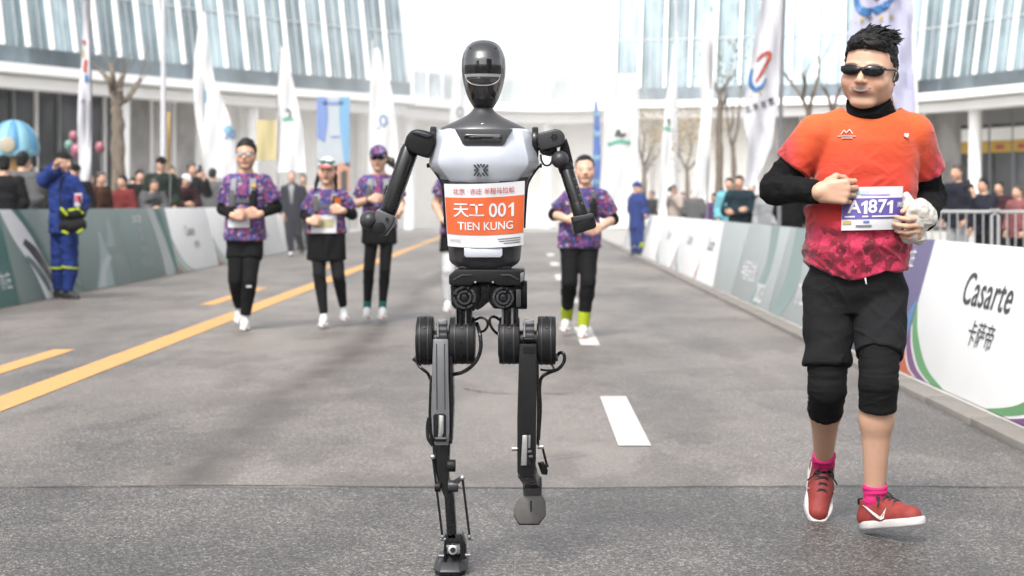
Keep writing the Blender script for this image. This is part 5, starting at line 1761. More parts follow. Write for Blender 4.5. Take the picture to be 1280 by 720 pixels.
for i, (x, y, Y, col, r, lab) in enumerate(((92, 170, 30, (0.46, 0.16, 0.22), 0.10, 'upper pink balloon left of the narrow flag'), (96, 188, 30, (0.48, 0.14, 0.21), 0.14, 'lower pink balloon beside the guard with the satchel'), (86, 181, 30.4, (0.22, 0.42, 0.37), 0.09, 'mint green balloon left of the narrow flag'), (125, 184, 31, (0.46, 0.13, 0.18), 0.12, 'red pink balloon right of the narrow flag'))):
    p = px(x, y, Y)
    r = empty('balloon', p, lab, 'balloon', 'balloons above the left spectators')
    b = MB(); b.ball((0, 0, 0), r_ := [0.085, 0.11, 0.075, 0.09][i], 20, (1, 1, 1.18)); b.cyl((0, 0, -r_ * 1.28), (0, 0, -r_ * 1.12), 0.02, 0.006, 8)
    b.build('envelope', flat_mat('balloon_%d' % i, col, 0.3), r, angle=70)
    b = MB(); b.tube([(0, 0, -r_ * 1.25), (0.02, 0.01, -0.5), (0.0, 0, -(p.z - 0.95))], 0.003, 5); b.build('string', M_FLAGW, r)
# ------------------------------------------------------------------ people
def skin_mat():
    m, t, p = new_mat('skin')
    a = N(t, 'ShaderNodeVertexColor')
    a.layer_name = 'Col'
    tc = N(t, 'ShaderNodeTexCoord')
    nz = N(t, 'ShaderNodeTexNoise', Scale=40.0, Detail=3.0)
    t.links.new(tc.outputs['Object'], nz.inputs['Vector'])
    f = math_n(t, 'MULTIPLY_ADD', nz.outputs['Fac'], 0.16)
    f.node.inputs[2].default_value = 0.92
    c = mixrgb(t, 1.0, a.outputs['Color'], f, 'MULTIPLY')
    t.links.new(c, p.inputs['Base Color'])
    p.inputs['Roughness'].default_value = 0.5
    p.inputs['Specular IOR Level'].default_value = 0.4
    p.inputs['Subsurface Weight'].default_value = 0.08
    p.inputs['Subsurface Radius'].default_value = (0.012, 0.005, 0.003)
    b = N(t, 'ShaderNodeBump', Strength=0.08, Distance=0.002)
    t.links.new(nz.outputs['Fac'], b.inputs['Height'])
    t.links.new(b.outputs[0], p.inputs['Normal'])
    return m


M_SKIN = skin_mat()
SKIN = np.array((0.40, 0.24, 0.165))
M_HAIR = mat('black_hair', (0.005, 0.0045, 0.0045), 0.5, 0, 0.4, 80, 0.4, 500, 0, 0, 0.2)
M_HAIRB = mat('brown_hair', (0.022, 0.014, 0.010), 0.45, 0, 0.4, 80, 0.5, 500)


def pattern_fabric(name, cols, scale=28.0):
    m, t, p = new_mat(name)
    tc = N(t, 'ShaderNodeTexCoord')
    nz = N(t, 'ShaderNodeTexNoise', Scale=18.0, Detail=2.0)
    t.links.new(tc.outputs['Object'], nz.inputs['Vector'])
    mv = mixrgb(t, 0.06, tc.outputs['Object'], nz.outputs['Color'], 'ADD')
    v = N(t, 'ShaderNodeTexVoronoi', Scale=scale)
    t.links.new(mv, v.inputs['Vector'])
    s = N(t, 'ShaderNodeSeparateColor')
    t.links.new(v.outputs['Color'], s.inputs[0])
    r = N(t, 'ShaderNodeValToRGB')
    r.color_ramp.interpolation = 'CONSTANT'
    el = r.color_ramp.elements
    while len(el) < len(cols): el.new(0.5)
    for i, (e, c) in enumerate(zip(el, cols)):
        e.position = i / len(cols)
        e.color = (*[v * 0.78 for v in c], 1)
    t.links.new(s.outputs[0], r.inputs[0])
    t.links.new(r.outputs[0], p.inputs['Base Color'])
    p.inputs['Roughness'].default_value = 0.8
    p.inputs['Sheen Weight'].default_value = 0.1
    creases(m, 0.5)
    MATS[name] = m
    return m


M_CAMO = pattern_fabric('blotched_running_shirt', [(0.010, 0.010, 0.07), (0.03, 0.012, 0.12), (0.015, 0.014, 0.11), (0.05, 0.018, 0.17), (0.008, 0.008, 0.03), (0.22, 0.018, 0.08), (0.025, 0.045, 0.22), (0.06, 0.014, 0.14), (0.26, 0.04, 0.045), (0.007, 0.007, 0.02), (0.24, 0.08, 0.17), (0.05, 0.08, 0.24), (0.03, 0.014, 0.11), (0.30, 0.22, 0.28)], 44.0)
M_BLK = fabric('black_fabric', (0.0055, 0.0055, 0.006))
M_BLK2 = fabric('charcoal_fabric', (0.009, 0.009, 0.0098))
M_WHT = fabric('white_fabric', (0.42, 0.42, 0.43))
M_GREYF = fabric('grey_fabric', (0.07, 0.07, 0.072))
M_LGREY = fabric('light_grey_fabric', (0.19, 0.195, 0.2))
M_NAVY = fabric('navy_suit', (0.012, 0.013, 0.019))
M_BLUE = fabric('royal_blue_workwear', (0.012, 0.026, 0.115))
M_NEON = fabric('neon_yellow', (0.28, 0.34, 0.018))
M_TEALS = fabric('teal_sock', (0.015, 0.09, 0.08))
M_PINK = fabric('pink_sock', (0.42, 0.022, 0.115))
M_OLIVE = fabric('olive_fabric', (0.03, 0.03, 0.016))
M_BROWN = fabric('brown_fabric', (0.05, 0.022, 0.014))
M_RED = fabric('red_fabric', (0.25, 0.014, 0.014))
M_ORANGE = fabric('orange_fabric', (0.32, 0.08, 0.014))
M_DKGREEN = fabric('dark_green_fabric', (0.014, 0.02, 0.015))
M_TEALJ = fabric('teal_jacket', (0.009, 0.018, 0.024))
M_CYANF = fabric('pale_cyan_fabric', (0.10, 0.27, 0.31))
M_PURPF = fabric('purple_fabric', (0.08, 0.04, 0.11))
M_BEIGEF = fabric('beige_fabric', (0.30, 0.25, 0.22))
M_SHOEW = mat('white_shoe', (0.42, 0.42, 0.42), 0.6, 0, 0.06, 30, 0.2, 500)
M_SOLEW = mat('white_sole', (0.42, 0.41, 0.40), 0.6, 0, 0.08, 30)
M_SOLER = mat('red_sole', (0.32, 0.03, 0.025), 0.6)
M_SHOEB = mat('black_shoe', (0.012, 0.012, 0.012), 0.6)
M_LENS = mat('dark_lens', (0.004, 0.004, 0.006), 0.1, 0, 0.1, 5, 0, 300, 0, 0, 0.3)
M_PLASTIC = mat('black_plastic', (0.009, 0.009, 0.01), 0.4)
M_BAGW = mat('bib_paper', (0.42, 0.42, 0.43), 0.6)


def seg_pt(a, b, c, s):
    """point at s along a two-bone limb a-b-c, s in 0..2"""
    return a + (b - a) * s if s <= 1 else b + (c - b) * (s - 1)


class Figure:
    """skeleton in local metres; right = towards image right when facing the camera"""
    def __init__(s, root, J, head, build):
        s.root, s.J, s.head, s.B = root, {k: np.asarray(v, float) for k, v in J.items()}, head, build
        J = s.J
        s.rv = nrm(np.array((J['shR'][0] - J['shL'][0], J['shR'][1] - J['shL'][1], 0)))
        s.fv = np.array((s.rv[1], -s.rv[0], 0))          # forward
        k = build.get('k', 1.0)
        s.k = k
        s.armr = [r * k * build.get('arm', 1.0) for r in (0.054, 0.047, 0.043, 0.031)]
        s.legr = [r * k * build.get('leg', 1.0) for r in (0.088, 0.062, 0.056, 0.037)]
        nb, pv = J['nb'], J['pv']
        shw = np.linalg.norm(J['shR'] - J['shL']) / 2
        ch = build.get('chest', 0.165 * k)
        wa = build.get('waist', 0.145 * k)
        hi = build.get('hip', 0.165 * k)
        cd = build.get('chest_d', 0.115 * k)
        wd = build.get('waist_d', 0.105 * k)
        hd = build.get('hip_d', 0.115 * k)
        L = nb - pv
        belly = build.get('belly', 0.0)
        st = []
        for f, w, d, fw in ((-0.17, hi * 0.80, hd * 0.8, 0), (-0.04, hi, hd, 0), (0.1, hi * 0.98, hd, belly * .5), (0.34, wa, wd, belly), (0.6, (ch + wa) / 2 + 0.008, cd * 0.98, belly * .5), (0.78, ch, cd, 0), (0.9, ch * 0.80, cd * 0.82, 0), (0.97, ch * 0.48, cd * 0.62, 0), (1.03, 0.06 * k, 0.062 * k, 0)):
            c = pv + L * f + s.fv * fw
            st.append((c[2], c[0], c[1], w, d))
        s.st = st
        s.shw = shw

    def limb(s, F, a, b, c, r, s0=0.0, s1=2.0, off=0.0, flat=False, k=0.02, flare=0.0, calf=None):
        """two-bone limb between parameters s0..s1"""
        ks = sorted(set([s0] + [v for v in ((1.0, 1.3) if calf is not None else (1.0,)) if s0 < v < s1] + [s1]))
        rad_ = lambda v: np.interp(v, [0, 1, 1.3, 2], [r[0], r[1], r[2] * 1.07 if calf is not None else (r[2] * .7 + r[3] * .3), r[3]])
        for u0, u1 in zip(ks, ks[1:]):
            p, q = seg_pt(a, b, c, u0), seg_pt(a, b, c, u1)
            if calf is not None:
                if abs(u0 - 1.3) < 1e-6: p = p + calf
                if abs(u1 - 1.3) < 1e-6: q = q + calf
            f0 = flare * max(0, u0 - s0) / (s1 - s0)
            f1 = flare * max(0, u1 - s0) / (s1 - s0)
            F.cone(p, q, rad_(u0) + off + f0, rad_(u1) + off + f1, k, flat=(flat and u0 == s0 and s0 > 0, flat and u1 == s1))
        return F

    def calf(s, side):
        J = s.J
        d = nrm(J['an' + side] - J['kn' + side])
        b = -s.fv - d * (-(s.fv @ d))
        return nrm(b) * 0.012

    def add_torso(s, F, off=0.0, z0=None, z1=None, k=0.03):
        F.torso(s.st, s.rv, k, off, z0, z1)

    def add_shoulders(s, F, off=0.0):
        J = s.J
        for sd in 'LR':
            sh = J['sh' + sd]
            F.ell(sh + np.array((0, 0, -0.006)), np.array((0.053, 0.054, 0.054)) * s.k * s.B.get('arm', 1) + off, 0.03)
            F.cone(sh + np.array((0, 0, 0.004)), s.J['nb'] + np.array((0, 0, -0.035)), 0.038 * s.k + off, 0.042 * s.k + off, 0.03)


def hand_field(F, w, d, n, sd, k=1.0, curl=1.0, spread=0.0, thumb_in=0.6):
    """w wrist, d finger direction, n palm normal, sd thumb side; palm with four bent fingers and a thumb"""
    d, n = nrm(d), nrm(n)
    n = nrm(n - d * (n @ d))
    sd_ = nrm(sd - d * (np.asarray(sd) @ d) - n * (np.asarray(sd) @ n))
    P = lambda a, b, c: w + (d * a + sd_ * b + n * c) * k
    # palm: flattened, four metacarpals
    for o, l in ((0.030, 0.088), (0.010, 0.092), (-0.011, 0.088), (-0.031, 0.080)):
        F.cone(P(0.008, o * 0.62, 0), P(l, o, -0.002), 0.0165 * k, 0.0125 * k, 0.012 * k)
    F.ell(P(0.04, 0.026, 0.012), np.array((0.022, 0.022, 0.022)) * k, 0.012 * k)
    for i, (o, base, ln, r) in enumerate(((0.031, 0.088, 0.92, 0.0092), (0.0105, 0.092, 1.0, 0.0095), (-0.011, 0.088, 0.93, 0.009), (-0.0315, 0.080, 0.76, 0.0078))):
        p = P(base, o, -0.002)
        ang = 0
        for j, (L, b) in enumerate(((0.045, 0.95), (0.028, 1.25), (0.022, 0.75))):
            ang += b * curl * (1 + 0.06 * (i - 1.5))
            dirv = d * math.cos(ang) + n * math.sin(ang) + sd_ * (spread * (1.5 - i) * 0.12)
            q = p + dirv * L * ln * k
            F.cone(p, q, (r - 0.0006 * j) * k, (r - 0.0006 * (j + 1)) * k, 0.004 * k)
            p = q
    p = P(0.028, 0.034, 0.012)
    t1 = p + (d * 0.62 + sd_ * 0.62 * (1 - thumb_in * 0.4) + n * 0.45) * 0.040 * k
    t2 = t1 + (d * 0.75 + n * (0.25 + 0.55 * thumb_in) - sd_ * 0.25 * thumb_in) * 0.030 * k
    t3 = t2 + (d * 0.6 + n * (0.2 + 0.5 * thumb_in) - sd_ * 0.55 * thumb_in) * 0.024 * k
    F.cone(p, t1, 0.0135 * k, 0.0112 * k, 0.008 * k)
    F.cone(t1, t2, 0.0112 * k, 0.0102 * k, 0.004 * k)
    F.cone(t2, t3, 0.0102 * k, 0.0085 * k, 0.004 * k)
    return F


def head_axes(yaw, pitch=0.0, roll=0.0):
    """yaw 0 faces the camera (-Y); positive turns towards image right; rows = right, forward, up"""
    f = np.array((math.sin(yaw), -math.cos(yaw), 0))
    r = np.array((math.cos(yaw), math.sin(yaw), 0))
    u = np.array((0, 0, 1.0))
    f, u = f * math.cos(pitch) + u * math.sin(pitch), u * math.cos(pitch) - f * math.sin(pitch)
    r, u = r * math.cos(roll) + u * math.sin(roll), u * math.cos(roll) - r * math.sin(roll)
    return np.array((r, f, u))


class Head:
    """c = centre at eye level between the ears, s = chin to crown height"""
    def __init__(h, c, s, yaw=0, pitch=0, roll=0, smile=0.0, female=False, round_=0.0, glasses=None, mouth_open=0.0):
        h.c, h.s, h.A = np.asarray(c, float), s, head_axes(yaw, pitch, roll)
        h.smile, h.female, h.round, h.open = smile, female, round_, mouth_open

    def w(h, x, y, z):
        return h.c + h.s * (h.A.T @ np.array((x, y, z)))

    def loc(h, P):
        return ((P - h.c) @ h.A.T) / h.s

    def ell(h, F, c, r, k=0.04, op='u'):
        F.ell(h.w(*c), np.array(r) * h.s, k * h.s, h.A, op)

    def cone(h, F, a, b, ra, rb, k=0.03, op='u'):
        F.cone(h.w(*a), h.w(*b), ra * h.s, rb * h.s, k * h.s, op=op)

    def field(h, F, nb, neck_r):
        q = h.round
        h.ell(F, (0, -0.05, 0.12), (0.325, 0.40, 0.385), 0.05)
        h.ell(F, (0, 0.10, -0.12), (0.285 + .03 * q, 0.29, 0.37), 0.08)
        h.ell(F, (0, 0.02, -0.22), (0.265 + .05 * q, 0.27, 0.24), 0.08)       # jaw
        h.ell(F, (0, 0.25, -0.43), (0.12 + .03 * q, 0.09, 0.075), 0.08)       # chin
        for sx in (-1, 1):
            h.ell(F, (sx * 0.17, 0.225, -0.135), (0.11 + .02 * q, 0.10, 0.11), 0.07)   # cheeks
            h.ell(F, (sx * 0.14, 0.31, 0.075), (0.13, 0.06, 0.03), 0.05)      # brow ridge
        for sx in (-1, 1):
            h.ell(F, (sx * 0.145, 0.425, -0.005), (0.085, 0.065, 0.045), 0.04, 's')
            h.ell(F, (sx * 0.145, 0.325, -0.005), (0.075, 0.06, 0.05), 0.012)
        h.cone(F, (0, 0.355, 0.04), (0, 0.435, -0.12), 0.032, 0.05, 0.03)
        h.ell(F, (0, 0.44, -0.135), (0.05, 0.045, 0.04), 0.02)
        for sx in (-1, 1):
            h.ell(F, (sx * 0.05, 0.405, -0.145), (0.035, 0.04, 0.03), 0.02)
            h.ell(F, (sx * 0.03, 0.435, -0.178), (0.016, 0.02, 0.014), 0.008, 's')
            h.ell(F, (sx * 0.325, -0.06, -0.03), (0.035, 0.085, 0.125), 0.02)  # ears
            h.ell(F, (sx * 0.362, -0.035, -0.01), (0.022, 0.045, 0.075), 0.02, 's')
        mw = 0.115 + 0.03 * h.smile
        lift = 0.045 * h.smile
        h.ell(F, (0, 0.318, -0.262), (mw, 0.075, 0.06), 0.05)
        for sx in (-1, 0, 1) if not h.open else ():
            h.ell(F, (sx * mw * 0.5, 0.376 - abs(sx) * 0.024, -0.238 + abs(sx) * lift * 0.5), (mw * 0.55, 0.03, 0.018), 0.012)
            h.ell(F, (sx * mw * 0.42, 0.368 - abs(sx) * 0.024, -0.288 - 0.022 * h.open + abs(sx) * lift * 0.6), (mw * 0.5, 0.032, 0.021), 0.012)
        if h.open:
            for sx in (-1, 1):
                h.ell(F, (sx * 0.205, 0.235, -0.155), (0.085, 0.085, 0.085), 0.06)
        jb = h.w(0, -0.10, -0.20)
        F.cone(jb, nb, neck_r, neck_r * 1.08, 0.03)
        return F

    def paint(h, v, skin, lip=(0.27, 0.10, 0.085), brow=True, eyes=True):
        q = h.loc(v)
        x, y, z = q[:, 0], q[:, 1], q[:, 2]
        col = np.tile(skin, (len(v), 1))
        fr = y > 0.12
        def blend(mask, c, a=1.0):
            m = (np.clip(mask, 0, 1) * a)[:, None]
            col[:] = col * (1 - m) + np.array(c) * m
        soft = lambda d, w=0.25: np.clip(0.5 - d / w, 0, 1)
        ax = np.abs(x)
        if not h.female:
            e = (ax / 0.30) ** 2 + ((z + 0.40) / 0.17) ** 2
            blend(soft(e - 1, 0.8) * (y > -0.1), skin * np.array((0.80, 0.82, 0.86)), 0.45)       # shaven jaw
        # cheeks and nose flush
        e = ((ax - 0.17) / 0.12) ** 2 + ((z + 0.13) / 0.10) ** 2
        blend(np.exp(-e) * fr, skin * np.array((1.08, 0.86, 0.82)), 0.55)
        mw = 0.115 + 0.03 * h.smile
        zc = -0.262 + 0.030 * h.smile * (ax / mw) ** 2 - 0.011 * h.open
        e = (ax / mw) ** 2 + ((z - zc) / (0.043 + 0.020 * h.open)) ** 2
        blend(soft(e - 1, 0.5) * (y > 0.25), lip, 0.75)
        if h.open:
            t = ax / 0.145
            zu = -0.242 + 0.026 * t ** 2
            zl = -0.242 - 0.060 * h.open + (0.026 + 0.060 * h.open) * t ** 2
            inside = soft((zl - z) / 0.010, 1.0) * soft((z - zu) / 0.010, 1.0) * (t < 1.0) * (y > 0.15)
            blend(inside, (0.06, 0.018, 0.016))
            zt_ = zu - 0.58 * (zu - zl)
            inside = soft((zt_ - z) / 0.006, 1.0) * soft((z - zu + 0.006) / 0.008, 1.0) * (t < 0.86) * (y > 0.15)
            blend(inside, (0.25, 0.225, 0.20))
        else:
            e = (ax / (mw * 0.95)) ** 2 + ((z - zc) / 0.006) ** 2
            blend(soft(e - 1, 0.6) * (y > 0.25), (0.10, 0.03, 0.025), 0.9)
        if eyes:
            e = ((ax - 0.145) / 0.068) ** 2 + ((z + 0.004) / 0.026) ** 2
            blend(soft(e - 1, 0.3) * fr, (0.52, 0.48, 0.45))
            e = ((ax - 0.145) / 0.026) ** 2 + ((z + 0.002) / 0.027) ** 2
            blend(soft(e - 1, 0.3) * fr, (0.012, 0.008, 0.006))
            e = ((ax - 0.147) / 0.08) ** 2 + ((z - 0.024 + 1.2 * (ax - 0.145) ** 2) / 0.009) ** 2
            blend(soft(e - 1, 0.5) * fr, (0.02, 0.014, 0.012))
        if brow:
            zb = 0.088 - 1.6 * (ax - 0.15) ** 2
            e = ((ax - 0.155) / 0.095) ** 2 + ((z - zb) / 0.016) ** 2
            blend(soft(e - 1, 0.6) * fr, (0.022, 0.016, 0.014), 0.42 if h.female else 0.85)
        n = vnoise(q * 9.0, 77)
        col *= (0.93 + 0.14 * n)[:, None]
        return col

    # --- hair and headgear fields
    def hair_field(h, F, thick=0.035, line=0.25, back=-0.32, side=0.06, top=0.0):
        """cap of hair: hairline height at the brow, nape and sides"""
        h.ell(F, (0, -0.06, 0.13 + top * .3), (0.325 + thick, 0.405 + thick * 0.9, 0.385 + thick + top), 0.03)
        h.ell(F, (0, -0.16, -0.10), (0.29 + thick * 0.8, 0.29 + thick, 0.30), 0.05)
        A, s, c = h.A, h.s, h.c
        def cut(P):
            q = ((P - c) @ A.T) / s
            x, y, z = q[..., 0], q[..., 1], q[..., 2]
            ax = np.abs(x)
            # surface separating hair from face: higher at the front, dropping behind the ears
            zz = np.where(y > 0.16, line - 0.9 * np.maximum(0, ax - 0.12) ** 1.4,
                 np.where(y > -0.02, side + (line - side) * np.clip((y + 0.02) / 0.18, 0, 1) ** 1.5, side + (back - side) * np.clip((-0.02 - y) / 0.20, 0, 1)))
            return (zz - z) * s * 0.8
        F.add(cut, V(-9, -9, -9), V(9, 9, 9), 0, 'i')
        return F

    def cap_field(h, F, brim=True, thick=0.05, line=0.17):
        h.ell(F, (0, -0.05, 0.13), (0.335 + thick, 0.41 + thick, 0.36 + thick * 1.3), 0.02)
        A, s, c = h.A, h.s, h.c
        F.add(lambda P: (line - ((P - c) @ A[2]) / s - 0.10 * ((P - c) @ A[1]) / s) * s, V(-9, -9, -9), V(9, 9, 9), 0, 'i')
        return F

    def brim_field(h, F, line=0.17, droop=0.05):
        R2 = np.array((h.A[0], nrm(h.A[1] - h.A[2] * 0.22), nrm(h.A[2] + h.A[1] * 0.22)))
        F.ell(h.w(0, 0.42, line - droop), np.array((0.27, 0.30, 0.032)) * h.s, 0.01, R2)
        F.plane(h.w(0, 0.26, 0), h.A[1] * -1)
        return F


def fmesh(name, F, m, parent, disp=None, it=1, col=None):
    v, q = F.mesh()
    if it: v = smooth_v(v, q, it)
    if disp is not None:
        v = v + vert_normals(v, q) * disp(v)[:, None]
    return np_mesh(name, v, q, m, parent, col)


def wrinkle(amp, fx, fy, fz, seed=0, ridge=False):
    def f(v):
        n = vnoise(v * np.array((fx, fy, fz)), seed)
        n2 = vnoise(v * np.array((fx, fy, fz)) * 2.1 + 7, seed + 1)
        if ridge: n = 1 - np.abs(2 * n - 1); n2 = 1 - np.abs(2 * n2 - 1)
        return amp * ((n - 0.5) + 0.45 * (n2 - 0.5))
    return f


def make_shoe(fig, sd, an, toe, h, upper, sole, up=(0, 0, 1), k=1.0, mid=None, fwd=None):
    """an ankle joint, toe = tip direction target point on the sole plane"""
    up = nrm(up)
    f = nrm(toe - an)
    f = nrm(f - up * (f @ up)) if fwd is None else nrm(fwd)
    r = nrm(np.cross(f, up))
    o = an - up * 0.075 * k                      # sole point under the ankle
    P = lambda a, b, c: o + (f * a + r * b + up * c) * k
    F = Field(h)
    F.cone(P(-0.035, 0, 0.035), P(0.06, 0, 0.038), 0.036 * k, 0.041 * k, 0.02)
    F.cone(P(0.06, 0, 0.038), P(0.15, 0.004, 0.028), 0.041 * k, 0.033 * k, 0.02)
    F.cone(P(-0.02, 0, 0.04), P(-0.012, 0, 0.092), 0.037 * k, 0.037 * k, 0.02, flat=(False, True))
    F.cone(P(0.0, 0, 0.075), P(0.09, 0, 0.045), 0.030 * k, 0.03 * k, 0.02)
    F.plane(P(0, 0, 0.020), -up)
    sh = fmesh('shoe', F, upper, fig.root)
    F = Field(h)
    R3 = np.array((f, r, up))
    F.ell(P(-0.01, 0, 0.014), np.array((0.058, 0.039, 0.05)) * k, 0.02, R3)
    F.ell(P(0.115, 0.003, 0.014), np.array((0.082, 0.044, 0.05)) * k, 0.02, R3)
    F.cone(P(-0.01, 0, 0.012), P(0.12, 0, 0.012), 0.038 * k, 0.044 * k, 0.02)
    F.plane(P(0, 0, 0.0), -up)
    F.plane(P(0, 0, 0.026), up)
    F.add(lambda Q: np.abs((Q - P(0, 0, 0.013)) @ up) - 0.013 * k, V(-9, -9, -9), V(9, 9, 9), 0, 'i')
    so = fmesh('sole', F, sole, sh, it=1)
    return sh, so, P, (f, r, up)


def body_mesh(fig, h, hands, hh=None, feet=False, skin=SKIN, head_kw=None, h_head=None):
    """the whole person as one mesh: torso, limbs, head and hands"""
    J = fig.J
    F = Field(h)
    fig.add_torso(F)
    fig.add_shoulders(F)
    for sd in 'LR':
        fig.limb(F, J['sh' + sd], J['el' + sd], J['wr' + sd], fig.armr)
        hp = J['hi' + sd]
        fig.limb(F, hp, J['kn' + sd], J['an' + sd], fig.legr, calf=fig.calf(sd), k=0.03)
    F.cone(J['nb'] - (J['nb'] - J['pv']) * 0.06, J['nb'] + (fig.head.w(0, -0.1, -0.2) - J['nb']) * 0.5, 0.062 * fig.k, fig.B.get('neck', 0.055 * fig.k), 0.03)
    parts = []
    v, q = F.mesh()
    v = smooth_v(v, q, 1)
    cols = [np.tile(skin, (len(v), 1))]
    parts.append((v, q))
    H = Field(h_head or h)
    fig.head.field(H, J['nb'], fig.B.get('neck', 0.055 * fig.k))
    v, q = H.mesh()
    v = smooth_v(v, q, 1, 0.3)
    parts.append((v, q))
    cols.append(fig.head.paint(v, skin, **(head_kw or {})))
    for sd in 'LR':
        kw = hands.get(sd)
        if not kw: continue
        G = Field(hh or h)
        w = J['wr' + sd]
        fd = nrm(J['wr' + sd] - J['el' + sd])
        G.cone(w - fd * 0.05, w + nrm(kw['d']) * 0.01, fig.armr[3] * 1.0, 0.024 * fig.k, 0.015)
        hand_field(G, w, kw['d'], kw['n'], kw['s'], kw.get('k', fig.k), kw.get('curl', 1.0), kw.get('spread', 0.3), kw.get('thumb', 0.6))
        v, q = G.mesh()
        v = smooth_v(v, q, 1, 0.3)
        parts.append((v, q))
        cc = np.tile(skin, (len(v), 1))
        cols.append(cc)
    v, q = join_vq(parts)
    return np_mesh('body', v, q, M_SKIN, fig.root, np.concatenate(cols))


def garment_top(fig, name, m, h, off, hem_z, sleeve, slack=0.006, disp=None, z1=None, flare=0.0, neck_cut=None, sleeve_off=None, post=None):
    J = fig.J
    F = Field(h)
    fig.add_torso(F, off, hem_z)
    # widen the hem
    if flare:
        c = np.array([np.interp(hem_z, [a[0] for a in sorted(fig.st)], [a[i] for a in sorted(fig.st)]) for i in (1, 2, 3, 4)])
        F.torso([(hem_z, c[0], c[1], c[2] + off + flare, c[3] + off + flare), (hem_z + 0.22, c[0], c[1], c[2] + off, c[3] + off)], fig.rv, 0.03)
    fig.add_shoulders(F, off)
    so = off + slack if sleeve_off is None else sleeve_off
    for sd in 'LR':
        sl = sleeve[sd] if isinstance(sleeve, dict) else sleeve
        if sl > 0:
            fig.limb(F, J['sh' + sd], J['el' + sd], J['wr' + sd], fig.armr, 0, sl, so, flat=True, k=0.012, flare=fig.B.get('sleeve_flare', 0.006))
    nbz = J['nb']
    up = nrm(fig.head.w(0, -0.1, -0.2) - nbz)
    nr = fig.B.get('neck', 0.055 * fig.k)
    F.cone(nbz + up * (0.0 if neck_cut is None else neck_cut) - fig.fv * 0.0, nbz + up * 0.2, nr + 0.020, nr + 0.10, 0.012, flat=(True, True), op='s')
    v, q = F.mesh()
    v = smooth_v(v, q, 1)
    if disp is not None: v = v + vert_normals(v, q) * disp(v)[:, None]
    if post is not None: v = post(v)
    return np_mesh(name, v, q, m, fig.root)


def garment_sleeves(fig, name, m, h, off, s0, s1, sides='LR', disp=None):
    J = fig.J
    for sd in sides:
        F = Field(h)
        fig.limb(F, J['sh' + sd], J['el' + sd], J['wr' + sd], fig.armr, s0, s1, off, flat=True, k=0.012)
        fmesh(name, F, m, fig.root, disp)


def garment_bottom(fig, name, m, h, off, waist_z, s1, disp=None, flare=0.0, skirt=None, toff=None):
    J = fig.J
    F = Field(h)
    fig.add_torso(F, off if toff is None else toff, None, waist_z)
    for sd in 'LR':
        e = s1[sd] if isinstance(s1, dict) else s1
        fig.limb(F, J['hi' + sd], J['kn' + sd], J['an' + sd], fig.legr, 0, e, off, flat=True, k=0.012 if flare else 0.018, flare=flare, calf=fig.calf(sd))
    if skirt:
        z0, w0, d0 = skirt
        a = sorted(fig.st)
        zz = fig.J['pv'][2]
        F.torso([(z0, fig.J['pv'][0], fig.J['pv'][1], w0, d0), (zz, fig.J['pv'][0], fig.J['pv'][1], fig.B.get('hip', 0.165 * fig.k) + off, fig.B.get('hip_d', 0.115 * fig.k) + off)], fig.rv, 0.03)
    return fmesh(name, F, m, fig.root, disp)


def leg_piece(fig, name, m, h, off, s0, s1, sides='LR', disp=None):
    J = fig.J
    for sd in sides:
        a = s0[sd] if isinstance(s0, dict) else s0
        b_ = s1[sd] if isinstance(s1, dict) else s1
        F = Field(h)
        fig.limb(F, J['hi' + sd], J['kn' + sd], J['an' + sd], fig.legr, a, b_, off, flat=True, k=0.012, calf=fig.calf(sd))
        fmesh(name, F, m, fig.root, disp)


def front_z(fig, x, z, off):
    """front surface point of the torso (offset) at sideways x from its axis and height z"""
    a = sorted(fig.st)
    Z = [q[0] for q in a]
    I = lambda j: np.interp(z, Z, [q[j] for q in a])
    w, d = I(3) + off, I(4) + off
    u = min(0.98, abs(x) / w)
    y = d * (1 - u ** 2.3) ** (1 / 2.3)
    return np.array((I(1), I(2), z)) + fig.rv * x + fig.fv * y


def sheet_on_torso(fig, name, m, x0, x1, z0, z1, off, tilt=0.0, thick=0.0015, n=10, parent=None, wav=0.0):
    g = []
    for i in range(n + 1):
        row = []
        for j in range(n + 1):
            u, v = j / n, i / n
            x = x0 + (x1 - x0) * u
            z = z1 + (z0 - z1) * v + tilt * (u - 0.5)
            p = front_z(fig, x, z, off + wav * math.sin(5 * u + 3 * v))
            row.append(Vector(p))
        g.append(row)
    b = MB(); slab(b, g, thick)
    return b.build(name, m, parent or fig.root, angle=60)


def glasses(fig, h, m_lens, m_frame, wrap=False, up=0.0, parent=None):
    H = fig.head
    F = Field(h)
    for sx in (-1, 1):
        R2 = np.array((nrm(H.A[0] - sx * H.A[1] * (0.30 if wrap else 0.12)), nrm(H.A[1] + sx * H.A[0] * (0.30 if wrap else 0.12)), H.A[2]))
        if wrap:
            F.ell(H.w(sx * 0.155, 0.395, 0.005 + up), np.array((0.155, 0.035, 0.075)) * H.s, 0.01 * H.s, R2)
        else:
            F.ell(H.w(sx * 0.150, 0.405, -0.01 + up), np.array((0.115, 0.018, 0.07)) * H.s, 0, R2)
    l = fmesh('glasses_lens' if not wrap else 'sunglasses', F, m_lens, parent or fig.root)
    F = Field(h)
    for sx in (-1, 1):
        F.cone(H.w(sx * 0.30, 0.30, 0.03 + up), H.w(sx * 0.352, -0.03, 0.035 + up), 0.016 * H.s, 0.013 * H.s, 0)
        F.cone(H.w(sx * 0.03, 0.42, 0.035 + up), H.w(sx * 0.29, 0.32, 0.045 + up), 0.013 * H.s, 0.013 * H.s, 0.01)
    F.cone(H.w(-0.04, 0.425, 0.03 + up), H.w(0.04, 0.425, 0.03 + up), 0.014 * H.s, 0.014 * H.s, 0.01)
    fmesh('glasses_frame', F, m_frame, l)
    return l


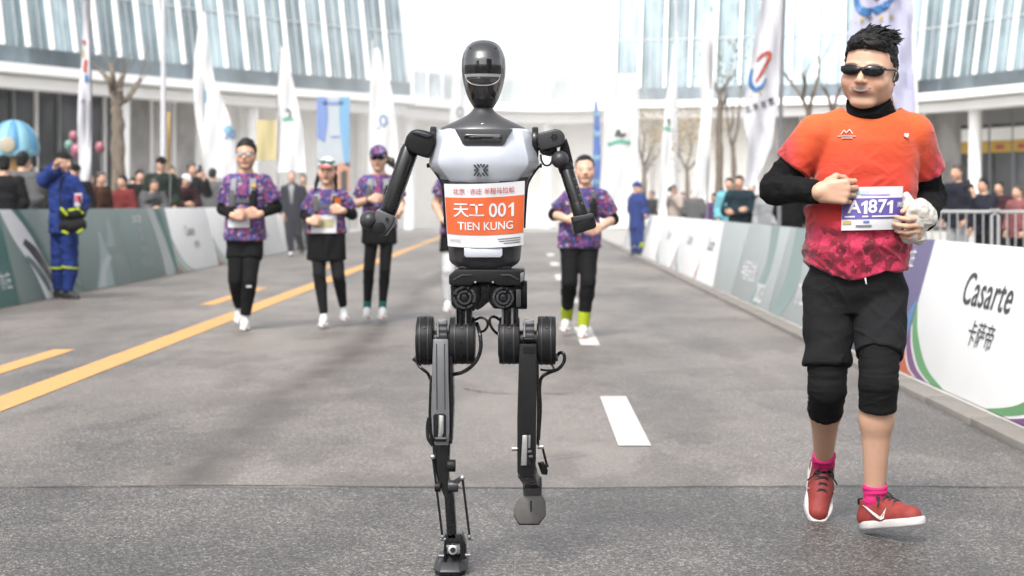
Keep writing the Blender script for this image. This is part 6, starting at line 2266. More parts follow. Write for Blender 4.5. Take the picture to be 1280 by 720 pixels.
def hair_clumps(H, n, seed, region, length, r=0.018, sweep=(0, 0.25, 0.6), jitter=0.35, h=0.003, lift=0.7):
    """short tapered hair clumps standing on the scalp"""
    rng = random.Random(seed)
    b = MB()
    for _ in range(n):
        x, y, z = region(rng)
        p = H.w(x, y, z)
        nn = nrm(np.array((x, y + 0.06, z - 0.13)))
        d = nrm(nn * lift + np.array(sweep) + np.array([rng.uniform(-jitter, jitter) for _ in range(3)]))
        L = length * rng.uniform(0.6, 1.25)
        d2 = nrm(d + np.array((rng.uniform(-.4, .4), rng.uniform(-.2, .5), -0.25)))
        a, c, e = H.w(x, y, z) - (H.A.T @ nn) * H.s * 0.01, H.w(*(np.array((x, y, z)) + d * L * 0.55)), H.w(*(np.array((x, y, z)) + d * L * 0.55 + d2 * L * 0.45))
        b.tube([Vector(a), Vector(c), Vector(e)], r * H.s, 5, r * 0.12 * H.s, smooth=2)
    return b
# ------------------------------------------------------------------ the man in the orange shirt
def px_joints(D, base, spec):
    return {k: np.array(px(v[0], v[1], D + (v[2] if len(v) > 2 else 0.0)) - base) for k, v in spec.items()}


def start_figure(label, D, cx, spec, headspec, build, group=None, ground=0.0):
    base = Vector(((cx - VX) / F_PX * D, D, ground))
    root = empty('person', base, label, 'person', group)
    J = px_joints(D, base, spec)
    hx, hy, hdy, hs = headspec[:4]
    c = np.array(px(hx, hy, D + hdy) - base)
    hd = Head(c, hs, **headspec[4])
    f = Figure(root, J, hd, build)
    f.z = lambda y, D=D, g=ground: CAM_H - (y - VY) / F_PX * D - g
    f.D = D
    f.base = base
    return f


M_TEE = None
def tee_mat():
    m, t, p = new_mat('orange_running_tee')
    tc = N(t, 'ShaderNodeTexCoord')
    sp = N(t, 'ShaderNodeSeparateXYZ'); t.links.new(tc.outputs['Object'], sp.inputs[0])
    r = N(t, 'ShaderNodeValToRGB')
    el = r.color_ramp.elements
    el[0].position = 0.0; el[0].color = (0.23, 0.005, 0.022, 1)
    el[1].position = 1.0; el[1].color = (0.42, 0.072, 0.012, 1)
    for pos, c in ((0.18, (0.26, 0.006, 0.018)), (0.40, (0.33, 0.012, 0.011)), (0.70, (0.40, 0.034, 0.011))):
        e = el.new(pos); e.color = (*c, 1)
    mr = N(t, 'ShaderNodeMapRange'); mr.inputs[1].default_value = 0.93; mr.inputs[2].default_value = 1.50
    t.links.new(sp.outputs[2], mr.inputs[0]); t.links.new(mr.outputs[0], r.inputs[0])
    # angular tie-dye print near the hem and on the outer sleeves
    v = N(t, 'ShaderNodeTexVoronoi', Scale=38.0)
    nz = N(t, 'ShaderNodeTexNoise', Scale=14.0, Detail=4.0, Roughness=0.65)
    t.links.new(tc.outputs['Object'], nz.inputs['Vector'])
    mv = mixrgb(t, 0.09, tc.outputs['Object'], nz.outputs['Color'], 'ADD')
    t.links.new(mv, v.inputs['Vector'])
    cell = N(t, 'ShaderNodeSeparateColor'); t.links.new(v.outputs['Color'], cell.inputs[0])
    pr = N(t, 'ShaderNodeValToRGB')
    e = pr.color_ramp.elements
    e[0].position = 0.32; e[0].color = (0.075, 0.002, 0.010, 1)
    e[1].position = 0.68; e[1].color = (0.36, 0.018, 0.06, 1)
    mid = e.new(0.5); mid.color = (0.22, 0.005, 0.025, 1)
    t.links.new(mixrgb(t, 0.55, cell.outputs[0], nz.outputs['Fac']), pr.inputs[0])
    zr = N(t, 'ShaderNodeMapRange'); zr.inputs[1].default_value = 1.13; zr.inputs[2].default_value = 1.07
    t.links.new(sp.outputs[2], zr.inputs[0])
    xa = math_n(t, 'ABSOLUTE', math_n(t, 'SUBTRACT', sp.outputs[0], 0.01))
    xr = N(t, 'ShaderNodeMapRange'); xr.inputs[1].default_value = 0.225; xr.inputs[2].default_value = 0.275
    xr.inputs[4].default_value = 0.7
    t.links.new(xa, xr.inputs[0])
    mk = math_n(t, 'MAXIMUM', zr.outputs[0], xr.outputs[0])
    mk = math_n(t, 'MULTIPLY', mk, 0.95, True)
    c = mixrgb(t, mk, r.outputs[0], pr.outputs[0])
    t.links.new(c, p.inputs['Base Color'])
    p.inputs['Roughness'].default_value = 0.75
    p.inputs['Sheen Weight'].default_value = 0.15
    p.inputs['Specular IOR Level'].default_value = 0.3
    n2 = N(t, 'ShaderNodeTexNoise', Scale=700.0, Detail=1.0)
    t.links.new(tc.outputs['Object'], n2.inputs['Vector'])
    b = N(t, 'ShaderNodeBump', Strength=0.2, Distance=0.001); t.links.new(n2.outputs['Fac'], b.inputs['Height']); t.links.new(b.outputs[0], p.inputs['Normal'])
    creases(m, 0.35)
    return m


MD = 6.1
man = start_figure('man in orange and red running shirt with sunglasses and black shorts, jogging beside the robot', MD, 1072,
    dict(nb=(1090, 129, 0.01), pv=(1068, 352, 0.02), shL=(1021, 169), shR=(1141, 168), elL=(969, 236, 0.03), wrL=(1024, 240, -0.17),
         elR=(1163, 247, 0.12), wrR=(1154, 277, -0.10), hiL=(1036, 362, 0.02), hiR=(1101, 362, 0.02), knL=(1034, 487, -0.05), anL=(1029, 583, 0.25),
         toL=(1021, 641, 0.14), knR=(1098, 480, -0.19), anR=(1093, 630, -0.10), toR=(1130, 650, -0.25)),
    (1087, 89, -0.075, 0.264, dict(yaw=rad(-27), pitch=rad(-3), roll=rad(-5), smile=0.9, round_=1.5, mouth_open=1.1)),
    dict(k=1.1, chest=0.168, waist=0.162, hip=0.164, chest_d=0.128, waist_d=0.135, hip_d=0.13, belly=0.025, arm=0.92, leg=0.85, neck=0.068, sleeve_flare=0.004))
J = man.J
man.legr[3] *= 0.9
body_mesh(man, 0.0055, dict(
    L=dict(d=(1, -0.30, 0.02), n=(0.30, 1, 0), s=(0, 0, 1), k=1.08, curl=1.12, thumb=0.8),
    R=dict(d=(-0.42, -0.88, -0.22), n=(-0.85, 0.45, 0.1), s=(0.1, 0.1, 1), k=1.08, curl=0.78, thumb=0.3)), hh=0.0028, h_head=0.003)
H = man.head
# hair
F = Field(0.0032)
H.hair_field(F, 0.024, 0.315, -0.30, 0.06, 0.035)
H.ell(F, (0.04, 0.04, 0.385), (0.27, 0.33, 0.14), 0.05); H.ell(F, (-0.12, 0.20, 0.36), (0.16, 0.15, 0.10), 0.05)
hair = fmesh('hair', F, M_HAIR, man.root, lambda v: 0.010 * (vnoise(v * 55, 3) - 0.5) + 0.010 * (vnoise(v * np.array((45, 170, 170)), 4) - 0.5))
def top_region(r):
    while True:
        x, y = r.uniform(-0.33, 0.33), r.uniform(-0.40, 0.33)
        if (x / 0.33) ** 2 + ((y + 0.05) / 0.39) ** 2 < 0.95:
            z = 0.185 + 0.40 * math.sqrt(max(0.05, 1 - (x / 0.37) ** 2 - ((y + 0.06) / 0.45) ** 2))
            return x, y, z
hair_clumps(H, 150, 11, top_region, 0.13, 0.026, (0.62, -0.05, 0.05), 0.30, lift=0.16).build('hair_tuft', M_HAIR, hair, angle=80)
# neck gaiter
F = Field(0.0045)
a, b_ = J['nb'] + np.array((0, -0.01, -0.07)), H.w(0, -0.02, -0.40)
F.cone(a, b_, 0.092, 0.080, 0.0, flat=(True, True))
fmesh('neck_gaiter', F, M_BLK, man.root, wrinkle(0.008, 10, 10, 60, 8))
glasses(man, 0.0025, M_LENS, M_PLASTIC, wrap=True)
F = Field(0.003); F.ell(H.w(0.365, -0.02, -0.05), V(0.010, 0.012, 0.020), 0, H.A); F.cone(H.w(0.36, -0.01, -0.02), H.w(0.35, 0.04, -0.12), 0.006, 0.006, 0.004)
fmesh('earphone', F, M_PLASTIC, man.root)
# shirt
zl = man.z
def shirt_disp(v):
    a = wrinkle(0.022, 6, 6, 17, 21)(v)
    d = v @ nrm((0.55, 0.2, 0.85))
    s = v @ nrm((0.85, 0.1, -0.5))
    rid = 1 - np.abs(2 * vnoise(np.stack([d * 30, s * 5, v[:, 1] * 6], 1), 31) - 1)
    d2 = v @ nrm((-0.6, 0.2, 0.8))
    rid = np.maximum(rid, (1 - np.abs(2 * vnoise(np.stack([d2 * 26, v[:, 0] * 5, v[:, 1] * 6], 1), 37) - 1)) * 0.95)
    low = np.clip((1.42 - v[:, 2]) / 0.25, 0.15, 1)
    a_ = (a + 0.020 * (rid - 0.72)) * low
    return np.maximum(a_, -0.006)
def hem_drop(v):
    v = v.copy()
    x = (v[:, 0] - man.J['pv'][0]) / 0.2
    w = np.clip((1.08 - v[:, 2]) / 0.14, 0, 1)
    v[:, 2] += w * (0.045 * np.clip(x * x, 0, 1.1) - 0.018 + 0.012 * np.sin(v[:, 0] * 25))
    return v
shirt = garment_top(man, 'shirt', tee_mat(), 0.0055, 0.016, zl(337), 0.58, slack=0.006, disp=shirt_disp, flare=0.008, neck_cut=-0.048, post=hem_drop)
for sd, s0 in (('L', 0.50), ('R', 0.50)):
    garment_sleeves(man, 'arm_sleeve', M_BLK, 0.0045, 0.007, s0, 1.96, sd, wrinkle(0.010, 18, 18, 26, 12, True))
# tiny chest prints
M_PRW = mat('white_print', (0.44, 0.42, 0.41), 0.6)
def chest_pt(x, y, off):
    """photo-like position on the chest -> local point on the shirt front"""
    z = zl(y)
    A = sorted(man.st)
    lx, p = 0.0, None
    for _ in range(4):
        p = front_z(man, lx, z, off)
        D = MD + p[1]
        want = (x - VX) / F_PX * D - man.base.x
        lx += (want - p[0]) / man.rv[0]
        z = CAM_H - (y - VY) / F_PX * D
    return front_z(man, lx, z, off)
b = MB()
for (x0, y0), (x1, y1) in (((1051, 168), (1055, 162.5)), ((1055, 162.5), (1058, 166)), ((1058, 166), (1062, 161.5)), ((1062, 161.5), (1066, 167)), ((1047, 170), (1070, 170)), ((1052, 172.4), (1066, 172.4))):
    p, q = Vector(chest_pt(x0, y0, 0.024)), Vector(chest_pt(x1, y1, 0.024))
    d = (q - p).normalized(); n = Vector((-d.z, 0, d.x)) * 0.0013
    b.prism([p + n, q + n, q - n, p - n], (0, 0.004, 0))
b.build('shirt_print', M_PRW, shirt)
b = MB()
c = Vector(chest_pt(1133, 169, 0.027))
b.prism([c + Vector((x * .0029, 0, z * .0029)) for x, z in ((-3, -1), (-2, 3), (1, 2), (3, 3), (3, -1), (1, -3), (-1, -2))], (0, 0.004, 0))
b.build('shirt_print', M_PRW, shirt)
# bib
BX0, BX1, BY0, BY1 = 1051.5, 1126.5, 233.5, 287.5
def mbib(u, v, off=0.0):
    x = BX0 + (BX1 - BX0) * u + (4 * v - 4) * -0.6
    y = BY0 + (BY1 - BY0) * v + 1.5 * (0.5 - u)
    p = chest_pt(x, y, 0.034 + off)
    return Vector(p + np.array((0, 0.003 * math.sin(6 * u + 2 * v), 0)))
def mgrid(u0, u1, v0, v1, off, nu=16, nv=8):
    return [[mbib(u0 + (u1 - u0) * j / nu, v0 + (v1 - v0) * i / nv, off) for j in range(nu + 1)] for i in range(nv + 1)]
b = MB(); slab(b, mgrid(0, 1, 0, 1, 0), 0.0015)
mb = b.build('race_bib', M_BIBW, man.root, angle=60)
mb['label'] = 'white and purple race bib numbered A1871'
M_BIBP = mat('bib_purple', (0.06, 0.04, 0.20), 0.6, 0, 0.05, 20)
def mpatch(u0, u1, v0, v1, m, off=0.002, nm='bib_print'):
    b = MB(); slab(b, mgrid(u0, u1, v0, v1, off, max(2, int(16 * (u1 - u0))), 3), 0.0008); return b.build(nm, m, mb, angle=60)
mpatch(0.004, 0.996, 0.26, 0.74, M_BIBP)
mpatch(0.02, 0.45, 0.09, 0.16, mat('bib_mint', (0.26, 0.40, 0.36), 0.6))
mpatch(0.30, 0.78, 0.165, 0.20, mat('bib_lilac', (0.28, 0.2, 0.35), 0.6))
mpatch(0.02, 0.16, 0.78, 0.86, mat('bib_gold', (0.35, 0.25, 0.06), 0.6))
mpatch(0.24, 0.50, 0.88, 0.93, M_INKG)
mpatch(0.36, 0.46, 0.78, 0.83, mat('bib_blue', (0.07, 0.12, 0.3), 0.6))
mpatch(0.05, 0.22, 0.665, 0.70, M_BIBW, 0.0035); mpatch(0.34, 0.44, 0.665, 0.70, M_BIBW, 0.0035); mpatch(0.50, 0.93, 0.665, 0.70, M_BIBW, 0.0035)
us = (BX1 - BX0) / F_PX * MD
vs = (BY1 - BY0) / F_PX * MD
for s_, uu in (('A', 0.205), ('87', 0.585)):
    text_mesh('lettering', s_, 0.0665, lambda a, c, uu=uu: mbib(uu + a / us, 0.465 - c / vs, 0.0042), M_BIBW, mb, 0.022, 'CENTER', 1.02, 1.0)
for uu in (0.375, 0.80):
    b = MB(); b.prism([mbib(uu + x / 75, 0.475 + y / 54, 0.0042) for x, y in ((-4.2, -5.0), (0.6, -8.4), (3.4, -8.4), (3.4, 8.0), (-0.8, 8.0), (-0.8, -3.6), (-4.2, -1.6))], (0, 0.0006, 0)); b.build('lettering', M_BIBW, mb, smooth=False)
text_mesh('lettering', '男', 0.020, lambda a, c: mbib(0.955 + a / us, 0.43 - c / vs, 0.0042), M_BIBW, mb, 0.01)
# shorts, tights
def shorts_disp(v):
    d = v @ nrm((0.75, 0.25, 0.6))
    s = v @ nrm((0.6, 0.1, -0.8))
    r1 = 1 - np.abs(2 * vnoise(np.stack([d * 24, s * 5, v[:, 1] * 6], 1), 41) - 1)
    d2 = v @ nrm((-0.75, 0.25, 0.6))
    r2 = 1 - np.abs(2 * vnoise(np.stack([d2 * 20, s * 6, v[:, 1] * 6], 1), 45) - 1)
    return (0.018 * (np.maximum(r1, r2) - 0.72) + wrinkle(0.012, 8, 8, 10, 44)(v)) * np.clip((zl(345) - v[:, 2]) / 0.06, 0, 1)
garment_bottom(man, 'shorts', M_BLK2, 0.0055, 0.013, zl(328), dict(L=0.76, R=0.71), shorts_disp, flare=0.008, toff=0.006)
b = MB(); p = Vector(front_z(man, 0.005, zl(343), 0.016)); b.tube([p, p + Vector((0, -0.012, -0.015)), p + Vector((0.003, -0.01, -0.028))], 0.003, 6); b.build('drawstring', M_PRW, man.root)
leg_piece(man, 'knee_tights', M_BLK, 0.0045, 0.008, 0.55, dict(L=1.30, R=1.21), 'LR', wrinkle(0.0045, 8, 8, 60, 50, True))
leg_piece(man, 'sock', M_PINK, 0.004, 0.007, 1.83, 2.10, 'LR', wrinkle(0.005, 10, 10, 90, 52))
# shoes
M_SHOER = mat('red_knit_shoe', (0.165, 0.014, 0.011), 0.7, 0, 0.5, 60, 0.5, 400)
M_SOLEWM = mat('white_foam_sole', (0.40, 0.38, 0.37), 0.6, 0, 0.12, 40)
M_LACE = mat('black_lace', (0.006, 0.006, 0.006), 0.7)
for sd, up, fwd, side in (('L', (0.05, -0.72, 0.66), (-0.14, -0.62, -0.72), -1), ('R', (-0.12, 0.16, 0.95), (0.56, -0.78, 0.20), 1)):
    an = J['an' + sd]
    sh, so, P, fr = make_shoe(man, sd, an, J['to' + sd], 0.0035, M_SHOER, M_SOLEWM, up, 1.12, fwd=fwd)
    b = MB()
    for a in (0.035, 0.055, 0.075, 0.095):
        zt = 0.109 - a * 0.33
        b.tube([Vector(P(a - 0.006, -0.026, zt - 0.014)), Vector(P(a, 0, zt + 0.004)), Vector(P(a + 0.006, 0.026, zt - 0.014))], 0.0034, 6)
        b.tube([Vector(P(a + 0.006, -0.026, zt - 0.016)), Vector(P(a, 0, zt + 0.005)), Vector(P(a - 0.006, 0.026, zt - 0.014))], 0.0034, 6)
    for s2 in (-1, 1):
        b.tube([Vector(P(0.03, 0, 0.098)), Vector(P(0.035, s2 * 0.022, 0.108)), Vector(P(0.05, s2 * 0.034, 0.094)), Vector(P(0.04, s2 * 0.02, 0.098))], 0.003, 6)
        b.tube([Vector(P(0.03, 0, 0.098)), Vector(P(0.05, s2 * 0.03, 0.092)), Vector(P(0.06, s2 * 0.05, 0.07))], 0.003, 6)
    b.build('shoelace', M_LACE, sh)
    F = Field(0.0035)
    F.cone(P(-0.028, 0, 0.085), P(0.01, 0, 0.085), 0.036, 0.036, 0.01); F.plane(P(0, 0, 0.078), -np.array(fr[2])); F.plane(P(0, 0, 0.098), fr[2])
    fmesh('shoe_collar', F, M_BLK, sh)
    for s2 in (-1, 1):
        # tick mark on each side: a hooked stroke tapering to the heel
        up_c = [(0.072, 0.030), (0.060, 0.026), (0.050, 0.030), (0.030, 0.044), (0.000, 0.066), (-0.012, 0.076)]
        lo_c = [(0.084, 0.062), (0.066, 0.040), (0.055, 0.038), (0.034, 0.050), (0.003, 0.069), (-0.012, 0.0765)]
        def sp(a, z, o):
            rr = float(np.interp(a, [-0.04, 0.06, 0.15], [0.0365, 0.0415, 0.034]))
            cz = float(np.interp(a, [-0.04, 0.06, 0.15], [0.036, 0.038, 0.028]))
            wv = rr * math.sqrt(max(0.2, 1 - min(0.9, abs(z - cz) / max(rr, .001)) ** 2)) if z < 0.06 else 0.035
            return Vector(P(a, s2 * (max(wv, 0.031) + 0.0035 + o), z))
        b = MB()
        for i in range(len(up_c) - 1):
            q = [sp(*up_c[i], 0), sp(*up_c[i + 1], 0), sp(*lo_c[i + 1], 0), sp(*lo_c[i], 0)]
            b.prism(q, [v * s2 * 0.003 for v in fr[1]])
        b.build('shoe_tick', M_PRW, sh)

# crumpled white bag in his hand
bp = px(1150, 277, MD - 0.17)
bag = empty('plastic_bag', bp, 'crumpled white bag held in the left hand of the man in orange', 'bag')
F = Field(0.004)
hc = np.array(bp)
def bpx(x, y, dy=0): return np.array(px(x, y - 6, MD - 0.17 + dy)) - hc
for x, y, dy, r in ((1150, 268, -0.01, 0.036), (1160, 276, 0.0, 0.032), (1142, 277, 0.01, 0.034), (1136, 262, 0.03, 0.024), (1133, 252, 0.04, 0.014), (1150, 284, 0, 0.034), (1141, 297, 0.01, 0.026), (1134, 303, 0.02, 0.020), (1150, 303, 0.02, 0.022)):
    F.ell(bpx(x, y, dy), V(r, r, r * 1.05), 0.018)
fmesh('bag_body', F, mat('white_plastic_film', (0.38, 0.365, 0.335), 0.4, 0, 0.12, 40), bag, wrinkle(0.008, 40, 40, 40, 61, True), it=2)
# ------------------------------------------------------------------ the other runners
def vest(f, off=0.028, pouch_z=None, m=None):
    """running vest: two pale shoulder straps, a strap across and two dark bottle pouches"""
    J = f.J
    zt, zb = J['nb'][2] - 0.035, J['pv'][2] + (J['nb'][2] - J['pv'][2]) * 0.52
    k = f.k
    v = None
    for sx in (-1, 1):
        o = sheet_on_torso(f, 'vest_strap', m or M_LGREY, sx * 0.085 * k - 0.026, sx * 0.085 * k + 0.026, zb, zt - 0.02, off + 0.004, thick=0.008, n=8)
        zc = zb + 0.055
        p = front_z(f, sx * 0.09 * k, zc, off + 0.02)
        F = Field(0.008)
        p = p - f.fv * 0.03
        F.cone(p + V(0, 0, -0.05), p + V(0, 0, 0.03), 0.038 * k, 0.036 * k, 0.01)
        F.cone(p + V(0, 0, 0.045), p + V(0, 0, 0.085), 0.024 * k, 0.024 * k, 0.008, flat=(False, True))
        fmesh('vest_bottle', F, M_BLK2 if sx > 0 else M_GREYF, f.root)
    sheet_on_torso(f, 'vest_band', M_GREYF, -0.12 * k, 0.12 * k, zb + 0.02, zb + 0.055, off + 0.006, thick=0.006, n=8)


def hands_in(f, bend=0.35, k=None, curl=1.05):
    return dict(L=dict(d=(0.92, -bend, 0.08), n=(0.25, 0.95, 0), s=(0, 0, 1), curl=curl, k=k or f.k), R=dict(d=(-0.92, -bend, 0.08), n=(-0.25, 0.95, 0), s=(0, 0, 1), curl=curl, k=k or f.k))


def runner_shoes(f, h=0.007, upper=None, sole=None, k=0.98):
    for sd in 'LR':
        an, to = f.J['an' + sd], f.J['to' + sd]
        d = nrm(to - an)
        fw = nrm(np.array((d[0], min(-0.25, d[1]), d[2] * 0.4)))
        if d[1] > -0.35: fw = nrm(np.array((d[0] * .4, -0.62, -0.62)))     # heel lifted behind
        up = np.array((0, 0, 1.0)) - fw * fw[2]
        sh, so, P, fr = make_shoe(f, sd, an, to, h, upper or M_SHOEW, sole or M_SOLEW, up, k, fwd=fw)
        F = Field(h); F.ell(P(0.175, 0, 0.016), V(0.022, 0.03, 0.012) * k, 0, np.array(fr)); fmesh('toe_bumper', F, M_SOLER, sh)
        F = Field(h); F.cone(P(0.045, -0.022, 0.082), P(0.085, 0.022, 0.066), 0.006, 0.006, 0.004); F.cone(P(0.045, 0.022, 0.082), P(0.085, -0.022, 0.066), 0.006, 0.006, 0.004); fmesh('shoelace', F, M_LGREY, sh)


GR = 'runners in blotched purple shirts'
CW = wrinkle(0.014, 7, 7, 18, 71)
# A: man with glasses
f = start_figure('runner with glasses in blotched purple shirt, leftmost of the runners', 15.8, 307,
    dict(nb=(307, 216), pv=(306, 300), shL=(289, 229), shR=(328, 229), elL=(279, 261, 0.06), wrL=(292, 270, -0.22), elR=(345, 259, 0.06), wrR=(324, 268, -0.22),
         hiL=(297, 304), hiR=(316, 304), knL=(294, 350, -0.08), anL=(299, 386, 0.25), toL=(299, 400, 0.15), knR=(312, 352, -0.14), anR=(306, 399, -0.05), toR=(306, 411, -0.28)),
    (307.5, 193, -0.04, 0.268, dict(round_=0.8)), dict(k=1.06, chest=0.168, waist=0.155, hip=0.16, leg=0.88, sleeve_flare=0.012), GR)
body_mesh(f, 0.009, hands_in(f), hh=0.005, h_head=0.005)
F = Field(0.006); f.head.hair_field(F, 0.03, 0.30, -0.28, 0.05, 0.03); fmesh('hair', F, M_HAIR, f.root, wrinkle(0.012, 60, 60, 60, 3))
glasses(f, 0.004, mat('clear_lens', (0.22, 0.24, 0.26), 0.1), M_PLASTIC)
garment_top(f, 'shirt', M_CAMO, 0.009, 0.018, f.z(300), 0.72, slack=0.018, disp=CW, flare=0.026, neck_cut=-0.01)
garment_sleeves(f, 'arm_sleeve', M_BLK, 0.008, 0.010, 0.6, 1.9, 'LR', wrinkle(0.008, 20, 20, 30, 5))
garment_bottom(f, 'shorts', M_BLK, 0.009, 0.018, f.z(292), 0.42, wrinkle(0.012, 8, 8, 8, 6), flare=0.010, toff=0.01)
leg_piece(f, 'tights', M_BLK, 0.008, 0.010, 0.2, 1.88, 'LR', wrinkle(0.006, 10, 10, 30, 7))
leg_piece(f, 'sock', M_WHT, 0.008, 0.008, 1.86, 2.06)
vest(f, 0.03)
sheet_on_torso(f, 'race_bib', M_BAGW, -0.135, 0.07, f.z(284), f.z(262), 0.05, thick=0.004)
sheet_on_torso(f, 'bib_print', mat('bib_dim_purple', (0.12, 0.10, 0.25), 0.6), -0.10, 0.04, f.z(276), f.z(268), 0.055, thick=0.002)
sheet_on_torso(f, 'emblem', mat('amber_print', (0.35, 0.2, 0.03), 0.6), 0.09, 0.125, f.z(234), f.z(230), 0.06, thick=0.02, n=4)
runner_shoes(f)
# small white tabs on the tights
for sd in 'LR':
    p = f.J['kn' + sd] + (f.J['an' + sd] - f.J['kn' + sd]) * 0.12 + V(0.012, -0.075, 0)
    b = MB(); b.box(Vector(p), (0.05, 0.012, 0.016)); b.build('knee_tab', M_WHT, f.root, bevel=0.003)

# B: woman with white visor cap
f = start_figure('woman runner in white and pink cap with sunglasses on its brim, black skirt', 16.0, 408,
    dict(nb=(409, 235), pv=(408, 294), shL=(394, 246), shR=(426, 246), elL=(382, 268, 0.08), wrL=(387, 277, -0.20), elR=(440, 268, 0.06), wrR=(428, 263, -0.22),
         hiL=(399, 300), hiR=(418, 300), knL=(399, 342, -0.10), anL=(405, 394, -0.06), toL=(403, 408, -0.26), knR=(423, 345, -0.06), anR=(429, 383, 0.25), toR=(431, 398, 0.15)),
    (409, 213.5, -0.04, 0.252, dict(female=True, smile=0.8, mouth_open=0.6, roll=rad(-4))), dict(k=0.95, chest=0.145, waist=0.12, hip=0.16, leg=0.9, sleeve_flare=0.008), GR)
body_mesh(f, 0.009, hands_in(f), hh=0.005, h_head=0.005, skin=SKIN * V(1.12, 1.16, 1.2))
Hd = f.head
F = Field(0.006); Hd.hair_field(F, 0.03, 0.26, -0.36, -0.05, 0.0)
for sx in (-1, 1):
    F.cone(Hd.w(sx * 0.30, -0.02, -0.15), Hd.w(sx * 0.36, 0.02, -0.45), 0.024, 0.020, 0.01); F.cone(Hd.w(sx * 0.36, 0.02, -0.45), Hd.w(sx * 0.40, 0.10, -0.80), 0.020, 0.010, 0.01)
fmesh('hair', F, M_HAIR, f.root, wrinkle(0.010, 50, 50, 50, 3))
F = Field(0.006); Hd.cap_field(F, thick=0.045, line=0.20); cp = fmesh('cap', F, M_WHT, f.root)
F = Field(0.006); Hd.brim_field(F, 0.20, 0.04); fmesh('cap_brim', F, fabric('cap_pink', (0.33, 0.10, 0.09)), cp)
sg = Field(0.005)
for sx in (-1, 1): sg.ell(Hd.w(sx * 0.17, 0.40, 0.34), V(0.17, 0.05, 0.075) * Hd.s, 0.006, Hd.A)
fmesh('sunglasses', sg, mat('green_lens', (0.02, 0.09, 0.075), 0.1, 0, 0.2, 8, 0, 300, 1.0), f.root)
garment_top(f, 'shirt', M_CAMO, 0.009, 0.016, f.z(291), 0.72, slack=0.012, disp=CW, flare=0.014, neck_cut=-0.012)
garment_sleeves(f, 'arm_sleeve', M_BLK, 0.008, 0.009, 0.6, 1.85)
garment_bottom(f, 'skirt', M_BLK, 0.009, 0.018, f.z(286), 0.35, wrinkle(0.03, 16, 16, 3, 8), toff=0.012, skirt=(f.z(325), 0.190, 0.14))
leg_piece(f, 'tights', M_BLK2, 0.008, 0.007, 0.1, 1.95)
vest(f, 0.026)
sheet_on_torso(f, 'race_bib', M_BAGW, -0.13, 0.11, f.z(291), f.z(269), 0.045, thick=0.004)
sheet_on_torso(f, 'bib_print', mat('bib_dim_gold', (0.25, 0.23, 0.12), 0.6), -0.10, 0.08, f.z(284), f.z(274), 0.05, thick=0.002)
sheet_on_torso(f, 'orange_pouch', M_ORANGE, 0.09, 0.145, f.z(258), f.z(247), 0.055, thick=0.02, n=4)
runner_shoes(f, k=0.95)

# C: woman in purple cap
f = start_figure('woman runner in a purple patterned cap and ponytail, left of the robot arm', 16.9, 474,
    dict(nb=(474, 217), pv=(474, 283), shL=(457, 228), shR=(491, 228), elL=(447, 254, 0.04), wrL=(463, 249, -0.22), elR=(501, 254, 0.06), wrR=(501, 264, -0.16),
         hiL=(466, 288), hiR=(484, 288), knL=(461, 338, -0.05), anL=(459, 385, 0.0), toL=(458, 400, -0.24), knR=(481, 338, -0.08), anR=(478, 385, -0.04), toR=(477, 401, -0.28)),
    (473, 198, -0.04, 0.25, dict(female=True)), dict(k=0.96, chest=0.15, waist=0.125, hip=0.15, leg=0.82, sleeve_flare=0.008), GR)
body_mesh(f, 0.009, dict(L=dict(d=(0.9, -0.35, 0.05), n=(0.25, 0.95, 0), s=(0, 0, 1), curl=0.8), R=dict(d=(-0.2, -0.75, -0.5), n=(-0.9, 0.1, 0), s=(0, -0.3, 0.9), curl=0.9)), hh=0.005, h_head=0.005, skin=SKIN * V(1.12, 1.16, 1.2), head_kw=dict(lip=(0.34, 0.11, 0.10)))
Hd = f.head
F = Field(0.006); Hd.hair_field(F, 0.03, 0.26, -0.30, -0.02)
F.cone(Hd.w(0.12, -0.42, 0.05), Hd.w(0.45, -0.50, -0.10), 0.034, 0.038, 0.02); F.cone(Hd.w(0.45, -0.50, -0.10), Hd.w(0.75, -0.45, -0.50), 0.038, 0.014, 0.02)
fmesh('hair', F, M_HAIRB, f.root, wrinkle(0.012, 50, 50, 30, 3))
F = Field(0.006); Hd.cap_field(F, thick=0.05, line=0.19); cp = fmesh('cap', F, M_CAMO, f.root)
F = Field(0.006); Hd.brim_field(F, 0.19, 0.05); fmesh('cap_brim', F, fabric('cap_navy', (0.012, 0.012, 0.05)), cp)
glasses(f, 0.005, M_LENS, M_PLASTIC, wrap=True)
garment_top(f, 'shirt', M_CAMO, 0.009, 0.016, f.z(284), 0.72, slack=0.012, disp=CW, flare=0.014, neck_cut=-0.012)
garment_bottom(f, 'skirt', M_BLK, 0.009, 0.018, f.z(279), 0.3, wrinkle(0.026, 16, 16, 3, 8), toff=0.012, skirt=(f.z(304), 0.182, 0.13))
leg_piece(f, 'tights', M_BLK, 0.008, 0.006, 0.1, 1.88)
leg_piece(f, 'sock', M_TEALS, 0.007, 0.008, 1.80, 2.05)
vest(f, 0.026)
F = Field(0.006); w = f.J['wrL']; fd = nrm(f.J['wrL'] - f.J['elL']); F.cone(w - fd * 0.03, w - fd * 0.005, 0.038, 0.038, 0, flat=(True, True)); fmesh('watch', F, M_PLASTIC, f.root)
runner_shoes(f, k=0.95)

